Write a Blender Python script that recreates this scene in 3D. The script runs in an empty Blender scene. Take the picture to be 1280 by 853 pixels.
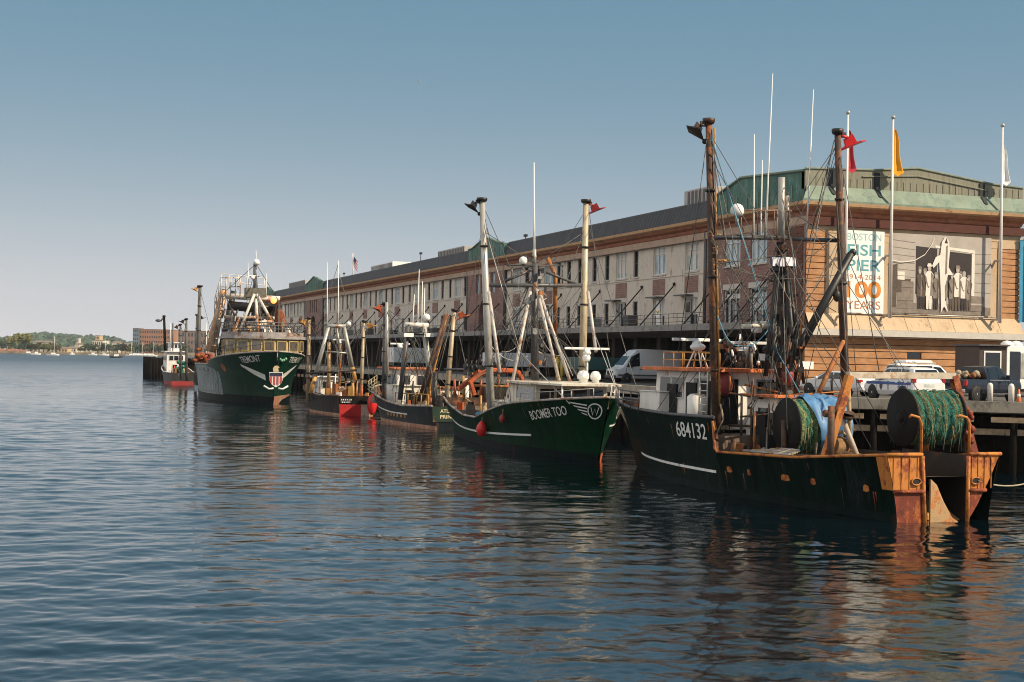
# Harbour with fishing boats before a long market hall
SKY_STR, SKY_SAT, SKY_HUE, SUN_STR, EXPO = .066, 1.1, .482, 5.0, 0.36
HZ_H, HZ_A, HZ_B, HZ_COL = .108, .98, .27, (9.2, 8.95, 9.1)
UP_COL = (1.58, 3.38, 4.75)
SKY_FILL, SKY_FILL_COL = .97, (11.8, 11.3, 10.7)
SALX, SALY = 47.0, 74.0
WAVE, RIPPLE, HAZE = .20, .009, .00007
import bpy, math, random
import numpy as np
from mathutils import Vector, Matrix, noise
SC = bpy.context.scene
C = SC.collection
RND = random.Random(11)
PI = math.pi
# ---------------------------------------------------------------- camera
CAMZ = 5.5
AZ = math.radians(19.5)
FPX = 1778.0
PITCH = math.atan(19.5 / FPX)
ROLL = 0.019
_v = Vector((math.sin(AZ), math.cos(AZ), 0)); _r = Vector((math.cos(AZ), -math.sin(AZ), 0)); _u = Vector((0, 0, 1))
CF = _v * math.cos(PITCH) + _u * math.sin(PITCH)
_u0 = -_v * math.sin(PITCH) + _u * math.cos(PITCH)
CR = _r * math.cos(ROLL) + _u0 * math.sin(ROLL)
CU = _u0 * math.cos(ROLL) - _r * math.sin(ROLL)
CP = Vector((0, 0, CAMZ))
cam = bpy.data.objects.new('camera', bpy.data.cameras.new('camera')); C.objects.link(cam)
M = Matrix((CR, CU, -CF)).transposed().to_4x4(); M.translation = CP
cam.matrix_world = M
cam.data.sensor_width = 36; cam.data.lens = 50.0
cam.data.clip_start = 0.3; cam.data.clip_end = 20000
SC.camera = cam
SC.cycles.filter_width = 1.0
def at(px, py, X=None, Y=None, z=None, D=None):
    """survey helper: real position of a photographed point on a known plane"""
    d = CF + CR * ((px - 640) / FPX) - CU * ((py - 426.5) / FPX)
    if X is not None: k = X / d.x
    elif Y is not None: k = Y / d.y
    elif z is not None: k = (z - CAMZ) / d.z
    else: k = D / d.dot(_v)
    return CP + d * k
# ---------------------------------------------------------------- mesh builder
class MB:
    def __init__(s): s.v = []; s.f = []; s.m = []; s.s = []
    def add(s, vs, fs, m=0, smooth=False):
        o = len(s.v); s.v += [tuple(p) for p in vs]
        for f in fs:
            s.f.append([i + o for i in f]); s.m.append(m); s.s.append(smooth)
        return s
    def quad(s, a, b, c, d, m=0): return s.add([a, b, c, d], [(0, 1, 2, 3)], m)
    def box(s, c, size, m=0, rz=0.0, rx=0.0, ry=0.0, taper=1.0):
        x, y, z = size[0] / 2, size[1] / 2, size[2] / 2
        vs = []
        rot = Matrix.Rotation(rz, 3, 'Z') @ Matrix.Rotation(ry, 3, 'Y') @ Matrix.Rotation(rx, 3, 'X')
        for k in (-1, 1):
            t = taper if k == 1 else 1.0
            for i, j in ((-1, -1), (1, -1), (1, 1), (-1, 1)):
                vs.append(Vector(c) + rot @ Vector((i * x * t, j * y * t, k * z)))
        return s.add(vs, [(3, 2, 1, 0), (4, 5, 6, 7), (0, 1, 5, 4), (1, 2, 6, 5), (2, 3, 7, 6), (3, 0, 4, 7)], m)
    def bx(s, x0, x1, y0, y1, z0, z1, m=0):
        return s.box(((x0 + x1) / 2, (y0 + y1) / 2, (z0 + z1) / 2), (abs(x1 - x0), abs(y1 - y0), abs(z1 - z0)), m)
    def tube(s, pts, r, n=8, m=0, smooth=True, cap=True):
        pts = [Vector(p) for p in pts]
        rs = r if isinstance(r, (list, tuple)) else [r] * len(pts)
        rs = list(rs)
        if len(rs) == 2 and len(pts) > 2: rs = [rs[0] + (rs[1] - rs[0]) * i / (len(pts) - 1) for i in range(len(pts))]
        vs = []; prev = None
        for i, p in enumerate(pts):
            d = (pts[min(i + 1, len(pts) - 1)] - pts[max(i - 1, 0)])
            if d.length < 1e-9: d = Vector((0, 0, 1))
            d.normalize()
            if prev is None:
                a = Vector((0, 0, 1)) if abs(d.z) < .9 else Vector((1, 0, 0))
                n1 = d.cross(a).normalized()
            else:
                n1 = prev - d * prev.dot(d)
                if n1.length < 1e-6: n1 = d.orthogonal()
                n1.normalize()
            n2 = d.cross(n1); prev = n1
            for k in range(n):
                a = 2 * PI * (k + .5) / n
                vs.append(p + n1 * (rs[i] * math.cos(a)) + n2 * (rs[i] * math.sin(a)))
        fs = []
        for i in range(len(pts) - 1):
            for k in range(n):
                fs.append((i * n + k, i * n + (k + 1) % n, (i + 1) * n + (k + 1) % n, (i + 1) * n + k))
        s.add(vs, fs, m, smooth)
        if cap:
            o = len(s.v) - len(vs); e = o + (len(pts) - 1) * n
            s.f.append([o + k for k in range(n)][::-1]); s.m.append(m); s.s.append(False)
            s.f.append([e + k for k in range(n)]); s.m.append(m); s.s.append(False)
        return s
    def lathe(s, c, prof, axis=(0, 0, 1), n=16, m=0, smooth=True):
        ax = Vector(axis).normalized(); n1 = ax.orthogonal().normalized(); n2 = ax.cross(n1)
        vs = []
        for r, h in prof:
            for k in range(n):
                a = 2 * PI * k / n
                vs.append(Vector(c) + ax * h + n1 * (r * math.cos(a)) + n2 * (r * math.sin(a)))
        fs = [(i * n + k, i * n + (k + 1) % n, (i + 1) * n + (k + 1) % n, (i + 1) * n + k) for i in range(len(prof) - 1) for k in range(n)]
        s.add(vs, fs, m, smooth)
        o = len(s.v) - len(vs)
        if prof[0][0] > 1e-4: s.f.append([o + k for k in range(n)][::-1]); s.m.append(m); s.s.append(False)
        if prof[-1][0] > 1e-4: s.f.append([o + (len(prof) - 1) * n + k for k in range(n)]); s.m.append(m); s.s.append(False)
        return s
    def ball(s, c, r, n=10, m=0, sq=(1, 1, 1)):
        prof = [(math.sin(PI * i / n), -math.cos(PI * i / n)) for i in range(n + 1)]
        vs = []; k2 = n * 2
        for a, h in prof:
            for k in range(k2):
                t = 2 * PI * k / k2
                vs.append((c[0] + r * sq[0] * a * math.cos(t), c[1] + r * sq[1] * a * math.sin(t), c[2] + r * sq[2] * h))
        return s.add(vs, [(i * k2 + k, i * k2 + (k + 1) % k2, (i + 1) * k2 + (k + 1) % k2, (i + 1) * k2 + k) for i in range(n) for k in range(k2)], m, True)
    def prism(s, poly, ext, m=0):
        """closed polygon extruded along a vector"""
        n = len(poly); e = Vector(ext)
        vs = [Vector(p) for p in poly] + [Vector(p) + e for p in poly]
        return s.add(vs, [list(range(n))[::-1], [n + i for i in range(n)]] + [(i, (i + 1) % n, n + (i + 1) % n, n + i) for i in range(n)], m)
    def build(s, name, mats, parent=None, bevel=0):
        me = bpy.data.meshes.new(name)
        vs = s.v
        if parent is not None:
            inv = world(parent).inverted()
            vs = [inv @ Vector(p) for p in vs]
        me.from_pydata(vs, [], s.f)
        if not isinstance(mats, (list, tuple)): mats = [mats]
        for q in mats: me.materials.append(q)
        me.polygons.foreach_set('material_index', [min(i, len(mats) - 1) for i in s.m])
        me.polygons.foreach_set('use_smooth', s.s)
        me.update()
        o = bpy.data.objects.new(name, me); C.objects.link(o)
        if parent is not None: o.parent = parent
        if bevel:
            b = o.modifiers.new('bevel', 'BEVEL'); b.width = bevel; b.segments = 2; b.limit_method = 'ANGLE'
        return o
def world(o):
    m = o.matrix_basis.copy()
    while o.parent is not None:
        o = o.parent; m = o.matrix_basis @ m
    return m
def tag(o, label, cat, group=None):
    o['label'] = label; o['category'] = cat
    if group: o['group'] = group
    return o
def thing(name, label, cat, loc=(0, 0, 0), rz=0, group=None):
    o = bpy.data.objects.new(name, None); C.objects.link(o)
    o.location = loc; o.rotation_euler = (0, 0, rz); o.empty_display_size = .3
    return tag(o, label, cat, group)
def struct(o, kind='structure'):
    o['kind'] = kind; return o
def dup_child(o, parent, off=(0, 0, 0)):
    c = o.copy(); C.objects.link(c); c.parent = parent
    c.location = Vector(o.location) + Vector(off)
    for g in list(o.children): dup_child(g, c)
    return c
def dup(root, loc, rz=0, label=None, scale=None):
    r = root.copy(); C.objects.link(r); r.location = loc; r.rotation_euler = (0, 0, rz)
    if scale: r.scale = scale
    if label: r['label'] = label
    for ch in list(root.children): dup_child(ch, r)
    return r
def text_verts(txt, height, bold=0.0, spacing=1.0):
    cu = bpy.data.curves.new('lettering', 'FONT'); cu.body = txt; cu.size = 1; cu.offset = bold; cu.space_character = spacing
    o = bpy.data.objects.new('lettering', cu); C.objects.link(o)
    dg = bpy.context.evaluated_depsgraph_get(); dg.update()
    me = bpy.data.meshes.new_from_object(o.evaluated_get(dg))
    vs = [v.co.copy() for v in me.vertices]; fs = [list(p.vertices) for p in me.polygons]
    bpy.data.objects.remove(o); bpy.data.meshes.remove(me); bpy.data.curves.remove(cu)
    x0 = min(v.x for v in vs); x1 = max(v.x for v in vs); y0 = min(v.y for v in vs); y1 = max(v.y for v in vs)
    k = height / (y1 - y0)
    return [((v.x - x0) * k, (v.y - y0) * k) for v in vs], fs, (x1 - x0) * k
# ---------------------------------------------------------------- materials
MATS = {}
def nodes(name):
    m = bpy.data.materials.new(name); m.use_nodes = True
    nt = m.node_tree; b = nt.nodes['Principled BSDF']
    return m, nt, b
def L(nt, a, b): nt.links.new(a, b)
def nz(nt, vec, scale, detail=4, rough=.6):
    n = nt.nodes.new('ShaderNodeTexNoise'); n.inputs['Scale'].default_value = scale
    n.inputs['Detail'].default_value = detail; n.inputs['Roughness'].default_value = rough
    L(nt, vec, n.inputs['Vector']); return n.outputs['Fac']
def ramp(nt, fac, stops):
    n = nt.nodes.new('ShaderNodeValToRGB'); e = n.color_ramp.elements
    while len(e) < len(stops): e.new(.5)
    for i, (p, c) in enumerate(stops):
        e[i].position = p; e[i].color = c if len(c) == 4 else (*c, 1)
    L(nt, fac, n.inputs['Fac']); return n.outputs['Color']
def mix(nt, fac, a, b, mode='MIX'):
    n = nt.nodes.new('ShaderNodeMix'); n.data_type = 'RGBA'; n.blend_type = mode
    for sock, v in ((n.inputs[0], fac), (n.inputs[6], a), (n.inputs[7], b)):
        if isinstance(v, (int, float)): sock.default_value = v
        elif isinstance(v, tuple): sock.default_value = (*v[:3], 1)
        else: L(nt, v, sock)
    return n.outputs[2]
def mapping(nt, scale=(1, 1, 1), coord='Object'):
    t = nt.nodes.new('ShaderNodeTexCoord'); mp = nt.nodes.new('ShaderNodeMapping')
    mp.inputs['Scale'].default_value = scale; L(nt, t.outputs[coord], mp.inputs['Vector']); return mp.outputs['Vector']
def bump(nt, b, h, strength=.3, dist=.02):
    n = nt.nodes.new('ShaderNodeBump'); n.inputs['Strength'].default_value = strength; n.inputs['Distance'].default_value = dist
    L(nt, h, n.inputs['Height']); L(nt, n.outputs['Normal'], b.inputs['Normal'])
def mat(name, col=(.4, .4, .4), rough=.6, metal=0.0, var=.25, scale=2.0, wear=0.0, wearcol=(.16, .055, .018), stretch=(1, 1, 1), bmp=.15, spec=.5, wscale=1.2):
    """base paint / stone / wood with grime variation and optional rust or wear patches"""
    if name in MATS: return MATS[name]
    m, nt, b = nodes(name)
    vec = mapping(nt, stretch)
    f = nz(nt, vec, scale, 5, .65)
    lo = tuple(c * (1 - var) for c in col); hi = tuple(min(1, c * (1 + var)) for c in col)
    c = ramp(nt, f, [(.3, lo), (.7, hi)])
    if wear > 0:
        f2 = nz(nt, vec, wscale, 8, .72)
        e = .5 + .16 * (1 - 2 * wear)
        wf = ramp(nt, f2, [(e - .05, (0, 0, 0)), (e + .05, (1, 1, 1))])
        f3 = nz(nt, vec, wscale * 6, 4, .6)
        w2 = ramp(nt, f3, [(.3, tuple(x * .5 for x in wearcol)), (.7, tuple(min(1, x * 1.5) for x in wearcol))])
        c = mix(nt, wf, c, w2)
    L(nt, c, b.inputs['Base Color'])
    b.inputs['Roughness'].default_value = rough; b.inputs['Metallic'].default_value = metal
    b.inputs['Specular IOR Level'].default_value = spec
    if bmp: bump(nt, b, nz(nt, vec, scale * 8, 4), bmp, .01)
    MATS[name] = m; return m
def brickmat(name, c1, c2, mortar, bw=.6, bh=.14, axis='xz', msize=.012):
    m, nt, b = nodes(name)
    t = nt.nodes.new('ShaderNodeTexCoord'); sp = nt.nodes.new('ShaderNodeSeparateXYZ'); L(nt, t.outputs['Object'], sp.inputs[0])
    ad = nt.nodes.new('ShaderNodeMath'); ad.operation = 'ADD'; L(nt, sp.outputs['X'], ad.inputs[0]); L(nt, sp.outputs['Y'], ad.inputs[1])
    cb = nt.nodes.new('ShaderNodeCombineXYZ'); L(nt, ad.outputs[0], cb.inputs[0]); L(nt, sp.outputs['Z'], cb.inputs[1])
    br = nt.nodes.new('ShaderNodeTexBrick'); L(nt, cb.outputs[0], br.inputs['Vector'])
    br.inputs['Scale'].default_value = 1; br.inputs['Brick Width'].default_value = bw; br.inputs['Row Height'].default_value = bh
    br.inputs['Mortar Size'].default_value = msize
    br.inputs['Color1'].default_value = (*c1, 1); br.inputs['Color2'].default_value = (*c2, 1); br.inputs['Mortar'].default_value = (*mortar, 1)
    f = nz(nt, t.outputs['Object'], .7, 6, .7)
    g = ramp(nt, f, [(.3, (.72, .7, .68)), (.7, (1.12, 1.1, 1.08))])
    c = mix(nt, 1.0, br.outputs['Color'], g, 'MULTIPLY')
    L(nt, c, b.inputs['Base Color']); b.inputs['Roughness'].default_value = .85
    bump(nt, b, br.outputs['Fac'], -.4, .01)
    MATS[name] = m; return m
def glassmat(name, col, rough=.06, spec=.7):
    return mat(name, col, rough, 0, .35, .8, bmp=0, spec=spec)
# palette
near_hull = mat('near black green hull paint', (.0013, .0082, .0056), .5, 0, .6, 1.6, .30, (.010, .017, .017), (1.5, 1.5, .16), .7, .04)
green_hull = mat('dark green hull paint', (.0013, .023, .0085), .5, 0, .45, 1.4, .14, (.020, .026, .022), (1.4, 1.4, .18), .6, .06)
black_hull = mat('black green hull paint', (.004, .010, .010), .55, 0, .4, 1.5, .12, (.04, .02, .012), (1, 1, .25), .1, .05)
trem_hull = mat('deep green trawler hull', (.0024, .030, .018), .45, 0, .3, 1.0, .05, (.08, .075, .07), (1, 1, .15), .08, .15)
worn_hull = mat('scraped green grey hull', (.15, .19, .20), .5, 0, .5, 1.5, .42, (.025, .04, .042), (2, 2, .12), .15)
boot_rust = mat('faded antifouling', (.30, .13, .075), .8, 0, .3, 2, .4, (.35, .25, .18), (1, 1, .5), .3)
boot_orange = mat('orange antifouling', (.45, .09, .02), .7, 0, .3, 2, .2, (.2, .1, .05))
boot_red = mat('red antifouling', (.50, .02, .02), .6, 0, .25, 2, .12, (.2, .1, .05))
white_paint = mat('weathered white paint', (.72, .70, .66), .5, 0, .12, 2, .2, (.30, .15, .07), (1, 1, .35), .1)
cream_paint = mat('cream deckhouse paint', (.66, .62, .52), .5, 0, .14, 2, .2, (.28, .13, .06), (1, 1, .3), .1)
stripe_white = mat('white stripe paint', (.75, .76, .75), .5, 0, .1, 3, .1, (.3, .2, .12))
letter_white = mat('white lettering paint', (.70, .71, .68), .5, 0, .15, 5, .12, (.28, .22, .16))
rust = mat('rusted steel', (.26, .085, .022), .75, 0, .5, 2.2, .4, (.40, .17, .05), (1, 1, .6), .5)
rust_orange = mat('orange rusted plating', (.52, .19, .03), .7, 0, .3, 1.6, .40, (.20, .04, .010), (1.3, 1.3, .8), .4, wscale=1.6)
rust_red = mat('red brown rusted plating', (.15, .022, .007), .7, 0, .5, 2.2, .32, (.32, .085, .012), (1.2, 1.2, .9), .4, wscale=2.0)
rust_dark = mat('dark rusty steel', (.055, .028, .018), .7, 0, .5, 3, .3, (.20, .07, .025), bmp=.4)
black_steel = mat('black painted steel', (.010, .010, .011), .5, 0, .4, 3, .25, (.07, .03, .015), bmp=.2)
grey_steel = mat('galvanised steel', (.42, .41, .38), .45, .35, .2, 4, .25, (.22, .12, .07), (1, 1, .3), .15)
dark_grey = mat('dark grey steel', (.08, .08, .085), .5, .2, .3, 4, .2, (.14, .06, .03))
tan_wood = mat('weathered tan wood', (.36, .26, .16), .8, 0, .35, 3, .2, (.16, .11, .07), (1, 1, 1), .4)
deck_wood = mat('dirty deck', (.10, .075, .055), .8, 0, .5, 1.5, .3, (.20, .10, .05), bmp=.3)
orange_paint = mat('orange red paint', (.40, .08, .022), .6, 0, .3, 2, .25, (.2, .07, .03))
orange_roof = mat('orange rusty roof edge', (.56, .16, .05), .7, 0, .35, 2, .3, (.25, .07, .03))
red_plastic = mat('red plastic', (.62, .02, .02), .4, 0, .15, 2)
rope_blue = mat('blue rope', (.10, .27, .38), .8, 0, .2, 8)
rope_tan = mat('tan rope', (.35, .29, .2), .85, 0, .3, 8)
wire = mat('rigging wire', (.11, .105, .10), .5, .3, .3, 8)
wire_light = mat('light rigging wire', (.45, .43, .40), .5, .3, .2, 8)
yellow_rust = mat('yellow brown painted steel', (.45, .24, .06), .6, 0, .3, 2.5, .35, (.22, .08, .025), (1, 1, .4), .2)
yellow_paint = mat('yellow paint', (.62, .42, .05), .5, 0, .2, 3, .2)
white_fibre = mat('white fibreglass', (.80, .80, .78), .3, 0, .06, 3)
black_rubber = mat('black rubber', (.012, .012, .013), .7, 0, .3, 5)
glass_dark = glassmat('dark window glass', (.012, .016, .02))
glass_sky = glassmat('window glass with pale blinds', (.36, .46, .52), .12, .6)  # sky reflection and pale blinds both put into the pane colour
glass_warm = glassmat('dusty wheelhouse glass', (.10, .09, .075), .1)
blue_tarp_m = mat('blue tarpaulin', (.09, .22, .42), .55, 0, .3, 3, .12, (.35, .4, .45), bmp=.3)
# ================================================================= SKY AND SUN
SUN_EL, SUN_AZ = math.radians(39), math.radians(133)     # azimuth clockwise from +Y
w = bpy.data.worlds.new('World'); SC.world = w; w.use_nodes = True
nt = w.node_tree; bg = nt.nodes['Background']
sky = nt.nodes.new('ShaderNodeTexSky'); sky.sky_type = 'NISHITA'; sky.sun_disc = False
sky.sun_elevation = SUN_EL; sky.sun_rotation = SUN_AZ; sky.altitude = 0; sky.air_density = 1.0; sky.dust_density = 1.0; sky.ozone_density = 1.6
def wmath(op, a, b=None):
    n = nt.nodes.new('ShaderNodeMath'); n.operation = op
    for i, q in enumerate((a, b)):
        if q is None: continue
        if isinstance(q, (int, float)): n.inputs[i].default_value = q
        else: L(nt, q, n.inputs[i])
    return n.outputs[0]
wt = nt.nodes.new('ShaderNodeTexCoord'); ws = nt.nodes.new('ShaderNodeSeparateXYZ'); L(nt, wt.outputs['Generated'], ws.inputs[0])
el = wmath('MAXIMUM', ws.outputs['Z'], 0.0)
hz = wmath('EXPONENT', wmath('MULTIPLY', wmath('POWER', wmath('DIVIDE', el, HZ_H), 1.35), -1.0))          # low haze layer, thinning with height
west = wmath('SUBTRACT', HZ_A, wmath('MULTIPLY', ws.outputs['X'], HZ_B))
hzf = wmath('MINIMUM', wmath('MULTIPLY', hz, west), 1.0)
hs = nt.nodes.new('ShaderNodeHueSaturation'); hs.inputs['Saturation'].default_value = SKY_SAT; hs.inputs['Hue'].default_value = SKY_HUE
L(nt, sky.outputs[0], hs.inputs['Color']); sky_fill = nt.nodes.new('ShaderNodeMapRange'); sky_fill.interpolation_type = 'SMOOTHSTEP'       # bright fill added to the unseen sky left of frame, for the shaded flank
L(nt, ws.outputs['X'], sky_fill.inputs['Value']); sky_fill.inputs['From Min'].default_value = -.08; sky_fill.inputs['From Max'].default_value = -.55; sky_fill.inputs['To Min'].default_value = 0; sky_fill.inputs['To Max'].default_value = SKY_FILL
hmix = mix(nt, sky_fill.outputs['Result'], mix(nt, hzf, mix(nt, .82, hs.outputs[0], UP_COL), HZ_COL), SKY_FILL_COL); L(nt, hmix, bg.inputs['Color']); bg.inputs['Strength'].default_value = SKY_STR
sd = bpy.data.lights.new('sun', 'SUN'); sd.energy = SUN_STR; sd.angle = math.radians(.53); sd.color = (1.0, .83, .60)
so = bpy.data.objects.new('sun', sd); C.objects.link(so)
sv = Vector((math.sin(SUN_AZ) * math.cos(SUN_EL), math.cos(SUN_AZ) * math.cos(SUN_EL), math.sin(SUN_EL)))
so.rotation_euler = sv.to_track_quat('Z', 'Y').to_euler(); so.location = (60, -60, 80)
SC.view_settings.view_transform = 'Standard'; SC.view_settings.look = 'None'; SC.view_settings.exposure = EXPO; SC.view_settings.gamma = 1
SC.view_settings.use_curve_mapping = False
# ================================================================= WATER: one sheet, modelled waves near the boats, ripples to the horizon
def make_water():
    rng = np.random.default_rng(5)
    r = [2.0]
    while r[-1] < 420: r.append(r[-1] * 1.0028 + .010)
    while r[-1] < 9000: r.append(r[-1] * 1.06)
    r = np.array(r); nr = len(r)
    a0 = np.radians(19.5); dn = np.radians(np.linspace(-30, 30, 760)) + a0
    rest = np.radians(np.linspace(30, 330, 61))[1:-1] + a0
    az = np.concatenate([dn, rest]); na = len(az)
    A, Rr = np.meshgrid(az, r)
    x = Rr * np.sin(A); y = Rr * np.cos(A); z = np.zeros_like(x)
    dr = np.gradient(r)[:, None]
    gust = .72 + .4 * np.sin(x * .021 + y * .013 + 1.3) * np.sin(y * .017 - x * .008 + .4) + .22 * np.sin(x * .06 - y * .043)
    wind = a0 + np.radians(168)
    for i in range(110):
        lam = .26 * (2.6 / .26) ** rng.random() if i > 7 else 4 + 5 * rng.random()
        k = 2 * np.pi / lam
        th = wind + rng.normal(0, .68)
        amp = (.0105 * lam * (.6 + .8 * rng.random()) * WAVE * (.62 if i > 7 else .45))
        ph = rng.random() * 6.28
        fade = np.clip((lam / (2.6 * dr)) - .5, 0, 1)
        arg = k * (np.sin(th) * x + np.cos(th) * y) + ph
        z += amp * fade * gust * (np.sin(arg) + .25 * np.sin(2 * arg + 1.2))
    z[r > 420] = 0
    co = np.stack([x, y, z], -1).reshape(-1, 3)
    co = np.vstack([co, [[0, 0, 0]]])
    i, j = np.meshgrid(np.arange(nr - 1), np.arange(na), indexing='ij'); j2 = (j + 1) % na
    f = np.stack([i * na + j, (i + 1) * na + j, (i + 1) * na + j2, i * na + j2], -1).reshape(-1, 4)
    nq = len(f); tri = np.stack([np.full(na, nr * na), np.arange(na), (np.arange(na) + 1) % na], -1)
    me = bpy.data.meshes.new('water'); me.vertices.add(len(co)); me.vertices.foreach_set('co', co.ravel())
    me.loops.add(nq * 4 + na * 3); me.loops.foreach_set('vertex_index', np.concatenate([f.ravel(), tri.ravel()]).astype(np.int32))
    me.polygons.add(nq + na)
    st = np.concatenate([np.arange(nq) * 4, nq * 4 + np.arange(na) * 3]).astype(np.int32)
    me.polygons.foreach_set('loop_start', st)
    me.polygons.foreach_set('use_smooth', np.ones(nq + na, dtype=bool))
    me.update(calc_edges=True); me.validate()
    o = bpy.data.objects.new('water', me); C.objects.link(o); struct(o)
    m, nt, b = nodes('harbour water')
    b.inputs['Base Color'].default_value = (.001, .006, .010, 1)
    b.inputs['IOR'].default_value = 1.7
    v = mapping(nt, (1, 1, 1))
    t = nt.nodes.new('ShaderNodeMapping'); t.inputs['Rotation'].default_value = (0, 0, AZ); t.inputs['Scale'].default_value = (.55, 1, 1); L(nt, v, t.inputs['Vector'])
    ln_ = nt.nodes.new('ShaderNodeVectorMath'); ln_.operation = 'LENGTH'; L(nt, v, ln_.inputs[0])      # open water is more wind ruffled than the sheltered berth
    mr = nt.nodes.new('ShaderNodeMapRange'); mr.inputs['From Min'].default_value = 70; mr.inputs['From Max'].default_value = 700; mr.inputs['To Min'].default_value = .03; mr.inputs['To Max'].default_value = .30
    L(nt, ln_.outputs['Value'], mr.inputs['Value']); L(nt, mr.outputs['Result'], b.inputs['Roughness'])
    n1 = nz(nt, t.outputs[0], 6.5, 4, .6)
    n2 = nz(nt, t.outputs[0], .22, 3, .5)
    ad = nt.nodes.new('ShaderNodeMath'); ad.operation = 'MULTIPLY_ADD'; L(nt, n2, ad.inputs[0]); ad.inputs[1].default_value = 2.2; L(nt, n1, ad.inputs[2])
    bm = nt.nodes.new('ShaderNodeBump'); bm.inputs['Strength'].default_value = 1
    n3 = nz(nt, t.outputs[0], .055, 3, .55); rg = ramp(nt, n3, [(.38, (.15, .15, .15)), (.62, (1, 1, 1))])       # cat's paws between slicks
    dm = nt.nodes.new('ShaderNodeMath'); dm.operation = 'MULTIPLY'; L(nt, rg, dm.inputs[0]); dm.inputs[1].default_value = RIPPLE; L(nt, dm.outputs[0], bm.inputs['Distance'])
    L(nt, ad.outputs[0], bm.inputs['Height']); L(nt, bm.outputs['Normal'], b.inputs['Normal'])
    me.materials.append(m)
make_water()
# ================================================================= PIER
DZ = 3.55                                                    # deck level above the water
asph = mat('pier asphalt', (.085, .08, .075), .9, 0, .3, .8, .2, (.05, .048, .045), bmp=.4)
conc = mat('weathered concrete', (.36, .32, .26), .85, 0, .25, 1.5, .25, (.2, .17, .13), (1, 1, .6), .4)
pile_m = mat('tarred timber pile', (.010, .008, .007), .9, 0, .5, 3, .2, (.02, .018, .012), (2, 2, .4), .5, .05)
edge_p = [(41, 330), (41, 65.4), (76, 39.15), (110, 39.15), (110, 330)]     # plan of the apron
mb = MB(); mb.prism([(x, y, DZ - .5) for x, y in edge_p[::-1]], (0, 0, .5), 0)
deck = struct(mb.build('pier_deck', [asph]))
mb = MB()
def along(p, q, step):
    p = Vector(p); q = Vector(q); n = int((q - p).length / step)
    return [p + (q - p) * (i / n) for i in range(n + 1)]
def beam(p, q, w, z0, z1, m=0, out=0.0):
    p = Vector((*p, 0)); q = Vector((*q, 0)); d = (q - p); ang = math.atan2(d.y, d.x); nrm = Vector((d.y, -d.x, 0)).normalized() * out
    c = (p + q) / 2 + nrm; mb.box((c.x, c.y, (z0 + z1) / 2), (d.length, w, z1 - z0), m, rz=ang)
qa, qb, qc = (41, 330), (41, 65.4), (76, 39.15)
beam(qa, qb, .5, DZ - .48, DZ + .12, 0, -.12); beam(qb, qc, .5, DZ - .44, DZ + .12, 0, -.12)
struct(mb.build('quay_edge', [conc, tan_wood]))
# fender beams, piles and the dark wall below the deck
mb = MB()
beam(qa, qb, .35, 1.9, 2.3, 0, -.3); beam(qb, qc, .35, 1.95, 2.25, 0, -.3)
beam((42.6, 330), (42.6, 66.5), .3, -1.5, DZ - .52, 1); beam((42.6, 66.5), (77, 41), .3, -1.5, DZ - .52, 1)
R2 = random.Random(3)
for p in along((41, 330, 0), (41, 65.4, 0), 3.0) + along((41, 65.4, 0), (76, 39.15, 0), 2.3):
    mb.tube([(p.x + .1, p.y + .1, -2), (p.x + .1 + R2.uniform(-.1, .1), p.y + .1, DZ - .5)], .19, 8, 1)
struct(mb.build('seawall', [tan_wood, pile_m]))
mb = MB()                                                     # short pale blocks bolted on the fender beam at the pier end
for i, p in enumerate(along((41, 65.4, 0), (76, 39.15, 0), 2.6)):
    d = Vector((35, -26.25, 0)).normalized(); c = p + d * .9 + Vector((-.6, -.8, 0)) * .5
    mb.box((c.x, c.y, 2.75), (1.9, .16, .26), 0, rz=math.atan2(d.y, d.x))
struct(mb.build('fender_block_row', [tan_wood]))
# bollards
bol_m = mat('chalky white bollard', (.74, .70, .64), .6, 0, .12, 3, .12, (.35, .25, .16))
bol = None
for i, (px, py, lab) in enumerate(((1214, 500.5, 'white bollard with a domed top, in front of the pickup rear wheel'),
                            (1237.5, 502.2, 'white bollard with a domed top, in front of the pickup cab, between two others'),
                            (1264, 504, 'white bollard with a domed top, standing beside the orange cone'))):
    p = at(px, py, z=DZ)
    # stand it on the apron just inside the edge line
    p = Vector((p.x * .978, p.y * .978, DZ))
    if p.y < 65.4 - .75 * (p.x - 41) + .45: p.y = 65.4 - .75 * (p.x - 41) + .45
    if bol is None:
        mb = MB(); mb.lathe((0, 0, 0), [(.15, 0), (.15, .82), (.145, .9), (.12, .98), (.07, 1.03), (0, 1.05)], n=18)
        bol = mb.build('bollard', [bol_m]); bol.location = p
        o = bol
    else:
        o = bol.copy(); C.objects.link(o); o.location = p
    tag(o, lab, 'bollard', 'white bollards along the quay edge')
p = at(1273.5, 504, z=DZ); p = Vector((p.x * .978, p.y * .978, DZ)); p.y = max(p.y, 65.4 - .75 * (p.x - 41) + .45)
con_m = mat('orange cone plastic', (.55, .13, .02), .5, 0, .2, 3)
cone = thing('traffic_cone', 'orange traffic cone on the quay edge beside the bollards', 'cone', p)
MB().lathe(p + Vector((0, 0, .04)), [(.14, 0), (.12, .1), (.045, .72), (0, .73)], n=14).build('cone_body', [con_m], cone)
MB().box(p + Vector((0, 0, .02)), (.38, .38, .04)).build('base', [con_m], cone, .008)
MB().lathe(p + Vector((0, 0, .34)), [(.0955, 0), (.078, .16)], n=14).build('reflective_band', [white_fibre], cone)
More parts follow.
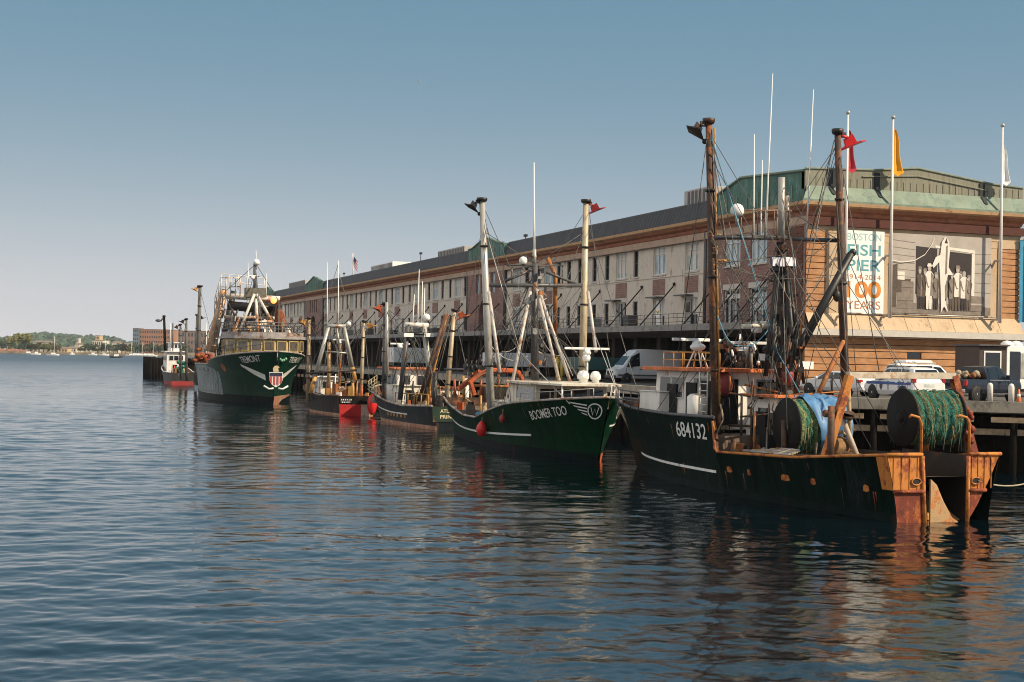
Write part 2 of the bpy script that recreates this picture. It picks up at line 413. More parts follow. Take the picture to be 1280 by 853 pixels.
# ================================================================= THE LONG MARKET BUILDING
FX, FY0, FY1, EX1 = 52.0, 86.0, 308.0, 69.8
Z_CAN, Z_CORN, Z_PAR = 8.15, 15.7, 18.2
stone = mat('grey limestone facade', (.585, .52, .45), .85, 0, .14, 1.2, .2, (.30, .27, .235), (1, 1, .35), .25)
stone_w = mat('warm limestone', (.50, .37, .245), .8, 0, .12, 1.0, .2, (.38, .27, .17), (1, 1, .5), .25)
lint = mat('pale stone lintel', (.52, .49, .45), .8, 0, .1, 3)
tile_red = brickmat('dusty red brick', (.27, .15, .13), (.22, .115, .10), (.30, .25, .22), .5, .2)
brick_o = brickmat('orange brick', (.52, .265, .120), (.43, .195, .080), (.36, .23, .14), .42, .125)
brick_j = mat('brick joint shadow line', (.17, .07, .032), .9)  # dark joint colour behind the brick courses and ledge slabs
maroon = brickmat('maroon brick frieze', (.095, .022, .015), (.07, .016, .012), (.08, .03, .02), .4, .1)
terra = mat('terracotta cornice', (.34, .135, .075), .7, 0, .25, 1.5, .3, (.24, .10, .05), (1, 1, 1), .3)
seam = mat('dark patinated metal parapet', (.050, .050, .060), .7, 0, .4, .7, .3, (.035, .04, .05), (1, 1, .3), .2)
copper = mat('verdigris copper', (.05, .135, .115), .7, 0, .35, .8, .4, (.10, .20, .165), (1, 1, .4), .25)
copper_lt = mat('pale verdigris copper flashing', (.17, .225, .175), .7, 0, .25, .8, .35, (.12, .18, .145), (1, 1, .6), .2)
pgrey = mat('olive grey parapet cladding', (.215, .21, .16), .8, 0, .15, 1, .35, (.17, .16, .12), (6, 1, .25), .2)
frame_w = mat('white window frame', (.66, .66, .64), .5, 0, .1, 4)
dark_in = mat('dark interior', (.010, .010, .011), .9, bmp=0)  # near-black stands in for shade inside the arcade, doorways and hatches
bld = thing('market_building', 'long three storey market hall with grey stone flank, brick end and copper parapet', 'building', (FX, FY0, DZ))
openings_up, openings_lo, arches = [], [], []
# windows: (centre y, wide?)
win = [(103.6, 1), (109.7, 1), (114.5, 0), (117.6, 1), (120.9, 0), (123.9, 0), (127.6, 0), (130.4, 0), (133.2, 0), (136.0, 1), (139.3, 0), (142.6, 0), (145.6, 1)]
y = 164.2
while y < 244: win += [(y, 0), (y + 3.1, 1), (y + 6.2, 0)]; y += 9.55
y = 263.5
while y < 292: win += [(y, 0), (y + 3.1, 1), (y + 6.2, 0)]; y += 9.55
win = [q for q in win if not (148 < q[0] < 163.2 or 243.8 < q[0] < 262.2 or q[0] > 293)]
pav = [(86.0, 100.4), (149.2, 162.2), (246.0, 261.0), (295.0, 308.0)]
def wall_grid(mb, conv, u0, u1, z0, z1, ops, depth, m):
    us = sorted({u0, u1} | {v for o in ops for v in (o[0], o[1])}); zs = sorted({z0, z1} | {v for o in ops for v in (o[2], o[3])})
    for i in range(len(us) - 1):
        for k in range(len(zs) - 1):
            uc, zc = (us[i] + us[i + 1]) / 2, (zs[k] + zs[k + 1]) / 2
            if any(o[0] < uc < o[1] and o[2] < zc < o[3] for o in ops): continue
            mb.quad(conv(us[i], zs[k], 0), conv(us[i + 1], zs[k], 0), conv(us[i + 1], zs[k + 1], 0), conv(us[i], zs[k + 1], 0), m)
    for a, b, c, d in ops:
        mb.quad(conv(a, c, 0), conv(a, d, 0), conv(a, d, depth), conv(a, c, depth), m); mb.quad(conv(b, c, 0), conv(b, d, 0), conv(b, d, depth), conv(b, c, depth), m)
        mb.quad(conv(a, d, 0), conv(b, d, 0), conv(b, d, depth), conv(a, d, depth), m); mb.quad(conv(a, c, 0), conv(b, c, 0), conv(b, c, depth), conv(a, c, depth), m)
WW, NW = 1.22, .52                                       # half widths
UZ0, UZ1, LZ0, LZ1 = 12.72, 15.02, 8.3, 10.55
ops = []
for yc, wd in win:
    h = WW if wd else NW
    ops.append((yc - h, yc + h, UZ0, UZ1)); ops.append((yc - h * .95, yc + h * .95, LZ0 if wd else LZ0 + .35, LZ1))
pav_ops = [(92.2 - WW, 92.2 + WW, UZ0, UZ1), (96.2 - WW, 96.2 + WW, UZ0, UZ1), (92.2 - WW - .1, 92.2 + WW + .1, 8.35, 10.9), (96.2 - WW - .1, 96.2 + WW + .1, 8.35, 10.9)]
cY = lambda off: (lambda u, z, d: (FX + off + d, u, z))
mb = MB()
prev = None
for i, (a, b) in enumerate(pav):
    if i: wall_grid(mb, cY(0), pav[i - 1][1], a, Z_CAN, Z_CORN, [o for o in ops if pav[i - 1][1] < (o[0] + o[1]) / 2 < a], .28, 0)
long_wall = mb.build('stone_wall', [stone], bld)
# pavilions in red brick, the middle ones with a tall arch and a row of four small windows
mb = MB()
wall_grid(mb, cY(-.3), 86.0 - .3, 100.4, Z_CAN, Z_CORN, pav_ops, .3, 0)
mb.quad((FX - .3, 100.4, Z_CAN), (FX, 100.4, Z_CAN), (FX, 100.4, Z_CORN), (FX - .3, 100.4, Z_CORN), 0)
mb.build('brick_pavilion_wall', [tile_red], bld); small = []
for a, b in pav[1:]:
    c = (a + b) / 2; ar, zspr = 2.15, 10.0; mb = MB(); mbd = MB()
    so_ = [(c - 3.5 + k * 1.85, c - 3.5 + k * 1.85 + 1.3, 12.75, 15.0) for k in range(4)]
    small += [(o[0] + .65) for o in so_]
    wall_grid(mb, cY(-.3), a, b, 12.4, Z_CORN, so_, .3, 0)
    wall_grid(mb, cY(-.3), a, c - ar, Z_CAN, 12.4, [], .3, 0); wall_grid(mb, cY(-.3), c + ar, b, Z_CAN, 12.4, [], .3, 0)
    n = 16
    for k in range(n):
        t0, t1 = PI * k / n, PI * (k + 1) / n
        u0, u1 = c - ar * math.cos(t0), c - ar * math.cos(t1); z0, z1 = zspr + ar * math.sin(t0), zspr + ar * math.sin(t1)
        mb.quad((FX - .3, u0, z0), (FX - .3, u1, z1), (FX - .3, u1, 12.4), (FX - .3, u0, 12.4), 0)
        mb.quad((FX - .3, u0, z0), (FX - .3, u1, z1), (FX + .7, u1, z1), (FX + .7, u0, z0), 0)
    for u in (c - ar, c + ar): mb.quad((FX - .3, u, Z_CAN), (FX + .7, u, Z_CAN), (FX + .7, u, zspr), (FX - .3, u, zspr), 0)
    for u in (a, b): mb.quad((FX - .3, u, Z_CAN), (FX, u, Z_CAN), (FX, u, Z_CORN), (FX - .3, u, Z_CORN), 0)
    mbd.quad((FX + .7, c - ar - .1, Z_CAN), (FX + .7, c + ar + .1, Z_CAN), (FX + .7, c + ar + .1, 12.4), (FX + .7, c - ar - .1, 12.4), 0)
    mb.build('brick_pavilion_wall', [tile_red], bld); mbd.build('arched_doorway', [glass_dark], bld)
# downpipes beside the pavilions
for yv in (100.75, 149.0, 162.5, 245.7, 261.3):
    MB().tube([(FX - .22, yv, 8.2), (FX - .22, yv, 15.7)], .17, 8).build('downpipe', [dark_grey], bld)
# red brick spandrels under the wide windows
for yc, wd in win:
    if wd: MB().bx(FX - .04, FX + .05, yc - 1.2, yc + 1.2, 10.95, 12.3, 0).build('brick_spandrel', [tile_red], bld)
for a, b in ((100.9, 148.9), (162.6, 245.5), (261.5, 294.8)): MB().bx(FX - .06, FX + .05, a, b, 12.42, 12.52).build('string_course', [stone], bld)
# window prototypes built round their own origin on the wall plane
def window(name, hw, h, wide, glass, proto_y, z0, off=0.0, transom=.62):
    mb = MB(); x = FX + off
    t = .07
    mb.bx(x + .12, x + .2, proto_y - hw, proto_y - hw + t, z0, z0 + h); mb.bx(x + .12, x + .2, proto_y + hw - t, proto_y + hw, z0, z0 + h)
    mb.bx(x + .12, x + .2, proto_y - hw + t, proto_y + hw - t, z0 + h - t, z0 + h); mb.bx(x + .12, x + .2, proto_y - hw + t, proto_y + hw - t, z0, z0 + t)
    if wide:
        for k in (-.36, .36): mb.bx(x + .11, x + .19, proto_y + k * hw - .035, proto_y + k * hw + .035, z0 + t, z0 + h - t)
        if transom: mb.bx(x + .125, x + .185, proto_y - hw + t, proto_y + hw - t, z0 + h * .74, z0 + h * .74 + .05)
    else:
        mb.bx(x + .125, x + .185, proto_y - hw + t, proto_y + hw - t, z0 + h * .5, z0 + h * .5 + .06)
    o = mb.build(name, [frame_w if wide else dark_grey], bld)
    g = MB().quad((x + .21, proto_y - hw, z0), (x + .21, proto_y + hw, z0), (x + .21, proto_y + hw, z0 + h), (x + .21, proto_y - hw, z0 + h)).build('pane', [glass], o)
    s = MB().bx(x - .1, x + .1, proto_y - hw - .12, proto_y + hw + .12, z0 - .14, z0 - .01).build('sill', [lint], o)
    l = MB().bx(x - .025, x + .1, proto_y - hw - .1, proto_y + hw + .1, z0 + h + .01, z0 + h + .42).build('lintel', [lint], o)
    return o
curtain = glassmat('glass over drawn pale blinds', (.42, .46, .45), .15, .5)
protos = {}
count = 0
rest = MB()
def place(kind, yc, zc, maker):
    global count
    if count >= 96:
        hw, h = (WW, 2.3) if 'wide' in kind else (NW, 2.3)
        rest.bx(FX + .1, FX + .2, yc - hw, yc + hw, zc, zc + h, 0 if 'wide' in kind else 1); return
    count += 1
    if kind not in protos: protos[kind] = (maker(yc, zc), yc); o = protos[kind][0]
    else: p, y0 = protos[kind]; o = dup_child(p, bld, (0, yc - y0, 0))
    todo.append((kind, yc, zc, o))
R3 = random.Random(8); todo = []
for yc, z, k in sorted([(92.2, UZ0, 'p'), (96.2, UZ0, 'p'), (92.2, 8.35, 'pl'), (96.2, 8.35, 'pl')] + [(q[0], UZ0, 'u%d' % q[1]) for q in win] + [(q[0], LZ0, 'l%d' % q[1]) for q in win]):
    if k == 'p': place('wide_p', yc, z, lambda a, b: window('window', WW, 2.3, True, glass_sky, a, b, -.3))
    elif k == 'pl': place('wide_pl', yc, z, lambda a, b: window('window', WW + .1, 2.55, True, glass_dark, a, b, -.3))
    elif k == 'u1':
        v = R3.random() < .5
        place('wide_u%d' % v, yc, z, lambda a, b: window('window', WW, 2.3, True, curtain if v else glass_sky, a, b))
    elif k == 'u0': place('nar_u', yc, z, lambda a, b: window('window', NW, 2.3, False, glass_dark, a, b))
    elif k == 'l1': place('wide_l', yc, z, lambda a, b: window('window', WW * .95, 2.25, True, glass_dark, a, b, 0, 0))
    elif k == 'l0': place('nar_l', yc, z + .35, lambda a, b: window('window', NW * .95, 1.9, False, glass_dark, a, b))
blind_m = [mat('cream roller blind', (.55, .53, .48), .7, 0, .1, 2), mat('grey roller blind', (.42, .45, .47), .7, 0, .1, 2), mat('white roller blind', (.62, .62, .6), .7, 0, .1, 2)]
for kind, yc, zc, o in todo:                                       # roller blinds drawn to different heights
    if 'wide' in kind and R3.random() < .75:
        d = R3.choice((.35, .6, .9, 1.3, 1.7)); xx = FX + .208 - (.3 if '_p' in kind else 0); off = o.location
        MB().quad((xx, yc - WW + .09, zc + 2.2 - d), (xx, yc + WW - .09, zc + 2.2 - d), (xx, yc + WW - .09, zc + 2.22), (xx, yc - WW + .09, zc + 2.22)).build('blind', [blind_m[R3.randrange(3)]], o)
for u in small: rest.bx(FX - .1, FX + .0, u - .66, u + .66, 12.74, 15.01, 0)
struct(rest.build('window', [glass_sky, glass_dark], bld), 'stuff')
# doors onto the loading gallery under some wide windows
door_m = mat('grey steel door', (.30, .29, .28), .6, 0, .15, 2)
for yc, zz in ((103.9, 0), (109.4, 1), (118.2, 0), (136.4, 0)):
    d = MB().bx(FX + .06, FX + .13, yc - .1, yc + .95, LZ0, LZ0 + 2.15).build('door', [white_paint if zz else door_m], bld)
    MB().bx(FX + .03, FX + .06, yc + .05, yc + .75, LZ0 + 1.1, LZ0 + 1.9).build('door_window', [glass_dark], d)
    MB().bx(FX - .75, FX + .02, yc - .7, yc + 1.5, LZ0 + 2.4, LZ0 + 2.5).build('door_hood', [dark_grey], bld)
yc = 109.4
sg = MB().prism([(FX + .01, yc + .05, LZ0 + .75), (FX + .01, yc + .75, LZ0 + .75), (FX + .01, yc + .75, LZ0 + 1.9), (FX + .01, yc + .4, LZ0 + 2.3), (FX + .01, yc + .05, LZ0 + 1.9)], (-.03, 0, 0)).build('door_notice', [white_fibre], bld)
MB().tube([(FX - .04, yc + .15, LZ0 + 1.3), (FX - .04, yc + .4, LZ0 + 1.12), (FX - .04, yc + .65, LZ0 + 1.3)], .05, 6).build('painted_chevron', [yellow_paint], sg)
# ground floor: loading arcade under the canopy, its shade also put into near-black materials
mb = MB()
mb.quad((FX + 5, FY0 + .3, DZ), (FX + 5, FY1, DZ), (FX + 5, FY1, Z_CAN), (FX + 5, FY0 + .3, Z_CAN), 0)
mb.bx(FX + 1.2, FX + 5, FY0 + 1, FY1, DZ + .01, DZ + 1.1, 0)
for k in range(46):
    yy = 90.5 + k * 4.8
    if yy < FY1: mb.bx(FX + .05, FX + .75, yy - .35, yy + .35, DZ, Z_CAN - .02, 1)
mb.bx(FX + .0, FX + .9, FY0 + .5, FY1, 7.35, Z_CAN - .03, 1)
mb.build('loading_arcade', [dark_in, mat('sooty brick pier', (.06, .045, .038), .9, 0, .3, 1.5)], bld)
# canopy with its fascia, railing and tie rods
can_m = mat('grey painted canopy', (.23, .225, .22), .7, 0, .2, 1, .2, (.12, .10, .08))
mb = MB(); mb.bx(48.8, FX - .32, FY0 + 1.2, FY1, 7.98, 8.12, 0); mb.bx(48.68, 48.8, FY0 + 1.2, FY1, 7.75, 8.24, 0)
for k in range(47): mb.bx(48.9, FX - .4, 88 + k * 4.7, 88.14 + k * 4.7, 7.75, 7.97, 0)
mb.build('canopy', [can_m], bld)
mb = MB()
for k in range(148):
    yy = 88 + k * 1.5
    if yy < FY1: mb.tube([(49.0, yy, 8.12), (49.0, yy, 9.1)], .022, 5)
for zz in (8.45, 8.78, 9.1): mb.tube([(49.0, 88, zz), (49.0, FY1, zz)], .022, 5)
mb.build('gallery_railing', [dark_grey], bld)
rod = None
for yy in [88.6, 91.0, 94.6, 98.6, 106.6, 113.0, 122.3, 132.2, 140.8] + [150.5 + 7.3 * k for k in range(20)]:
    if rod is None:
        rod = MB().tube([(FX - .02, yy, 11.75), (48.85, yy, 8.25)], .06, 6).build('tie_rod', [black_steel], bld)
        MB().ball((FX - .1, yy, 11.78), .13, 6).build('anchor', [black_steel], rod); r0 = yy
    else: dup_child(rod, bld, (0, yy - r0, 0))
# boxes, vents and cabinets standing on the gallery
gal_m = [dark_grey, can_m, black_steel]
R4 = random.Random(21)
for k, yy in enumerate((111.5, 119.5, 121.0, 133.5, 150, 166, 171, 178, 191, 205, 218)):
    mb = MB(); wd = R4.uniform(.8, 2.2); h = R4.uniform(.7, 1.3); mb.bx(50.0, 50.9, yy, yy + wd, 8.13, 8.13 + h, 0)
    for q in range(4): mb.bx(49.97, 50.0, yy + .06, yy + wd - .06, 8.2 + q * h / 4.2, 8.24 + q * h / 4.2, 1)
    o = mb.build('condenser', [gal_m[k % 3], black_steel]); o['group'] = 'metal cabinets on the gallery'
    tag(o, 'dark louvred metal cabinet standing on the gallery canopy of the long building', 'cabinet', 'metal cabinets on the gallery')
# cornice mitred round the corner
prof = [(.0, 15.62), (.12, 15.72), (.2, 15.95), (.5, 16.08), (.62, 16.28), (.9, 16.36), (.98, 16.58), (.0, 16.62)]
def swept(prof, name, mats, mi=lambda i: 0):
    mb = MB()
    for i in range(len(prof) - 1):
        (o0, z0), (o1, z1) = prof[i], prof[i + 1]
        mb.quad((FX - o0, FY1, z0), (FX - o0, FY0 - o0, z0), (FX - o1, FY0 - o1, z1), (FX - o1, FY1, z1), mi(i))
        mb.quad((FX - o0, FY0 - o0, z0), (EX1 + o0, FY0 - o0, z0), (EX1 + o1, FY0 - o1, z1), (FX - o1, FY0 - o1, z1), mi(i))
        mb.quad((EX1 + o0, FY0 - o0, z0), (EX1 + o0, FY1, z0), (EX1 + o1, FY1, z1), (EX1 + o1, FY0 - o1, z1), mi(i))
    return mb.build(name, mats, bld)
cor_gold = mat('pale terracotta cornice lip', (.58, .36, .20), .7, 0, .2, 1.2, .2, (.36, .2, .1))
swept(prof, 'cornice', [terra, cor_gold], lambda i: 1 if i in (4, 5) else 0)
swept([(.32, 15.05), (.34, 15.1), (.34, 15.6), (.0, 15.64)], 'frieze', [mat('dusty frieze course', (.40, .29, .22), .85, 0, .2, 1.5)])
# parapet: dark standing seam cladding along the flank, copper over the pavilions
mb = MB()
for i in range(3):
    a, b = pav[i][1], pav[i + 1][0]
    mb.quad((FX - .25, a, 16.6), (FX - .25, b, 16.6), (FX + .25, b, Z_PAR), (FX + .25, a, Z_PAR), 0)
    mb.bx(FX + .22, FX + .5, a, b, Z_PAR - .06, Z_PAR + .03, 1)
    k = a
    while k < min(b, 240):
        mb.quad((FX - .29, k, 16.6), (FX - .29, k + .06, 16.6), (FX + .21, k + .06, Z_PAR), (FX + .21, k, Z_PAR), 1); k += .62
mb.build('seamed_parapet', [seam, dark_grey], bld)
for a, b in pav:
    c = (a + b) / 2; mb = MB()
    pk = 19.25; x = FX - .3; lo = 18.15
    pts = [(x, a, 16.6), (x, b, 16.6), (x, b, lo), (x, b - 1.5, lo + .05), (x, c, pk), (x, a + 1.5, lo + .05), (x, a, lo)]
    if a == 86.0: pts = [(x, a, 16.6), (x, b, 16.6), (x, b, lo), (x, b - .8, lo), (x, 95.0, pk), (x, a, 18.75)]
    mb.prism(pts, (.5, 0, 0), 0)
    ys = sorted({p[1] for p in pts})
    top = [p for p in pts if p[2] > 17]
    mb.tube([(x - .05, p[1], p[2] + .04) for p in top], .1, 6, 1, smooth=False)
    n = int((b - a) / 1.6)
    for q in range(1, n): mb.bx(x - .06, x, a + q * (b - a) / n - .05, a + q * (b - a) / n + .05, 16.62, 17.9, 1)
    mb.build('copper_gable', [copper, copper_lt], bld)
# roof behind the parapets
mb = MB(); mb.bx(FX + .3, EX1 - .3, FY0 + .3, FY1, 17.0, 17.2, 0)
mb.quad((EX1, FY0 + .2, DZ), (EX1, FY1, DZ), (EX1, FY1, 17), (EX1, FY0 + .2, 17), 1); mb.quad((FX, FY1, DZ), (EX1, FY1, DZ), (EX1, FY1, 18), (FX, FY1, 18), 1)
mb.build('roof', [dark_grey, stone], bld)
# ---------------- sunlit end wall
E = FY0
def ez(px, py, off=0): return at(px, py, Y=E - off)
mb = MB()
def courses(x0, x1, z0, z1, step, th):
    z = z0
    while z < z1 - .05:
        zt = min(z + step - .055, z1); mb.bx(x0, x1, E - th, E + .05, z, zt, 0); z += step
mb.quad((FX, E, DZ), (EX1, E, DZ), (EX1, E, 15.3), (FX, E, 15.3), 1)
mb.quad((FX, E, DZ), (FX, E + 3, DZ), (FX, E + 3, 8.2), (FX, E, 8.2), 1)
WX0, WX1, WZ0, WZ1 = 60.0, 61.3, 5.25, 6.05
z0b = DZ
wl = ez(1133, 445).x; wr = ez(1151, 445).x; wz1 = ez(1140, 438).z; wz0 = ez(1140, 450.5).z
z = DZ
while z < 7.3:
    zt = min(z + .415, 7.36)
    if z + .2 > wz0 and z + .2 < wz1: mb.bx(FX - .1, wl, E - .1, E + .05, z, zt, 0); mb.bx(wr, EX1, E - .1, E + .05, z, zt, 0)
    else: mb.bx(FX - .1, EX1, E - .1, E + .05, z, zt, 0)
    z += .47
pl, pr, rl, rr = FX - .1, ez(1036, 340).x, ez(1246.5, 340).x, EX1
zz0 = 8.95
courses(pl, pr, zz0, 14.75, .44, .1); courses(rl, rr, zz0, 14.0, .44, .1)
mb.build('brick_end_wall', [brick_o, brick_j], bld)
# the dark red brick return of the corner pier on the flank
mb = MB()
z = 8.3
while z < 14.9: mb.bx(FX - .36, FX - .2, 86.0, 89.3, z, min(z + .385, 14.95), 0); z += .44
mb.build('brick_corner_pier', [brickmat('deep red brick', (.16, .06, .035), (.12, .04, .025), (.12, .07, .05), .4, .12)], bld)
MB().bx(wl + .1, wr - .1, E - .02, E - .01, wz0, wz1).build('basement_window', [glass_dark], bld)
# limestone field, ledge and frieze
mb = MB()
mb.bx(pr, rl, E - .06, E + .05, 8.9, 15.02, 0)
mb.bx(FX - .1, EX1 + .1, E - .08, E + .05, 14.05, 15.02, 0)
mb.bx(pr + .05, rl - .05, E - .12, E - .05, 14.55, 14.62, 0)
mb.bx(pr - .25, pr, E - .14, E, 8.95, 14.6, 0); mb.bx(rl, rl + .2, E - .14, E, 8.95, 14.6, 0)
# sloping weathered ledge
for i in range(9):
    a = FX - .1 + i * (EX1 - FX + .1) / 9; b = FX - .1 + (i + 1) * (EX1 - FX + .1) / 9 - .03
    mb.quad((a, E - .75, 7.85), (b, E - .75, 7.85), (b, E - .1, 8.95), (a, E - .1, 8.95), 0)
mb.bx(FX - .5, EX1 + .3, E - .85, E, 7.4, 7.84, 1)
mb.bx(FX - .27, EX1 + .2, E - .45, E, 7.28, 7.39, 0)
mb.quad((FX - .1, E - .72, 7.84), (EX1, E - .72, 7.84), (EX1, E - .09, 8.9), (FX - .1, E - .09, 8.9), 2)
mb.build('limestone_trim', [stone_w, lint, brick_j], bld)
MB().bx(FX - .325, EX1 + .3, E - .36, E, 15.03, 15.6).build('maroon_frieze', [maroon], bld)
# end parapet: copper gutter band, grey cladding with a low gable
mb = MB()
mb.quad((FX - .9, E - .9, 16.62), (EX1 + .9, E - .9, 16.62), (EX1 + .2, E - .2, 17.75), (FX - .2, E - .2, 17.75), 1)
mb.bx(FX - .98, EX1 + .98, E - .98, E - .86, 16.58, 16.72, 1)
xm = ez(1146, 220).x
gp = [(FX - .3, 17.5), (EX1 + .2, 17.5), (EX1 + .2, 18.55), (EX1 - 2.6, 18.7), (xm, 19.45), (xm - 3.6, 19.1), (FX - .3, 18.9)]
mb.prism([(x, E - .12, z) for x, z in gp], (0, .5, 0), 0)
mb.tube([(x, E - .14, z + .03) for x, z in gp[2:]], .08, 6, 3, smooth=False)
inn = [(EX1 - 2.9, 18.2), (xm, 18.9), (xm - 4.6, 18.6)]
mb.tube([(x, E - .16, z) for x, z in inn], .06, 6, 0, smooth=False)
k = FX
while k < EX1: mb.bx(k, k + .05, E - .155, E - .12, 17.7, 18.4, 0); k += .55
mb.build('end_parapet', [pgrey, copper_lt, brick_j, mat('grey green coping', (.20, .235, .19), .8, 0, .25, 1.5)], bld)
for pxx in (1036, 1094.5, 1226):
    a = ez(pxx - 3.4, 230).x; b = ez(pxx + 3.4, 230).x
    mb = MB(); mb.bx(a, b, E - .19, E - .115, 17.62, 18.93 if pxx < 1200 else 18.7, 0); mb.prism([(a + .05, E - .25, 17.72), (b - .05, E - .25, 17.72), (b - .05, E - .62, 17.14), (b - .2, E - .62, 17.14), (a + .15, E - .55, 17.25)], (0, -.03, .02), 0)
    mb.build('parapet_strap', [mat('tarred repair strap', (.02, .022, .026), .8, 0, .3, 3)], bld)  # dark strips over the cladding and the sloping flashing
# ================================================================= on the end wall: banner, photographic mural, flagpoles
ban_m = mat('white vinyl banner', (.78, .80, .80), .6, 0, .05, .6, bmp=.05)
b_l, b_r = ez(1052.5, 340).x, ez(1103, 340).x; b_t, b_b = ez(1080, 289).z, ez(1080, 391.5).z
ban = thing('banner', 'tall white anniversary banner with blue and orange lettering on the brick end wall', 'banner', (b_l, E - .1, b_b))
MB().bx(b_l, b_r, E - .2, E - .15, b_b, b_t).build('banner_sheet', [ban_m], ban)
MB().tube([(b_l - .1, E - .2, b_b - .05), (b_r + .1, E - .2, b_b - .05)], .06, 8).build('bottom_rail', [grey_steel], ban)
MB().tube([(b_l - .08, E - .2, b_b - .05), (b_l - .08, E - .2, b_t)], .06, 8).build('side_rail', [grey_steel], ban)
teal_l = mat('teal lettering', (.10, .33, .38), .6, bmp=0); pale_l = mat('pale blue grey lettering', (.30, .50, .52), .6, bmp=0); or_l = mat('orange lettering', (.62, .22, .03), .6, bmp=0); ru_l = mat('rust orange lettering', (.50, .17, .05), .6, bmp=0)
bw = b_r - b_l; bh = b_t - b_b
for txt, zt, hh, wd, m, bo in (('BOSTON', .965, .085, .84, pale_l, 0.0), ('FISH', .83, .135, .82, teal_l, .012), ('PIER', .645, .135, .82, teal_l, .012), ('1914-2014', .465, .06, .84, ru_l, 0), ('100', .385, .205, .86, or_l, .03), ('YEARS', .145, .1, .84, ru_l, .0)):
    v, f, tw = text_verts(txt, hh * bh, bo)
    kx = wd * bw / tw; x0 = b_l + bw * (1 - wd) / 2
    MB().add([(x0 + a * kx, E - .206, b_b + zt * bh - hh * bh + c) for a, c in v], f).build('lettering', [m], ban)
# mural: a sepia photograph printed flat
m_l, m_r = ez(1112, 345).x, ez(1236.5, 345).x; m_b, m_t = ez(1170, 393).z, ez(1170, 294.5).z
mur = thing('photo_mural', 'large flat sepia photograph of people beside a hanging shark, on the end wall', 'mural', (m_l, E - .1, m_b))
sep = [mat('sepia pale', (.40, .355, .32), .7, 0, .12, 1.2, bmp=0), mat('sepia dark', (.022, .014, .016), .7, 0, .2, 2, bmp=0), mat('sepia mid', (.20, .165, .14), .7, 0, .3, 2, bmp=0), mat('sepia light', (.72, .66, .60), .7, 0, .1, 3, bmp=0), mat('sepia brown', (.085, .06, .045), .7, 0, .3, 4, bmp=0)]
MB().bx(m_l, m_r, E - .2, E - .14, m_b, m_t).build('mural_board', [sep[0]], mur)
MB().tube([(m_l - .3, E - .3, m_b - .1), (m_r + .4, E - .3, m_b - .1)], .06, 8).build('bottom_rail', [grey_steel], mur)
mw, mh = m_r - m_l, m_t - m_b
lay = [0]
def pic(poly, m, mb):
    lay[0] += 1; yy = E - .204 - lay[0] * .0009
    mb.add([(m_l + u * mw, yy, m_b + v * mh) for u, v in poly], [list(range(len(poly)))], m)
mb = MB()
pic([(0, 0), (1, 0), (1, .1), (.7, .14), (.2, .13), (0, .09)], 2, mb)
for k in range(7): pic([(0, .38 + k * .09), (.23, .365 + k * .088), (.23, .359 + k * .088), (0, .373 + k * .09)], 2, mb)
for k in range(5): pic([(.78, .3 + k * .12), (1, .29 + k * .125), (1, .285 + k * .125), (.78, .294 + k * .12)], 2, mb)
pic([(.24, .25), (.45, .22), (.45, .83), (.24, .85)], 1, mb); pic([(.56, .22), (.80, .2), (.80, .78), (.56, .80)], 1, mb)
pic([(.80, .14), (.83, .14), (.83, .8), (.80, .78)], 3, mb); pic([(.43, .84), (.43, .87), (.83, .83), (.83, .79)], 3, mb)
pic([(0, .08), (.05, .07), (.06, .62), (.02, .6), (0, .65)], 4, mb)
def crate_(x, y, w, h, m): pic([(x, y), (x + w, y - .005), (x + w, y + h), (x, y + h)], m, mb); pic([(x, y + h * .45), (x + w, y + h * .45), (x + w, y + h * .5), (x, y + h * .5)], 4, mb)
crate_(.06, .06, .16, .2, 2); crate_(.05, .26, .14, .17, 4); crate_(.1, .25, .12, .15, 2); crate_(.06, .42, .07, .1, 3)
pic([(.74, .05), (.92, .05), (.93, .24), (.74, .25)], 2, mb); pic([(.74, .13), (.92, .13), (.92, .15), (.74, .15)], 0, mb)
def person_(x, h, m1, m2, w=.07, hat=None):
    y0 = .06
    pic([(x - w * .3, y0), (x - w * .05, y0), (x, y0 + h * .35), (x + w * .05, y0), (x + w * .3, y0), (x + w * .38, y0 + h * .5), (x - w * .38, y0 + h * .5)], m2, mb)
    pic([(x - w * .42, y0 + h * .3), (x + w * .42, y0 + h * .3), (x + w * .36, y0 + h * .55), (x + w * .5, y0 + h * .78), (x + w * .2, y0 + h * .86), (x - w * .2, y0 + h * .86), (x - w * .5, y0 + h * .78), (x - w * .36, y0 + h * .55)], m1, mb)
    pic([(x + w * .12, y0 + h * .3), (x + w * .40, y0 + h * .3), (x + w * .34, y0 + h * .55), (x + w * .47, y0 + h * .77), (x + w * .2, y0 + h * .84)], 2 if m1 != 2 else 4, mb); pic([(x - w * .48, y0 + h * .76), (x - w * .36, y0 + h * .74), (x - w * .1, y0 + h * .52), (x + w * .1, y0 + h * .5), (x - w * .12, y0 + h * .47), (x - w * .44, y0 + h * .62)], 2 if m1 in (3, 0) else 1, mb)
    n = 10; pic([(x + w * .21 * math.cos(2 * PI * k / n), y0 + h * .925 + h * .075 * math.sin(2 * PI * k / n)) for k in range(n)], 0, mb)
    if hat is not None: pic([(x - w * .3, y0 + h * .96), (x + w * .3, y0 + h * .96), (x + w * .18, y0 + h * 1.03), (x - w * .18, y0 + h * 1.03)], hat, mb)
for x, h, a, b in ((.28, .52, 4, 1), (.33, .5, 4, 1), (.44, .46, 2, 1), (.52, .46, 4, 1), (.60, .46, 2, 4), (.69, .48, 4, 1), (.77, .44, 2, 4)): person_(x, h, a, b, .07, 2)
person_(.37, .56, 3, 3, .085, 3); person_(.655, .55, 3, 4, .085, 2); person_(.72, .5, 3, 1, .08)
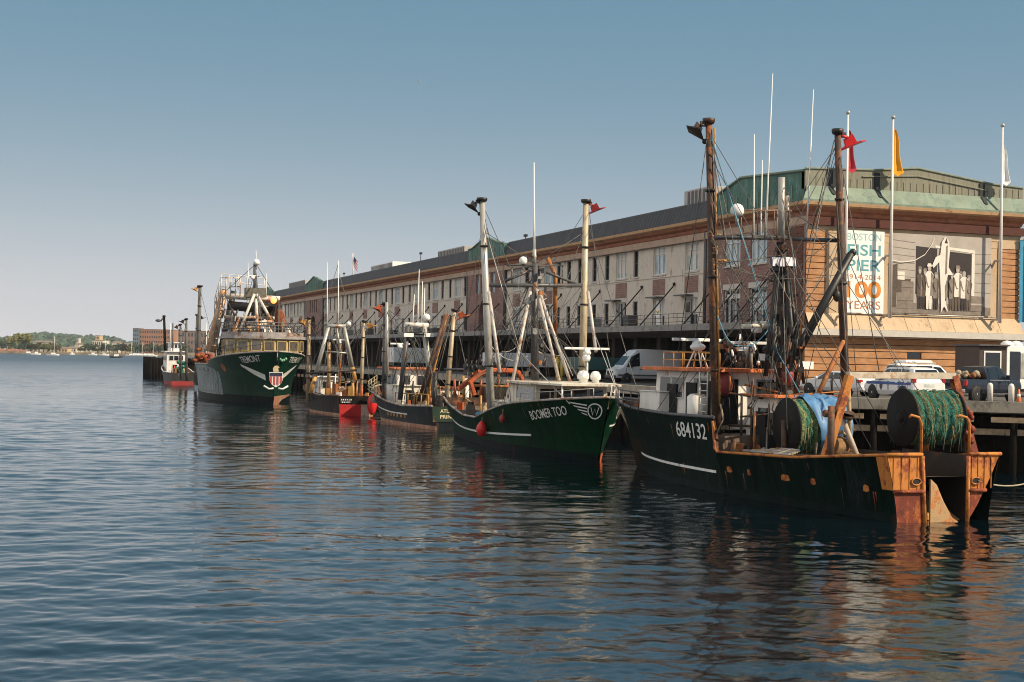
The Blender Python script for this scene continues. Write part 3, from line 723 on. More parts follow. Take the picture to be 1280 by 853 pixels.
sh = [(.50, .08), (.53, .12), (.525, .35), (.555, .5), (.61, .5), (.56, .6), (.57, .8), (.56, .93), (.525, .99), (.49, .92), (.475, .75), (.43, .72), (.395, .61), (.41, .58), (.465, .66), (.475, .5), (.485, .3), (.49, .14)]
pic(sh, 3, mb); pic([(.515, .9), (.55, .9), (.535, .97)], 1, mb); pic([(.525, .5), (.545, .52), (.55, .88), (.53, .86)], 2, mb)
pic([(.49, .02), (.52, .1), (.56, .03), (.535, .17), (.505, .2), (.49, .14)], 3, mb)
c0 = [(0, .66), (.1, .645), (.22, .67), (.32, .75), (.4, .9), (.42, .98)]
pic(c0 + [(a, b - .012) for a, b in c0[::-1]], 3, mb)
mb.build('printed_picture', sep, mur)
# flagpoles
pole_m = mat('white flagpole', (.70, .66, .64), .4, 0, .08, 3); brk_m = mat('painted iron bracket', (.42, .38, .34), .6, 0, .2, 3)
flagm = {'red': mat('red flag cloth', (.45, .03, .05), .8, 0, .2, 2, bmp=0), 'yellow': mat('golden yellow flag cloth', (.72, .34, .012), .8, 0, .15, 2, bmp=0), 'white': mat('white flag cloth', (.72, .74, .76), .8, 0, .15, 2, bmp=0)}
for (xt, yt, xb, yb, colr, ft, fb, fw) in ((1058.5, 143, 1057.5, 398, 'red', 161, 214, .95), (1116.6, 149, 1112.5, 398, 'yellow', 160, 218, 1.15), (1253.3, 159, 1249.8, 404, 'white', 180, 230, .95)):
    base = at(xb, yb, Y=E - 1.0); top = at(xt, yt, Y=E - 1.0); base.x = top.x = (base.x + top.x) / 2
    t = thing('flagpole', 'white flagpole bracketed to the end wall, flying a limp %s flag' % colr, 'flagpole', base, group='flagpoles on the end wall')
    MB().tube([base, top], [.13, .07], 12).build('pole', [pole_m], t)
    MB().ball(top + Vector((0, 0, .12)), .15, 8).build('finial', [grey_steel], t)
    for zz in (base.z + .25, 13.1):
        MB().tube([(base.x, E - 1.0, zz), (base.x, E - .35, zz), (base.x, E + .02, zz - .5)], .085, 8).build('bracket', [brk_m], t)
    z1, z0 = at(xt, ft, Y=E - 1).z, at(xt, fb, Y=E - 1).z
    mb = MB(); n, k = 22, 13; vs = []
    for i in range(n + 1):
        s = i / n; zz = z1 + (z0 - z1) * s
        for j in range(k + 1):
            q = j / k; wd = fw * (.16 + .84 * min(1, s * 1.12) ** .8) * (1.0 if s < .88 else 1 - (s - .88) * 4.5)
            x = base.x + .02 + q * wd * (.86 + .12 * math.sin(7 * s + 1)); yy = E - 1.0 + .2 * math.sin(q * 11 + s * 4) * (.3 + .7 * s) * (q + .1)
            vs.append((x, yy, zz - .5 * q * (1 - s) * s - .12 * q + .1 * math.sin(q * 6) * s))
    mb.add(vs, [(i * (k + 1) + j, i * (k + 1) + j + 1, (i + 1) * (k + 1) + j + 1, (i + 1) * (k + 1) + j) for i in range(n) for j in range(k)], 0, True)
    mb.build('flag', [flagm[colr]], t)
# roof plant and the distant roof flag
def roofbox(px0, px1, py0, py1, X, lab, m, name='rooftop_unit'):
    a = at(px0, py1, X=X); b = at(px1, py1, X=X); zt = at((px0 + px1) / 2, py0, X=X).z
    t = thing(name, lab, 'roof plant', ((X + X + 3) / 2, (a.y + b.y) / 2, 17.2))
    y0, y1 = min(a.y, b.y), max(a.y, b.y)
    MB().bx(X, X + 3, y0, y1, 17.2, zt).build('casing', [m], t, .04)
    mb = MB()
    for q in range(int((y1 - y0) / .7)): mb.bx(X - .03, X, y0 + .15 + q * .7, y0 + .55 + q * .7, 18.3, zt - .15)
    mb.build('louvre', [dark_grey], t)
    return t
lt_m = mat('pale roof plant', (.40, .38, .36), .7, 0, .15, 1)
roofbox(855, 887, 236, 262, 54.5, 'pale grey louvred roof unit behind the parapet, beside the tall rusty outrigger', lt_m)
roofbox(547, 580, 311, 330, 55, 'cream roof unit on the flank roof, left of the dark twin mast outrigger', lt_m)
roofbox(463, 490, 330, 350, 55, 'white low roof unit, right of the small roof flag', white_fibre)
roofbox(361, 381, 352, 366, 55, 'cream flat roof unit at the far end of the long roof', lt_m)
p = at(441, 350, X=56); pt = at(441, 317, X=56)
t = thing('flagpole', 'thin roof flagpole with a striped flag, far along the long roof', 'flagpole', (p.x, p.y, 17.2))
MB().tube([(p.x, p.y, 17.2), pt], .1, 8).build('pole', [pole_m], t)
fz = pt.z - .5
mb = MB()
for k in range(7):
    s = k * .26; mb.add([(p.x + .1 + .02 * k, p.y + .1, fz - s), (p.x + .75, p.y - .15, fz - .9 - s), (p.x + .75, p.y - .15, fz - 1.16 - s), (p.x + .1 + .02 * k, p.y + .1, fz - .26 - s)], [(0, 1, 2, 3)], k % 2)
mb.prism([(p.x + .08, p.y + .05, fz), (p.x + .45, p.y - .1, fz - .5), (p.x + .45, p.y - .1, fz - 1.3), (p.x + .08, p.y + .05, fz - .9)], (-.03, -.05, 0), 2)
mb.build('flag', [flagm['red'], flagm['white'], mat('navy cloth', (.02, .03, .10), .8)], t)
for k, (px, py, X) in enumerate(((657, 296, 52.6), (526, 318, 52.6), (430, 343, 52.6))):
    q = at(px, py, X=X)
    t = thing('camera_post', ('small dark camera on a stalk on the parapet right of the middle gable', 'small dark camera on a stalk on the parapet, between two roof units', 'small dark camera on a stalk on the far parapet, by the roof flag')[k], 'camera', (q.x, q.y, Z_PAR))
    MB().tube([(q.x, q.y, Z_PAR), (q.x, q.y, q.z)], .05, 6).build('stalk', [black_steel], t)
    MB().box((q.x, q.y, q.z + .12), (.3, .6, .26)).build('housing', [black_steel], t, .03)
# blue banner just round the far corner of the end wall
q = at(1277.5, 300, Y=E - .3); q2 = at(1277.5, 403, Y=E - .3)
t = thing('side_banner', 'narrow blue and white banner hanging at the far right corner of the building', 'banner', (q.x, E - .3, q2.z))
MB().bx(q.x - .15, q.x + .75, E - .32, E - .28, q2.z, q.z).build('banner_sheet', [mat('bright blue banner', (.03, .24, .42), .6, 0, .25, 1.2)], t)
MB().bx(q.x - .2, q.x + .8, E - .35, E - .24, q.z - .02, q.z + .1).build('arm', [grey_steel], t)
MB().bx(q.x + .75, q.x + 1.0, E - .9, E - .1, 7.0, 15.0).build('post', [dark_grey], t)
# ================================================================= VEHICLES
def vehicle(name, label, cat, loc, heading, secs, hw, body, wheels, wr, side_glass, front_glass, back_glass, extras=None, group=None):
    """secs: y, z_low, z_belt, z_top, half width of top; nose at +y.  heading = world angle of the nose, anticlockwise from +Y"""
    t = thing(name, label, cat, loc, heading, group)
    Mx = world(t)
    def sec(i):
        y, zl, zb, zt, hr = secs[i]
        k = .9 if i in (0, len(secs) - 1) else 1.0
        h = hw * k
        return [(h * .9, zl), (h, zl + .22), (h, (zl + zb) / 2 + .1), (h * .965, zb), ((h * .965 + hr) / 2 + .02, (zb + zt) / 2 + .01), (hr, zt - .04 if zt > zb + .2 else zt), (hr * .82, zt)]
    mb = MB(); n = None; vs = []
    for i in range(len(secs)):
        s = sec(i); ring = [(x, secs[i][0], z) for x, z in s] + [(-x, secs[i][0], z) for x, z in s[::-1]]
        n = len(ring); vs += [Mx @ Vector(p) for p in ring]
    fs = [(i * n + k, i * n + (k + 1) % n, (i + 1) * n + (k + 1) % n, (i + 1) * n + k) for i in range(len(secs) - 1) for k in range(n)]
    fs += [list(range(n))[::-1], [(len(secs) - 1) * n + k for k in range(n)]]
    mb.add(vs, fs, 0, False); mb.build('body', [body], t, .025)
    def lerp(y):
        for i in range(len(secs) - 1):
            if secs[i][0] <= y <= secs[i + 1][0]:
                k = (y - secs[i][0]) / (secs[i + 1][0] - secs[i][0]); return [a + (b - a) * k for a, b in zip(secs[i], secs[i + 1])]
        return secs[-1]
    for sd in (-1, 1):
        for ys in sorted({round(g[i], 2) for g in side_glass for i in (0, 1)}):       # door gaps
            q = lerp(ys); mg = MB(); mg.bx(sd * (hw - .005), sd * (hw + .006), ys - .012, ys + .012, q[1] + .24, q[2] - .03); mg.v = [tuple(Mx @ Vector(p)) for p in mg.v]; mg.build('door_gap', [black_rubber], t)
        for g in side_glass[:2]:
            mg = MB(); mg.bx(sd * (hw - .02), sd * (hw + .03), g[0] + .08, g[0] + .28, lerp(g[0])[2] - .14, lerp(g[0])[2] - .1); mg.v = [tuple(Mx @ Vector(p)) for p in mg.v]; mg.build('door_handle', [body], t)
        for (ya, yb, yc, yd) in side_glass:      # belt from ya to yb, top from yc to yd
            P = []
            for y, up in ((ya, 0), (yb, 0), (yd, 1), (yc, 1)):
                q = lerp(y); zb, zt, hr = q[2], q[3], q[4]
                k = .08 if not up else .84
                x = hw * .965 + (hr - hw * .965) * k; P.append(Mx @ Vector((sd * (x + .018), y, zb + (zt - zb) * k)))
            nrm = (Mx.to_3x3() @ Vector((sd, 0, .3))).normalized() * .012
            MB().prism(P, nrm).build('side_window', [glass_dark], t)
    for gl, nm in ((front_glass, 'windscreen'), (back_glass, 'rear_window')):
        if not gl: continue
        a, b = secs[gl[0]], secs[gl[1]]
        up, dn = (a, b) if a[3] > b[3] else (b, a)
        k0, k1 = .1, .9
        P = []
        for sd, k in ((-1, k0), (1, k0), (1, k1), (-1, k1)):
            y = dn[0] + (up[0] - dn[0]) * k; z = dn[3] + (up[3] - dn[3]) * k; hx = (dn[4] + (up[4] - dn[4]) * k) * .86
            P.append(Mx @ Vector((sd * hx, y, z)))
        sgn = 1 if dn[0] > up[0] else -1
        nrm = (Mx.to_3x3() @ Vector((0, sgn * (up[3] - dn[3]), abs(up[0] - dn[0]) + .05))).normalized() * .03
        MB().prism(P, nrm).build(nm, [glass_dark], t)
    for wy in wheels:
        for sd in (-1, 1):
            c = Mx @ Vector((sd * (hw - .1), wy, wr)); ax = Mx.to_3x3() @ Vector((sd, 0, 0))
            arch = MB().lathe(c, [(wr * 1.16, -.1), (wr * 1.16, .112)], ax, 20).build('wheel_arch', [black_rubber], t)
            wh = MB().lathe(c, [(wr * .6, -.12), (wr * .97, -.12), (wr, -.08), (wr, .08), (wr * .96, .125), (wr * .64, .13)], ax, 24).build('wheel', [black_rubber], t)
            rm = MB().lathe(c, [(wr * .64, .09), (wr * .62, .128), (wr * .5, .12), (wr * .2, .128), (0, .135)], ax, 20)
            rm.build('rim', [mat('alloy rim', (.5, .5, .5), .35, .6, .1, 3, bmp=0)], wh)
            mbh = MB(); n1 = ax.orthogonal().normalized(); n2 = ax.cross(n1)
            for q in range(5):
                a = 2 * PI * q / 5
                cc = c + ax * .122 + (n1 * math.cos(a) + n2 * math.sin(a)) * wr * .4; mbh.lathe(cc, [(wr * .13, 0), (wr * .12, .012), (0, .013)], ax, 8)
            mbh.build('rim_hole', [black_rubber], wh)
    return t, Mx
def vbox(t, Mx, name, m, x0, x1, y0, y1, z0, z1, bevel=.015, both=False):
    for sd in ((1, -1) if both else (1,)):
        mb = MB(); mb.bx(min(x0 * sd, x1 * sd), max(x0 * sd, x1 * sd), y0, y1, z0, z1); mb.v = [tuple(Mx @ Vector(p)) for p in mb.v]; mb.build(name, m if isinstance(m, list) else [m], t, bevel)
car_white = mat('white car paint', (.74, .74, .75), .25, 0, .04, 1, bmp=0)
car_grey_in = mat('pale silver car paint', (.62, .63, .65), .25, .1, .04, 1, bmp=0)
car_navy = mat('dark navy car paint', (.012, .016, .028), .22, 0, .1, 1, bmp=0)
van_grey = mat('pale grey van paint', (.60, .61, .64), .3, 0, .05, 1, bmp=0)
lampred = mat('red lamp lens', (.35, .01, .01), .2, bmp=0); lampclr = mat('clear lamp lens', (.6, .6, .58), .15, bmp=0); chrome = mat('chrome', (.6, .6, .6), .2, .9, bmp=0)
plate_m = mat('licence plate', (.55, .6, .55), .4, bmp=0)
blue_st = mat('blue livery stripe', (.02, .08, .30), .35, bmp=0)
# --- patrol SUV: front wheel about 78 m out, tail towards the water's end
fw = at(1095, 497, z=DZ + .02); fw = Vector((45.0, 67.0, DZ))
suv_secs = [(-2.45, .42, .95, 1.0, .86), (-2.4, .36, 1.05, 1.12, .88), (-2.05, .3, 1.1, 1.72, .72), (-1.5, .3, 1.1, 1.79, .74), (.1, .3, 1.06, 1.80, .74), (.5, .3, 1.05, 1.75, .70), (1.35, .3, 1.03, 1.08, .80), (2.2, .34, .92, .96, .78), (2.5, .4, .8, .84, .7)]
hd = math.radians(-2)
t, Mx = vehicle('patrol_car', 'white patrol car with blue side stripe and roof lights, tail towards the fishing boats', 'car', (45.85, 65.7, DZ), hd, suv_secs, .99, car_white, (-1.45, 1.5), .38, [(-1.95, -1.15, -1.75, -1.1), (-1.05, -.1, -1.0, -.1), (0.0, 1.05, 0.0, .42)], (5, 6), (1, 2))
vbox(t, Mx, 'roof_light_bar', white_fibre, -.62, .62, -.35, .0, 1.84, 1.97, .03); vbox(t, Mx, 'roof_rail', black_steel, .6, .66, -1.7, .3, 1.81, 1.87, .01, True)
vbox(t, Mx, 'livery_stripe', blue_st, .985, 1.002, -2.2, 2.1, .84, .99, 0, True)
v, f, tw = text_verts('POLICE', .17, .01)
MB().add([Mx @ Vector((-1.004, -1.0 - a + .0, .99 - .36 + c)) for a, c in v], f).build('lettering', [blue_st], t)
MB().add([Mx @ Vector((-1.006, .35 - a * .9, 1.0 + c * .0)) for a, c in v[:0]], []) if False else None
sh = MB().prism([Mx @ Vector((-1.0, .62 + a, .62 + b)) for a, b in ((-.13, .25), (.13, .25), (.13, .08), (0, -.1), (-.13, .08))], Mx.to_3x3() @ Vector((-.012, 0, 0))).build('door_shield', [mat('navy shield', (.03, .03, .06), .4)], t)
vbox(t, Mx, 'tail_light', lampred, .78, .99, -2.46, -2.2, .98, 1.28, .02, True); vbox(t, Mx, 'licence_plate', plate_m, -.28, .28, -2.475, -2.45, .78, .92, 0)
vbox(t, Mx, 'bumper', black_rubber, -.9, .9, -2.52, -2.4, .36, .5, .02); vbox(t, Mx, 'headlight', lampclr, .6, .85, 2.3, 2.47, .72, .84, .02, True); vbox(t, Mx, 'mirror', car_white, 1.0, 1.2, .75, .92, 1.05, 1.22, .03, True)
# --- white saloon beyond it
sal = [(-2.45, .4, .8, .84, .8), (-2.3, .32, .98, 1.06, .8), (-1.75, .28, .98, 1.09, .74), (-1.0, .28, .97, 1.42, .6), (.1, .28, .96, 1.47, .62), (.4, .28, .95, 1.43, .6), (1.25, .28, .94, .99, .78), (2.1, .3, .82, .86, .78), (2.45, .36, .68, .72, .72)]
t, Mx = vehicle('saloon_car', 'pale silver white saloon car with red tail light, parked beyond the rusty gallows leg', 'car', (SALX, SALY, DZ), math.radians(17), sal, .93, car_grey_in, (-1.45, 1.45), .34, [(-1.3, -.35, -1.05, -.35), (-.25, .9, -.25, .35)], (5, 6), (2, 3))
vbox(t, Mx, 'tail_light', lampred, .62, .94, -2.44, -2.2, .8, .99, .03, True); vbox(t, Mx, 'bumper', car_grey_in, -.86, .86, -2.53, -2.4, .36, .62, .05); vbox(t, Mx, 'licence_plate', plate_m, -.27, .27, -2.47, -2.43, .74, .88, 0); vbox(t, Mx, 'exhaust', chrome, .55, .75, -2.55, -2.4, .3, .36, .01, True); vbox(t, Mx, 'mirror', car_grey_in, .95, 1.13, .7, .86, .98, 1.12, .03, True)
# --- white people carrier behind the patrol car, only its roof showing
mpv = [(-2.4, .4, 1.0, 1.05, .86), (-2.35, .32, 1.1, 1.2, .86), (-2.1, .3, 1.15, 1.92, .74), (.4, .3, 1.1, 1.96, .76), (.9, .3, 1.1, 1.9, .72), (1.7, .3, 1.08, 1.14, .8), (2.3, .34, .95, 1.0, .78), (2.45, .4, .8, .85, .7)]
t, Mx = vehicle('people_carrier', 'white people carrier with a roof rack, mostly hidden behind the patrol car', 'car', (53.3, 74.5, DZ), math.radians(-82), mpv, .99, car_white, (-1.4, 1.5), .36, [(-2.0, -1.0, -1.95, -1.0), (-.9, .1, -.9, .1), (.2, 1.4, .2, .8)], (4, 5), (1, 2))
vbox(t, Mx, 'roof_rack', grey_steel, .55, .62, -1.9, .6, 2.0, 2.07, .01, True); vbox(t, Mx, 'rack_bar', black_steel, -.62, .62, -1.2, -1.1, 2.05, 2.12, .01); vbox(t, Mx, 'roof_box', white_fibre, -.5, .45, -1.7, .5, 2.0, 2.2, .08)
# --- navy pickup, nose to the right
pk = [(-2.9, .55, 1.1, 1.14, .9), (-2.85, .5, 1.16, 1.2, .9), (-.75, .45, 1.18, 1.22, .9), (-.7, .45, 1.2, 1.86, .74), (.6, .45, 1.18, 1.93, .76), (.95, .45, 1.18, 1.88, .74), (1.65, .45, 1.16, 1.22, .84), (2.7, .5, 1.08, 1.12, .82), (2.95, .55, .95, 1.0, .76)]
t, Mx = vehicle('pickup_truck', 'dark navy pickup truck with chrome wheels, parked behind the white bollards', 'pickup', (49.9, 64.6, DZ), math.radians(-68), pk, 1.0, car_navy, (-1.85, 1.85), .43, [(-.55, .35, -.5, .35), (.45, 1.4, .45, .85)], (5, 6), None)
vbox(t, Mx, 'side_trim', chrome, 1.0, 1.012, -.6, 1.5, 1.15, 1.19, 0, True); vbox(t, Mx, 'tail_light', lampred, .84, 1.0, -2.93, -2.75, .85, 1.15, .02, True); vbox(t, Mx, 'bumper', chrome, -.95, .95, -3.05, -2.9, .5, .7, .03); vbox(t, Mx, 'mirror', car_navy, 1.02, 1.25, 1.05, 1.25, 1.2, 1.45, .03, True); vbox(t, Mx, 'running_board', dark_grey, .95, 1.12, -.7, 1.1, .4, .48, .01, True)
mb = MB(); R5 = random.Random(4)
for k in range(14): mb.ball(Mx @ Vector((R5.uniform(-.6, .6), R5.uniform(-1.4, -.85), R5.uniform(1.2, 1.55))), R5.uniform(.1, .2), 5, k % 2)
tag(mb.build('net_bundle', [rust, rope_tan]), 'heap of rusty brown net and rope riding in the pickup bed', 'net')
# --- service trailer with windows behind the pickup
tl = at(1224, 440, Y=74); tr = at(1300, 440, Y=74); ztp = at(1240, 432, Y=74).z
tx0, tx1 = tl.x, tl.x + 9.5
t = thing('service_trailer', 'white and dark catering trailer with square windows, parked behind the pickup', 'trailer', ((tx0 + tx1) / 2, 75.2, DZ))
mb = MB(); mb.bx(tx0, tx0 + 2.1, 74, 76.4, DZ + .5, ztp - .06, 1); mb.bx(tx0 + 2.1, tx1, 74, 76.4, DZ + .5, ztp, 0)
mb.build('body', [white_fibre, mat('dark brown trailer panel', (.05, .032, .028), .5)], t, .04)
MB().bx(tx0 - .15, tx0 + 2.2, 73.8, 76.5, ztp - .04, ztp + .06).build('roof_edge', [dark_grey], t)
mb = MB().bx(tx0 + .35, tx0 + 1.65, 73.95, 74.0, DZ + 1.0, ztp - .35); o = mb.build('window', [white_fibre], t)
MB().bx(tx0 + .45, tx0 + 1.55, 73.93, 73.95, DZ + 1.1, ztp - .45).build('pane', [glass_dark], o)
for k in range(5):
    a = tx0 + 2.6 + k * 1.35
    if k % 2 == 0: MB().bx(a - .25, a + .5, 73.965, 73.995, DZ + .6, ztp - .35).build('dark_panel', [mat('navy trailer panel', (.015, .02, .035), .4)], t)
    o = MB().bx(a + .55, a + 1.15, 73.95, 74.0, DZ + 1.2, ztp - .4).build('window', [mat('grey window frame', (.5, .5, .48), .4)], t)
    MB().bx(a + .62, a + 1.08, 73.93, 73.95, DZ + 1.27, ztp - .47).build('pane', [mat('pale blind', (.36, .34, .29), .4)], o)
for k, dx in enumerate((2.9, 3.6, 6.2)): MB().lathe((tx0 + dx, 75, ztp), [(.4, 0), (.4, .15), (.25, .3), (0, .36)], n=14).build('roof_vent', [white_fibre], t)
for k in (1.2, 7.0):
    o = MB().lathe((tx0 + k, 74.0, DZ + .36), [(.36, -.02), (.36, .2), (.2, .22), (0, .22)], (0, 1, 0), 18).build('wheel', [black_rubber], t)
MB().bx(tx0 + .2, tx1 - .2, 74.1, 76.2, DZ + .3, DZ + .5).build('chassis', [black_steel], t)
# sign on a post by the quay
q = at(1008, 457, Y=78); t = thing('notice_board', 'small white notice on a post in front of the brick corner', 'sign', (q.x, 78, DZ))
MB().tube([(q.x, 78.03, DZ), (q.x, 78.03, q.z + .3)], .05, 6).build('post', [rust_dark], t); MB().bx(q.x - .55, q.x + .5, 77.96, 78.0, q.z - .22, q.z + .25).build('board', [white_fibre], t)
# --- delivery van backed to the loading doors, nose to the water
van = [(-3.2, .45, 1.25, 2.55, .82), (-3.15, .35, 1.25, 2.7, .84), (.6, .35, 1.25, 2.76, .84), (1.25, .35, 1.25, 2.68, .82), (1.75, .35, 1.25, 2.25, .80), (2.45, .35, 1.22, 1.34, .86), (3.0, .38, 1.0, 1.08, .8), (3.2, .42, .8, .86, .74)]
p = at(803, 474, X=49.3); yv = p.y
t, Mx = vehicle('delivery_van', 'pale grey high roofed delivery van, nose to the water under the canopy', 'van', (49.6, yv, DZ), math.radians(90), van, 1.02, van_grey, (-1.9, 2.15), .37, [(1.0, 2.2, 1.0, 1.7)], (4, 5), None)
vbox(t, Mx, 'headlight', lampclr, .62, .95, 2.85, 3.15, .9, 1.1, .03, True); vbox(t, Mx, 'grille', black_rubber, -.55, .55, 3.16, 3.24, .62, .95, .02); vbox(t, Mx, 'bumper', dark_grey, -.95, .95, 3.1, 3.3, .35, .6, .04); vbox(t, Mx, 'mirror', black_rubber, 1.03, 1.28, 1.75, 1.95, 1.25, 1.6, .04, True); vbox(t, Mx, 'door_handle', black_rubber, 1.02, 1.035, .75, .98, 1.08, 1.13, 0, True); vbox(t, Mx, 'side_moulding', dark_grey, 1.01, 1.03, -3.0, 2.9, .55, .68, 0, True)
# --- box trucks at the loading doors
def box_truck(px0, px1, pt, X0, lab, boxm, ln=5.5):
    a = at(px0, 450, X=X0); zt = at(px0, pt, X=X0).z; b = at(px1, 450, X=X0)
    y0, y1 = min(a.y, b.y), max(a.y, b.y); y1 = min(y1, y0 + 6)
    t = thing('box_truck', lab, 'truck', (X0 + ln / 2, (y0 + y1) / 2, DZ))
    MB().bx(X0, X0 + ln, y0, y1, DZ + .95, zt).build('cargo_box', [boxm], t, .05)
    mb = MB()
    for k in range(6): mb.bx(X0 - .02, X0, y0 + .12 + k * (y1 - y0 - .2) / 6, y0 + .18 + k * (y1 - y0 - .2) / 6, DZ + 1, zt - .1)
    mb.bx(X0 - .02, X0, (y0 + y1) / 2 - .03, (y0 + y1) / 2 + .03, DZ + 1, zt - .1); mb.build('door_seam', [grey_steel], t)
    MB().bx(X0 + .1, X0 + ln, y0 + .3, y1 - .3, DZ + .55, DZ + .95).build('chassis', [black_steel], t)
    for yy in (y0 + .25, y1 - .25):
        for xx in (X0 + 1.0, X0 + ln - .8): MB().lathe((xx, yy - .15, DZ + .45), [(.45, 0), (.45, .3), (0, .31)], (0, 1, 0), 16).build('wheel', [black_rubber], t)
    return t
box_truck(568, 627, 440.5, 45.5, 'white box truck with a plain body, behind the boat with the orange arch', mat('white truck box', (.68, .68, .70), .5, 0, .05, 1))
box_truck(468, 492, 434.5, 45.0, 'white square box truck farther down the quay, behind the rusty blue grey trawler', white_fibre)
teal_m = mat('teal machinery paint', (.035, .10, .095), .5, 0, .2, 2, .15)
t = box_truck(686, 730, 446, 45.8, 'teal green tank truck in the shade under the canopy', teal_m, 4)
# fork of yellow posts next to it
for k, (px, py) in enumerate(((697, 446), (703, 444))):
    q = at(px, py, X=44.5)
    o = MB().tube([(44.5, q.y, DZ), (44.5, q.y, q.z)], .14, 8).build('guard_post', [yellow_paint]); tag(o, 'yellow guard post on the shaded quay beside the teal truck', 'post', 'yellow guard posts by the teal truck')
# ================================================================= BOATS
def curve(pts):
    xs = [p[0] for p in pts]; ys = [p[1] for p in pts]
    def f(t):
        if t <= xs[0]: return ys[0]
        for i in range(len(xs) - 1):
            if t <= xs[i + 1]:
                k = (t - xs[i]) / (xs[i + 1] - xs[i])
                m0 = (ys[i + 1] - ys[max(i - 1, 0)]) / max(1e-6, xs[i + 1] - xs[max(i - 1, 0)]); m1 = (ys[min(i + 2, len(xs) - 1)] - ys[i]) / max(1e-6, xs[min(i + 2, len(xs) - 1)] - xs[i])
                h = xs[i + 1] - xs[i]
                return (2 * k**3 - 3 * k**2 + 1) * ys[i] + (k**3 - 2 * k**2 + k) * h * m0 + (-2 * k**3 + 3 * k**2) * ys[i + 1] + (k**3 - k**2) * h * m1
        return ys[-1]
    return f
def lin(pts):
    return lambda t: float(np.interp(t, [p[0] for p in pts], [p[1] for p in pts]))
class Boat:
    def __init__(s, name, label, cat, stern, bow, bd, bw, zs, rake=1.6, p=1.4, step=None, group=None):
        st, bo = Vector((*stern, 0)), Vector((*bow, 0)); d = bo - st
        s.Len = d.length; s.rot = math.atan2(-d.x, d.y); s.rake = rake; s.p = p
        s.root = thing(name, label, cat, st, s.rot, group); s.M = world(s.root)
        s.bd, s.bw, s.zs = curve(bd), curve(bw), lin(zs); s.zpts = zs
    def P(s, x, y, z): return s.M @ Vector((x, y, z))
    def hp(s, t, z, side=1, off=0.0):
        zs = s.zs(t); v = max(0.0, min(1.0, z / zs)); k = max(0.0, min(1.0, (t - .5) / .5)); k = k * k
        y = t * (s.Len - s.rake) + s.rake * k * v
        bw, bd = max(.03, s.bw(t)), max(.04, s.bd(t))
        x = bw + (bd - bw) * v ** s.p if z >= 0 else bw * (1 + z * .35)
        return s.P(side * (max(x, .02) + off), y, z)
    def ts(s, n=44):
        a = [1 - (1 - i / n) ** 1.25 for i in range(n + 1)] + [q[0] for q in s.zpts]
        return sorted(set(round(q, 4) for q in a))
    def hull(s, mats, boot=.35, bulw=.9, transom=True, hull_name='hull', deckm=None, railm=None, tmat=None, zk=-.7):
        ts = s.ts(); fr = [0, .12, .3, .5, .7, .86, .95, 1]
        mb = MB()
        for side in (-1, 1):
            vs = []; 
            for t in ts:
                zs = s.zs(t); b = min(boot, zs * .6)
                zz = [zk, 0, b] + [b + (zs - b) * f for f in fr[1:]]
                vs += [s.hp(t, z, side) for z in zz]
            n = len(zz)
            for r in range(n - 1):
                mb.add(vs, [(i * n + r, (i + 1) * n + r, (i + 1) * n + r + 1, i * n + r + 1) for i in range(len(ts) - 1)], 0 if r < 2 else 1, True)
            # inner face of the bulwark
            vi = []
            for t in ts:
                zs = s.zs(t); zd = zs - bulw
                for z in (zs, zd): 
                    q = s.M.inverted() @ s.hp(t, max(.05, z), side); q.x = side * max(.01, abs(q.x) - .09 - (0 if z == zs else .05)); q.z = z; vi.append(s.M @ q)
            mb.add(vi, [(i * 2, i * 2 + 1, i * 2 + 3, i * 2 + 2) for i in range(len(ts) - 1)], 2, True)
        # stern
        zs = s.zs(0); b = min(boot, zs * .6); zz = [zk, 0, b] + [b + (zs - b) * f for f in fr[1:]]
        if transom:
            for r in range(len(zz) - 1):
                mb.quad(s.hp(0, zz[r], -1), s.hp(0, zz[r], 1), s.hp(0, zz[r + 1], 1), s.hp(0, zz[r + 1], -1), (0 if r < 2 else 1) if tmat is None else tmat[0 if r < 2 else 1])
            a, c = s.hp(0, zs, -1, -.1), s.hp(0, zs, 1, -.1); f_ = s.M.to_3x3() @ Vector((0, .1, 0)); dn = Vector((0, 0, -bulw))
            mb.quad(a + f_, c + f_, c + f_ + dn, a + f_ + dn, 2)
        o = mb.build(hull_name, mats, s.root); s.hullo = o
        mb = MB()
        vs = []
        for t in ts:
            z = s.zs(t) - bulw
            for side in (-1, 1):
                q = s.M.inverted() @ s.hp(t, max(.05, z), side, -.12); q.z = z + .01; q.x = q.x if abs(q.x) > .01 else side * .01; vs.append(s.M @ q)
        mb.add(vs, [(i * 2, i * 2 + 1, i * 2 + 3, i * 2 + 2) for i in range(len(ts) - 1)]); mb.build('deck', [deckm or deck_wood], s.root)
        if railm:
            for side in (-1, 1):
                MB().tube([s.hp(t, s.zs(t) + .03, side, -.05) for t in ts], .085, 6).build('cap_rail', [railm], s.root)
        return o
    def strip(s, name, m, t0, t1, zf, h, side, off=.022, n=40, parent=None):
        vs = []
        for i in range(n + 1):
            t = t0 + (t1 - t0) * i / n; z = zf(t)
            vs += [s.hp(t, z - h / 2, side, off), s.hp(t, z - h / 2, side, -.01), s.hp(t, z + h / 2, side, off), s.hp(t, z + h / 2, side, -.01)]
        fs = []
        for i in range(n): a = i * 4; fs += [(a, a + 4, a + 6, a + 2), (a, a + 1, a + 5, a + 4), (a + 2, a + 6, a + 7, a + 3)]
        return MB().add(vs, fs).build(name, [m], parent or s.hullo)
    def arc(s, z, side):
        T = [i / 400 for i in range(401)]; P = [s.hp(t, z, side) for t in T]; d = [0]
        for i in range(400): d.append(d[-1] + (P[i + 1] - P[i]).length)
        return T, d
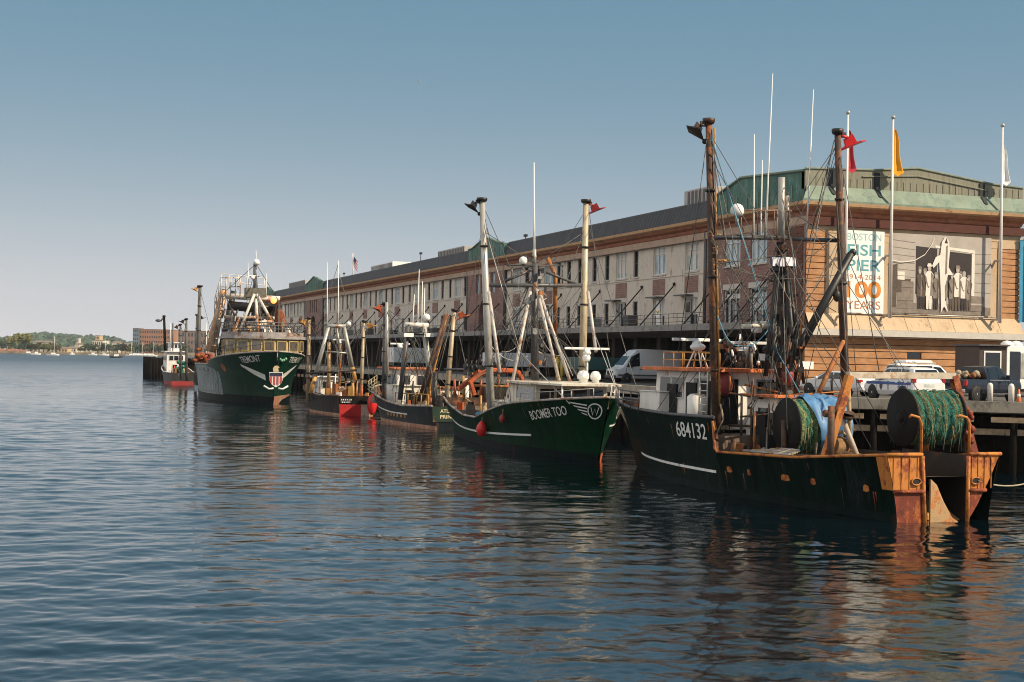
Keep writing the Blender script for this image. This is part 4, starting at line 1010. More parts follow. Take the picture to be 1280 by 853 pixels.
    def decal(s, name, m, polys, tstart, z0, side, dirn, slope=0.0, off=.03, parent=None):
        """polys: list of (verts, faces) in metres (u along the hull, w up); dirn +1 runs towards the bow"""
        T, d = s.arc(z0, side); a0 = float(np.interp(tstart, T, d)); mb = MB()
        for vs, fs in polys:
            out = []
            for u, wv in vs:
                t = float(np.interp(a0 + dirn * u, d, T)); out.append(s.hp(t, z0 + wv + slope * u, side, off))
            mb.add(out, fs)
        return mb.build(name, [m], parent or s.hullo)
    def name(s, txt, h, tstart, z0, side, dirn, slope=0, m=None, length=None, bold=.01, label=None):
        v, f, tw = text_verts(txt, h, bold)
        k = (length / tw) if length else 1
        return s.decal('name_lettering', m or letter_white, [([(a * k, b) for a, b in v], f)], tstart, z0, side, dirn, slope, .07)
    # ---- fittings (all positions are world points)
    def pole(s, name, pts, r, m, n=10, parent=None): return MB().tube(pts, r, n).build(name, [m], parent or s.root)
    def outrigger(s, base, top, r, m, birdm, side, tipm=None):
        base, top = Vector(base), Vector(top); base = base - (top - base).normalized() * (max(.6, base.z - 1.0))
        o = MB().tube([base, base.lerp(top, .5), top], [r, r * .95, r * .72], 12).build('outrigger', [m], s.root)
        mb = MB()
        mb.lathe(top, [(r * 1.1, -.1), (r * 1.35, 0), (r * 1.35, .12), (.0, .14)], (0, 0, 1), 12)
        mb.box(top + Vector((.22 * side, 0, -.12)), (.34, .12, .22)); mb.build('collar', [tipm or black_steel], o)
        for k in (.28, .55, .8): MB().lathe(base.lerp(top, k), [(r * 1.12, -.05), (r * 1.12, .05)], (top - base), 12).build('band', [tipm or black_steel], o)
        # stabiliser bird stowed at the tip: delta wing, keel fin and hanging arm
        c = top + Vector((side * .62, -.1, -.62)); t1 = Vector((side * .62, -.25, .28)); n1 = Vector((side * .22, .0, -.5))
        mb = MB()
        mb.prism([c - t1 * .75, c + t1 * .95, c + t1 * .2 + Vector((0, .55, .1))], (0, .03, .06)); mb.prism([c - t1 * .75, c + t1 * .95, c + t1 * .2 + Vector((0, -.55, .1))], (0, .03, .06))
        mb.prism([c - t1 * .3, c + t1 * .45, c + t1 * .35 - n1 * .9, c - t1 * .25 - n1 * .75], (.0, .06, 0))
        mb.tube([top + Vector((side * .12, 0, -.15)), c - n1 * .8], .06, 6); mb.tube([top + Vector((side * .05, 0, -.75)), c - t1 * .7], .05, 6)
        mb.ball(c + t1 * -.8, .12, 5)
        mb.build('stabiliser_bird', [birdm], o)
        return o
    def house(s, x0, x1, y0, y1, z0, z1, m, roofm, wins=(), over=.25, taper=.0, roof_t=.12, name='wheelhouse', winm=None, skip_roof=False):
        """box deckhouse in boat coordinates; wins = (face, u0, u1, v0, v1, n) with face in 'pbsf' (port, starboard, front, aft)"""
        mb = MB(); xm, ym = (x0 + x1) / 2, (y0 + y1) / 2
        def tp(x, y, z):
            k = 1 - taper * (z - z0) / (z1 - z0); return s.P(xm + (x - xm) * k, ym + (y - ym) * k, z)
        vs = [tp(x, y, z) for z in (z0, z1) for x, y in ((x0, y0), (x1, y0), (x1, y1), (x0, y1))]
        mb.add(vs, [(3, 2, 1, 0), (4, 5, 6, 7), (0, 1, 5, 4), (1, 2, 6, 5), (2, 3, 7, 6), (3, 0, 4, 7)])
        o = mb.build(name, [m], s.root, .03)
        if not skip_roof:
            mb = MB(); mb.bx(x0 - over, x1 + over, y0 - over, y1 + over, z1, z1 + roof_t); mb.v = [tuple(s.M @ Vector(p)) for p in mb.v]; mb.build('roof', [roofm], o, .02)
        for face, u0, u1, v0, v1, n in wins:
            for k in range(n):
                a = u0 + (u1 - u0) * k / n + .04; b = u0 + (u1 - u0) * (k + 1) / n - .04
                F = {'p': lambda u, v, d: tp(x0 - d, y0 + (y1 - y0) * u, z0 + (z1 - z0) * v), 's': lambda u, v, d: tp(x1 + d, y0 + (y1 - y0) * u, z0 + (z1 - z0) * v),
                     'f': lambda u, v, d: tp(x0 + (x1 - x0) * u, y1 + d, z0 + (z1 - z0) * v), 'a': lambda u, v, d: tp(x0 + (x1 - x0) * u, y0 - d, z0 + (z1 - z0) * v)}[face]
                w_ = (y1 - y0) if face in 'ps' else (x1 - x0); hgt = z1 - z0
                eu, ev = .05 / w_, .05 / hgt
                a_, b_ = u0 + (u1 - u0) * k / n + .03 / w_, u0 + (u1 - u0) * (k + 1) / n - .03 / w_
                mb = MB(); mb.prism([F(a_, v0, .02), F(b_, v0, .02), F(b_, v1, .02), F(a_, v1, .02)], F(a_, v0, .05) - F(a_, v0, .02))
                fr = mb.build('window', [m], o)
                MB().add([F(a_ + eu, v0 + ev, .056), F(b_ - eu, v0 + ev, .056), F(b_ - eu, v1 - ev, .056), F(a_ + eu, v1 - ev, .056)], [(0, 1, 2, 3)]).build('pane', [winm or glass_dark], fr)
        return o
    def rail(s, pts, h=.9, posts=8, m=None, r=.022, rows=2, name='railing', parent=None):
        mb = MB(); pts = [Vector(p) for p in pts]
        L_ = [0]
        for a, b in zip(pts, pts[1:]): L_.append(L_[-1] + (b - a).length)
        def on(d):
            for i in range(len(pts) - 1):
                if d <= L_[i + 1] + 1e-6: return pts[i].lerp(pts[i + 1], (d - L_[i]) / max(1e-6, L_[i + 1] - L_[i]))
            return pts[-1]
        for k in range(posts):
            q = on(L_[-1] * k / (posts - 1)); mb.tube([q, q + Vector((0, 0, h))], r, 6)
        for k in range(rows): mb.tube([p + Vector((0, 0, h * (k + 1) / rows)) for p in pts], r, 6)
        return mb.build(name, [m or grey_steel], parent or s.root)
    def lines(s, segs, r=.018, m=None, name='rigging', sag=0.0):
        mb = MB()
        for a, b in segs:
            a, b = Vector(a), Vector(b)
            if sag: mb.tube([a.lerp(b, k / 8) + Vector((0, 0, -sag * 4 * (k / 8) * (1 - k / 8))) for k in range(9)], r, 5)
            else: mb.tube([a, b], r, 5)
        return mb.build(name, [m or wire], s.root)
    def antenna(s, base, top, r=.03, m=None): return MB().tube([base, Vector(base).lerp(Vector(top), .35), top], [r * 1.3, r, r * .5], 6).build('antenna', [m or white_fibre], s.root)
    def radar(s, c, w=1.5, rz=0.0):
        o = MB().lathe(Vector(c) + Vector((0, 0, -.35)), [(.2, 0), (.24, .1), (.17, .28), (.08, .34)], n=14).build('radar_pedestal', [white_fibre], s.root)
        MB().box(c, (w, .14, .13), rz=rz).build('radar_scanner', [white_fibre], o, .02); return o
    def dome(s, c, r):
        o = MB().lathe(c, [(r * .8, -.1 - r * .5), (r, -r * .3), (r * .98, r * .2), (r * .8, r * .62), (r * .45, r * .88), (0, r)], n=18).build('satellite_dome', [white_fibre], s.root)
        MB().tube([Vector(c) + Vector((0, 0, -r * 2.2)), Vector(c) + Vector((0, 0, -r * .4))], .07, 8).build('stem', [grey_steel], o); return o
    def flood(s, c, d=(-.3, -.8, -.5), w=.5):
        q = Vector(d).normalized(); ang = math.atan2(-q.x, q.y)
        o = MB().box(c, (w, .16, w * .72), rz=ang, rx=math.asin(q.z)).build('floodlight', [dark_grey], s.root, .02)
        MB().box(Vector(c) + q * .085, (w * .88, .02, w * .62), rz=ang, rx=math.asin(q.z)).build('lens', [mat('pale lamp glass', (.75, .72, .78), .2, bmp=0)], o); return o
    def gear(s, name, mats, seed, x0, x1, y0, y1, z, n, hmax=.8):
        """deck machinery: pipes, brackets, boxes, reels and floats, each fixed to the deck as a part"""
        R_ = random.Random(seed)
        for k in range(n):
            x, y = R_.uniform(x0, x1), R_.uniform(y0, y1); q = s.P(x, y, z); m_ = mats[R_.randrange(len(mats))]; c = R_.random(); h = R_.uniform(.25, hmax); mb = MB()
            if c < .3: mb.box(q + Vector((0, 0, h / 2)), (R_.uniform(.2, .7), R_.uniform(.2, .7), h), 0, rz=R_.uniform(0, 3), taper=R_.uniform(.7, 1)); nm = 'deck_box'
            elif c < .55: mb.tube([q, q + Vector((R_.uniform(-.15, .15), R_.uniform(-.15, .15), h * 1.5))], R_.uniform(.03, .08), 7); nm = 'stanchion'
            elif c < .7:
                a = q + Vector((0, 0, h)); mb.tube([q, a, a + Vector((R_.uniform(-.9, .9), R_.uniform(-.9, .9), R_.uniform(-.1, .3)))], .04, 6); nm = 'bent_pipe'
            elif c < .85: mb.lathe(q + Vector((0, 0, .3)), [(.28, -.28), (.3, -.2), (.14, -.15), (.14, .15), (.3, .2), (.28, .28)], (math.cos(k), math.sin(k), .05), 12); nm = 'hose_reel'
            else: mb.ball(q + Vector((0, 0, .2)), R_.uniform(.15, .3), 6, 0, (1.2, 1, .8)); nm = 'deck_float'
            mb.build(nm, [m_], s.root)
    def bits(s, name, mats, n, f, seed):
        """small fittings, one part each; f(random) -> (builder, material index)"""
        R_ = random.Random(seed)
        for k in range(n):
            mb, i = f(R_); mb.build(name, [mats[i]], s.root)
    def winch(s, c, ax, w=1.2, r=.38, m=None, drumm=None):
        c = Vector(c); ax = Vector(ax).normalized()
        o = MB().lathe(c, [(r * .55, -w / 2), (r * .55, w / 2)], ax, 16).build('winch_drum', [drumm or rope_tan], s.root)
        mb = MB()
        for k in (-.5, 0, .5): mb.lathe(c + ax * (w * k), [(r, -.03), (r, .03)], ax, 18)
        mb.box(c + Vector((0, 0, -r)), (.5, .5, .35)); mb.build('winch_frame', [m or rust_dark], o); return o
    def net_drum(s, c, ax, w, r, flm, netcols, seed, tarp=None, core=.35, rough=1.0):
        c = Vector(c); ax = Vector(ax).normalized(); R_ = random.Random(seed)
        o = MB().lathe(c, [(core, -w / 2 - .1), (core, w / 2 + .1)], ax, 20).build('net_drum', [flm], s.root)
        n1 = ax.cross(Vector((0, 0, 1))).normalized(); n2 = ax.cross(n1)
        for sd in (-1, 1):
            q = c + ax * sd * (w / 2); mb = MB()
            mb.lathe(q, [(r * .5, -.035), (r, -.04), (r * 1.015, 0), (r, .04), (.1, .045)], ax * sd, 40)
            mb.lathe(q, [(.22, .0), (.2, .16), (.0, .17)], ax * sd, 16)
            mb.build('flange', [flm], o)
        # wound net: lumpy rolls side by side
        nu, nv = 96, 110; vs = []
        for i in range(nu + 1):
            u = -w / 2 + .05 + (w - .1) * i / nu
            for j in range(nv):
                a = 2 * PI * j / nv; d = n1 * math.cos(a) + n2 * math.sin(a)
                band = abs(math.sin(u * PI * 3.0 / w * 1.9 + .7 * noise.noise(Vector((u * 2, a, seed))) + .25 * math.sin(a + seed)))
                rr = r * (.90 + rough * (.055 * band + .06 * noise.noise(Vector((u * 5, math.cos(a) * 3, math.sin(a) * 3 + seed))) + .035 * noise.noise(Vector((u * 16, math.cos(a) * 9, math.sin(a) * 9)))))
                vs.append(c + ax * u + d * rr)
        mb = MB().add(vs, [(i * nv + j, i * nv + (j + 1) % nv, (i + 1) * nv + (j + 1) % nv, (i + 1) * nv + j) for i in range(nu) for j in range(nv)], 0, True)
        # loose twine and strands
        for k in range(34):
            u = R_.uniform(-w / 2 + .06, w / 2 - .06); a = R_.uniform(0, 2 * PI); pts = []
            for q in range(6):
                a2 = a + q * R_.uniform(.06, .14); u2 = max(-w / 2 + .05, min(w / 2 - .05, u + R_.uniform(-.04, .04)))
                d = n1 * math.cos(a2) + n2 * math.sin(a2); pts.append(c + ax * u2 + d * (r * R_.uniform(.94, 1.02)))
            mb.tube(pts, R_.uniform(.006, .013), 4, 1 + k % 2)
        for k in range(44):
            u = R_.uniform(-w / 2 + .1, w / 2 - .1); q = c + ax * u + n1 * (R_.choice((-1, 1)) * r * .93)
            mb.tube([q, q + Vector((R_.uniform(-.05, .05), 0, -.4)), q + Vector((R_.uniform(-.12, .12), R_.uniform(-.1, .1), -R_.uniform(.6, 1.25)))], .008, 4, 1 + k % 2)
        mb.build('net', netcols, o); return o
def netmat(name, bands, seed):
    m, nt, b = nodes(name); v = mapping(nt, (1, 1, 1))
    w1 = nt.nodes.new('ShaderNodeTexWave'); w1.bands_direction = 'X'; w1.inputs['Scale'].default_value = .55; w1.inputs['Distortion'].default_value = 3.0; w1.inputs['Detail'].default_value = 3; w1.inputs['Detail Scale'].default_value = 2; w1.inputs['Phase Offset'].default_value = seed
    L(nt, v, w1.inputs['Vector'])
    c = ramp(nt, w1.outputs['Fac'], bands)
    f = nz(nt, v, 14, 5, .75); g = ramp(nt, f, [(.3, (.12, .12, .12)), (.5, (.8, .8, .8)), (.72, (1.5, 1.5, 1.4))])
    c = mix(nt, 1.0, c, g, 'MULTIPLY'); L(nt, c, b.inputs['Base Color']); b.inputs['Roughness'].default_value = .9
    vo = nt.nodes.new('ShaderNodeTexVoronoi'); vo.feature = 'DISTANCE_TO_EDGE'; vo.inputs['Scale'].default_value = 17; L(nt, v, vo.inputs['Vector'])
    bump(nt, b, vo.outputs['Distance'], 1.0, .06); return m
net_green = netmat('green and tan trawl net', [(.12, (.022, .15, .115)), (.3, (.035, .12, .075)), (.45, (.17, .15, .06)), (.58, (.035, .11, .07)), (.7, (.17, .11, .045)), (.82, (.10, .12, .04)), (.95, (.03, .19, .14))], 0.4)
net_straw = netmat('straw and green trawl net', [(.1, (.05, .22, .14)), (.4, (.28, .26, .10)), (.6, (.36, .30, .13)), (.9, (.10, .20, .08))], 1.4)
net_dark = netmat('dark net', [(.2, (.012, .012, .012)), (.6, (.03, .026, .02)), (.9, (.05, .035, .02))], 2.2)
net_orange = netmat('orange net', [(.2, (.35, .08, .02)), (.6, (.22, .06, .02)), (.9, (.42, .14, .03))], .2)
twine_g = mat('green twine', (.035, .19, .135), .9, 0, .3, 6, bmp=0); twine_t = mat('straw twine', (.38, .31, .15), .9, 0, .3, 6, bmp=0)

flange_black = mat('black greasy flange', (.006, .006, .006), .7, 0, .4, 3, .08, (.04, .02, .012), bmp=.1, spec=.25)
# ----------------------------------------------------------------- nearest trawler: number 684132, stern to the camera
F = Boat('trawler', 'rusty dark green stern trawler nearest the camera, two net drums and orange rusted stern', 'fishing boat', (31.05, 42.0), (30.2, 68.0),
         [(0, 2.4), (.12, 2.85), (.3, 3.15), (.5, 3.2), (.68, 3.05), (.82, 2.35), (.92, 1.35), (.975, .5), (1, .05)],
         [(0, 1.95), (.15, 2.45), (.4, 2.8), (.6, 2.6), (.78, 1.75), (.9, .75), (1, .03)],
         [(0, 2.32), (.06, 2.2), (.2, 1.9), (.44, 1.72), (.447, 3.12), (.6, 3.08), (.8, 3.16), (1, 3.42)], rake=2.0)
F.hull([black_hull, near_hull, rust_dark], boot=.3, bulw=.75, transom=False, railm=None)
P = F.P
# cap rails: dark forward, rusty orange along the low working deck
for sd in (-1, 1):
    MB().tube([F.hp(t, F.zs(t) + .03, sd, -.05) for t in [.447 + (.553) * i / 24 for i in range(25)]], .075, 6).build('cap_rail', [white_paint if 0 else dark_grey], F.root)
    MB().tube([F.hp(.445, 3.0, sd, .02), F.hp(.436, 1.9, sd, .03)] + [F.hp(t, F.zs(t) + .03, sd, .0) for t in [.43 - .43 * i / 20 for i in range(21)]], .055, 8).build('rub_rail', [rust_orange], F.root)
F.strip('stripe', stripe_white, .455, .875, lambda t: .88 + .25 * max(0, t - .7), .11, -1)
F.name('684132', .66, .585, 2.18, -1, -1, 0, length=2.75, bold=.010)
# weld seams and rust patches over the freeing ports
for k, (tt, w_) in enumerate(((.41, .42), (.345, .24), (.25, .55), (.175, .3), (.06, .3))):
    F.decal('freeing_port', rust_orange, [([(0, 0), (w_ * .5, -.02), (w_, .02), (w_ * .95, .2), (w_ * .4, .24), (.03, .17)], [(0, 1, 2, 3, 4, 5)])], tt, .98, -1, -1, 0, .02)
RS = random.Random(44)
for k in range(17):                                               # rust runs below rail, ports and seams
    tt = RS.uniform(.03, .84); zt = F.zs(tt) - RS.uniform(.1, .5) if k % 2 else 1.0; ln = RS.uniform(.3, .9); w_ = RS.uniform(.03, .09)
    F.decal('rust_run', (rust_dark, rust_red, rust_orange)[k % 3], [([(0, 0), (w_, 0), (w_ * .7, -ln * .5), (w_ * .5, -ln), (w_ * .3, -ln * .5)], [(0, 1, 2, 3, 4)])], tt, zt, -1, -1, 0, .016)
# stern: two rusty transom halves either side of the ramp
def stern_half(sd, xi_top, xi_bot, nm):
    zt = 2.32; zk = 1.18
    mb = MB(); zs_ = [-.5, 0, .55, 1.02, 1.1]
    def outer(z): return F.M.inverted() @ F.hp(0, max(z, .0), sd)
    xo0 = lambda z: abs(outer(z).x)
    xo = xo0 if sd < 0 else (lambda z: xi(z) + .05 + max(0, xo0(2.32) - xi(2.32) - .05) * max(0, min(1, z / 2.32)) ** .85)
    xi = lambda z: xi_bot + (xi_top - xi_bot) * max(0, z) / zt
    up = [1.1, 1.5, 1.9, 2.32]
    for a, b, m in [(zs_[i], zs_[i + 1], 1) for i in range(len(zs_) - 1)] + [(up[i], up[i + 1], 0) for i in range(3)]:
        mb.quad(P(sd * xi(a), -.0, a), P(sd * xo(a), 0, a), P(sd * xo(b), 0, b), P(sd * xi(b), 0, b), m)
    for k in range(4):
        x = xi(2) + (xo(1.8) - xi(2)) * (k + .6) / 4; mb.box(P(sd * x, -.012, 1.72), (.03, .03, 1.15), 0, rz=F.rot)
    q = [P(sd * (xi(1.1) - .02), -.05, 1.08), P(sd * (xo(1.1) + .02), -.05, 1.08)]; mb.tube(q, .07, 6, 1); mb.tube([P(sd * xi(2.32), -.02, 2.36), P(sd * (xo(2.32) + .05), -.02, 2.36)], .07, 6, 0)
    mb.tube([P(sd * xi(-.4), -.03, -.4), P(sd * xi(2.3), -.03, 2.3)], .075, 8, 0)
    o = mb.build('transom', [rust_orange, rust_red], F.root)
    mb = MB(); mb.bx(-.17, .17, -.01, .01, -.1, .1); mb.v = [tuple(P(sd * (xi(1.45) + .32) + a, -.045 + b, 1.42 + c)) for a, b, c in mb.v]; mb.build('fairlead', [black_steel], o)
    mb = MB(); mb.tube([P(sd * (xi(1.45) + .32) + .19 * math.cos(k * PI / 8), -.06, 1.42 + .12 * math.sin(k * PI / 8)) for k in range(17)], .028, 6); mb.build('fairlead_ring', [rust_orange], o)
    # hooked vertical pipe beside the ramp
    x = sd * (xi(2.3) + .04); top = 3.45
    F.pole('ramp_pipe', [P(x, 0, 2.3), P(x, 0, top), P(x - .12, 0, top + .2), P(x - .4, 0.05, top + .28), P(x - .48, .05, top + .2)], .05, rust_orange, 8)
    return xi
xiL = stern_half(-1, .95, .80, 'port'); xiR = stern_half(1, 1.02, 1.0, 'starboard')
# rusty plating wrapping round the quarter
for sd in (-1, 1):
    for (z0, z1, t1, m) in ((1.12, 2.3, .022, rust_orange),):
        vs = []
        for i in range(5):
            t = t1 * i / 4; vs += [F.hp(t, z0, sd, .012), F.hp(t, min(z1, F.zs(t) - .01), sd, .012)]
        MB().add(vs, [(i * 2, i * 2 + 2, i * 2 + 3, i * 2 + 1) for i in range(4)]).build('quarter_plate', [m], F.root)
# ramp: curved pale rusty slide between the halves, dark side walls
mb = MB(); vs = []; n = 14
for i in range(n + 1):
    k = i / n; y = -.75 + 4.6 * k; z = -.35 + 2.1 * k ** 1.25
    a = .62 + .33 * k; vs += [P(-a, y, z), P(1.0, y, z)]
mb.add(vs, [(i * 2, i * 2 + 1, i * 2 + 3, i * 2 + 2) for i in range(n)], 0, True)
mb.build('stern_ramp', [mat('pale rusty ramp plate', (.46, .30, .15), .7, 0, .35, 2, .42, (.42, .15, .04), (1, 1, 1), .4, wscale=2)], F.root)
mb = MB()
for sd, xx in ((-1, .64), (1, 1.0)):
    mb.add([P(sd * xx, .02, -.5), P(sd * xx, 4.0, 1.2), P(sd * (xx + .2), 4.0, 2.3), P(sd * (xx + .1), .02, 2.32)], [(0, 1, 2, 3)])
mb.build('ramp_wall', [black_steel], F.root)
# cheek plate at the ramp foot catching the sun
MB().prism([P(-.60, -.06, 2.05 - .55), P(-.35, -.06, 1.3), P(-.05, -.07, .7), P(.3, -.1, .15), P(.62, -.12, -.05), P(.62, -.12, -.4), P(-.60, -.06, -.4)], F.M.to_3x3() @ Vector((0, .08, 0))).build('ramp_apron', [mat('pale rusty ramp plate')], F.root)
# aft net drum under the pale gallows
def drum_at(boat, px, py, Y, ax, w, r, *a, **k):
    q = at(px, py, Y=Y); return boat.net_drum(q + Vector(ax) * (w / 2), ax, w, r, *a, **k), q
od, q = drum_at(F, 1129, 522, 45.6, (.985, -.05, 0), 2.05, 1.08, flange_black, [net_green, twine_g, twine_t], 5)
# posts carrying the drum and gallows beam
by = 46.0
bl_, br_ = at(1060, 469, Y=by), at(1193, 470, Y=by)
gal_w = mat('pale painted gallows beam', (.52, .45, .36), .6, 0, .2, 2, .3, (.3, .14, .06))
o = MB().tube([bl_, br_], .17, 4, smooth=False).build('gallows_beam', [gal_w], F.root)
for (tx, ty, bx_, by_, yy) in ((1062, 470, 1028, 545, 45.9), (1192, 470, 1222, 545, 45.7)):
    a, b = at(tx, ty, Y=by), at(bx_, by_, Y=yy); b.z = 1.5 if b.z > 1.5 else b.z
    MB().tube([a, b], [.19, .21], 4, smooth=False).build('gallows_leg', [rust_orange if tx < 1100 else rust_red], o)
F.pole('drum_post', [P(-2.2, 3.7, 1.2), P(-2.2, 3.7, 3.9)], .13, rust_dark); F.pole('drum_post', [P(1.9, 3.5, 1.2), P(1.9, 3.5, 4.0)], .13, rust_orange)
F.pole('prop_post', [at(1060, 473, Y=46.3), at(1063, 560, Y=46.2)], .09, tan_wood, 4)
F.pole('prop_post', [at(1053, 523, Y=46.3), at(1073, 574, Y=45.4)], .10, mat('bleached timber', (.40, .33, .26), .8, 0, .2, 4), 4)
for (a, b, c_, d) in ((1042, 515, 1064, 522), (1030, 517, 1066, 519), (1205, 530, 1212, 552)): F.pole('gallows_bracket', [at(a, b, Y=46.0), at(c_, d, Y=46.0)], .14, rust_dark, 6)
mb = MB()
for k in range(9): mb.ball(at(1208 + k % 3 * 3, 512 + k * 5, Y=45.4), .12 + .05 * (k % 2), 5)
mb.build('shackle_cluster', [rust_red], F.root)
# forward net drum with straw coloured net
od2, q2 = drum_at(F, 984, 533, 49.6, (.99, -.03, 0), 1.95, 1.12, flange_black, [net_straw, twine_t, twine_g], 9)
for sd, xx in ((-1, 0), (1, 2.25)): F.pole('drum_post', [q2 + Vector((xx - .12, 0, -1.6)), q2 + Vector((xx - .12, 0, .25))], .13, rust_dark)
# blue tarpaulin thrown over its inboard end
mb = MB(); vs = []; ca = q2 + Vector((.99, 0, 0)) * 1.2; n, k2 = 22, 12
for i in range(n + 1):
    a = math.radians(-70 + 190 * i / n + 10 * math.sin(0))
    for j in range(k2 + 1):
        u = -.45 + 1.5 * j / k2 - .25 * math.sin(a * 1.3) * (1 - j / k2)
        rr = 1.22 + .16 * noise.noise(Vector((u * 3.5, a * 1.2, 2))) + .07 * math.sin(u * 15 + a * 1.6 + 3 * noise.noise(Vector((u, a, 7)))) + (.1 * math.sin(u * 9) if i in (0, n) else 0)
        vs.append(ca + Vector((u, -math.cos(a) * rr * -1 * -1, math.sin(a) * rr)))
mb.add(vs, [(i * (k2 + 1) + j, i * (k2 + 1) + j + 1, (i + 1) * (k2 + 1) + j + 1, (i + 1) * (k2 + 1) + j) for i in range(n) for j in range(k2)], 0, True)
tag(mb.build('tarpaulin', [blue_tarp_m]), 'crumpled blue tarpaulin draped over the straw coloured net drum', 'tarpaulin')
# canvas bag and bits by the aft drum
mb = MB(); c0 = at(1046, 560, Y=46.6); mb.ball(c0, .5, 8, 0, (1.1, .8, .95)); mb.tube([c0 + Vector((-.5, -.2, .5)), c0 + Vector((0, -.35, .62)), c0 + Vector((.5, -.2, .35))], .06, 6, 1)
tag(mb.build('canvas_sack', [mat('brown canvas', (.26, .15, .07), .9, 0, .35, 4, .2, (.1, .05, .03), bmp=.5), rope_tan]), 'brown canvas sack of gear lying between the two net drums', 'sack')
F.pole('deck_timber', [at(1056, 566, Y=46), at(1086, 571, Y=45)], .07, tan_wood, 4)
# dark main mast with tripod, spreader platform and aerials
mt = at(977, 222, Y=53.6); mt2 = at(977, 300, Y=53.6); mb0 = at(978, 500, Y=53.6); mb0.z = 2.2
mm = MB().tube([mb0, mt2 + Vector((0, 0, -.1))], [.26, .22], 12).build('mast', [black_steel], F.root)
F.pole('mast_top', [mt2, mt], .15, grey_steel); F.pole('mast_top', [at(984, 288, Y=53.6), at(984, 245, Y=53.6)], .09, grey_steel)
for (a, b, c_, d, r) in ((982, 330, 997, 500, .11), (972, 330, 957, 470, .1), (986, 345, 1005, 480, .07)): F.pole('mast_stay', [at(a, b, Y=53.2), at(c_, d, Y=52.4)], r, black_steel, 8)
sp0, sp1 = at(893, 297, Y=53.6), at(988, 297, Y=53.6)
F.pole('spreader', [sp0, sp1], .10, dark_grey, 6)
F.pole('spreader', [at(988, 299, Y=53.6), at(1051, 301, Y=52.8)], .09, dark_grey, 6)
mb = MB(); mb.box((sp0.lerp(sp1, .6)) + Vector((0, .3, .06)), (2.2, .8, .06)); mb.build('platform', [dark_grey], F.root)
F.rail([at(926, 297, Y=53.5), at(986, 297, Y=53.5)], 1.15, 5, mat('brown pipe', (.22, .14, .09), .6), .028, 1)
F.rail([at(926, 296, Y=54.2), at(988, 296, Y=54.2), at(988, 296, Y=53.5)], 1.15, 5, mat('brown pipe'), .028, 1)
F.dome(at(921.5, 263, Y=53.5), .29)
for (a, b, c_, d) in ((942, 297, 943, 168), (951, 297, 953, 200), (957, 297, 966, 92), (1008, 297, 1017, 112)): F.antenna(at(a, b, Y=53.6), at(c_, d, Y=53.6), .035)
F.flood(at(972, 328, Y=53.2), (-.1, -1, .15), .62); F.flood(at(987, 328, Y=53.2), (.2, -1, .2), .6)
F.pole('lamp_bracket', [at(965, 336, Y=53.25), at(993, 336, Y=53.25)], .06, dark_grey)
# small rusty bits bristling on the mast
def fit1(R_):
    q = at(977 + R_.uniform(-9, 9), 300 + 190 * R_.random(), Y=53.4 + R_.uniform(-.3, .3)); i = R_.randrange(3)
    if R_.random() < .5: return MB().tube([q, q + Vector((R_.uniform(-.5, .5), R_.uniform(-.3, .3), R_.uniform(-.3, .3)))], R_.uniform(.02, .05), 5), i
    return MB().box(q, (R_.uniform(.1, .3), R_.uniform(.1, .3), R_.uniform(.1, .35)), rz=R_.uniform(0, 3)), i
F.bits('mast_fitting', [black_steel, rust_dark, rust_dark], 52, fit1, 14)
# outriggers standing upright
OL = F.outrigger(at(895, 512, Y=54.0), at(886, 152, Y=54.0), .20, rust_dark, black_steel, -1)
OL2 = F.outrigger(at(1057, 500, Y=52.6), at(1047, 165, Y=52.6), .19, rust_dark, red_plastic, 1)
F.pole('outrigger_rail', [at(899.5, 508, Y=53.8), at(893, 160, Y=53.8)], .045, yellow_rust, 6); F.pole('outrigger_rail', [at(1060.5, 470, Y=52.5), at(1051, 300, Y=52.5)], .045, rust, 6)
mb = MB()
for k in range(30):
    f = k / 29; mb.box(at(898.2 - 6 * f, 505 - 210 * f, Y=53.85), (.2, .06, .05))
mb.build('outrigger_rung', [yellow_rust], F.root)
F.pole('bracket', [at(896, 326, Y=53.9), at(908, 326, Y=53.9)], .05, yellow_rust, 6); F.pole('bracket', [at(886, 290, Y=53.9), at(908, 297, Y=53.9)], .06, yellow_rust, 6)
# black cargo boom
F.pole('boom', [at(985, 462, Y=52.6), at(1064, 317, Y=51.6)], [.21, .16], black_steel, 8)
mb = MB(); mb.ball(at(1046, 370, Y=51.8), .2, 6, 0, (.8, .8, 1.3)); mb.tube([at(1046, 350, Y=51.8), at(1046, 364, Y=51.8)], .04, 5); mb.ball(at(1066, 316, Y=51.6), .16, 6); mb.build('hanging_block', [black_steel], F.root)
F.pole('rusty_brace', [at(1056, 423, Y=52.6), at(1024, 490, Y=51.2)], .10, rust, 6)
A = lambda px, py, Y=53.6: at(px, py, Y=Y)
F.lines([(A(884, 172), A(848, 440, 56)), (A(886, 168), A(930, 290)), (A(890, 172), A(905, 297)), (A(1043, 175, 52.6), A(1012, 300)), (A(1042, 180, 52.6), A(985, 470, 51)), (A(977, 240), A(1010, 420, 51)), (A(985, 240), A(1002, 470, 51)), (A(1049, 190, 52.6), A(1100, 470, 47)), (A(1000, 400, 52), A(1060, 470, 46)), (A(980, 260), A(1048, 300, 52.6)), (A(978, 350), A(1045, 390, 52.4)), (A(978, 420), A(1040, 330, 52.4)),
         (A(966, 330), A(880, 470, 56)), (A(968, 345), A(862, 478, 57)), (A(970, 370), A(905, 470, 55)), (A(988, 300), A(1030, 430, 51)), (A(897, 330), A(975, 320)), (A(1046, 250, 52.6), A(1060, 470, 46))], .02)
RL = random.Random(12)
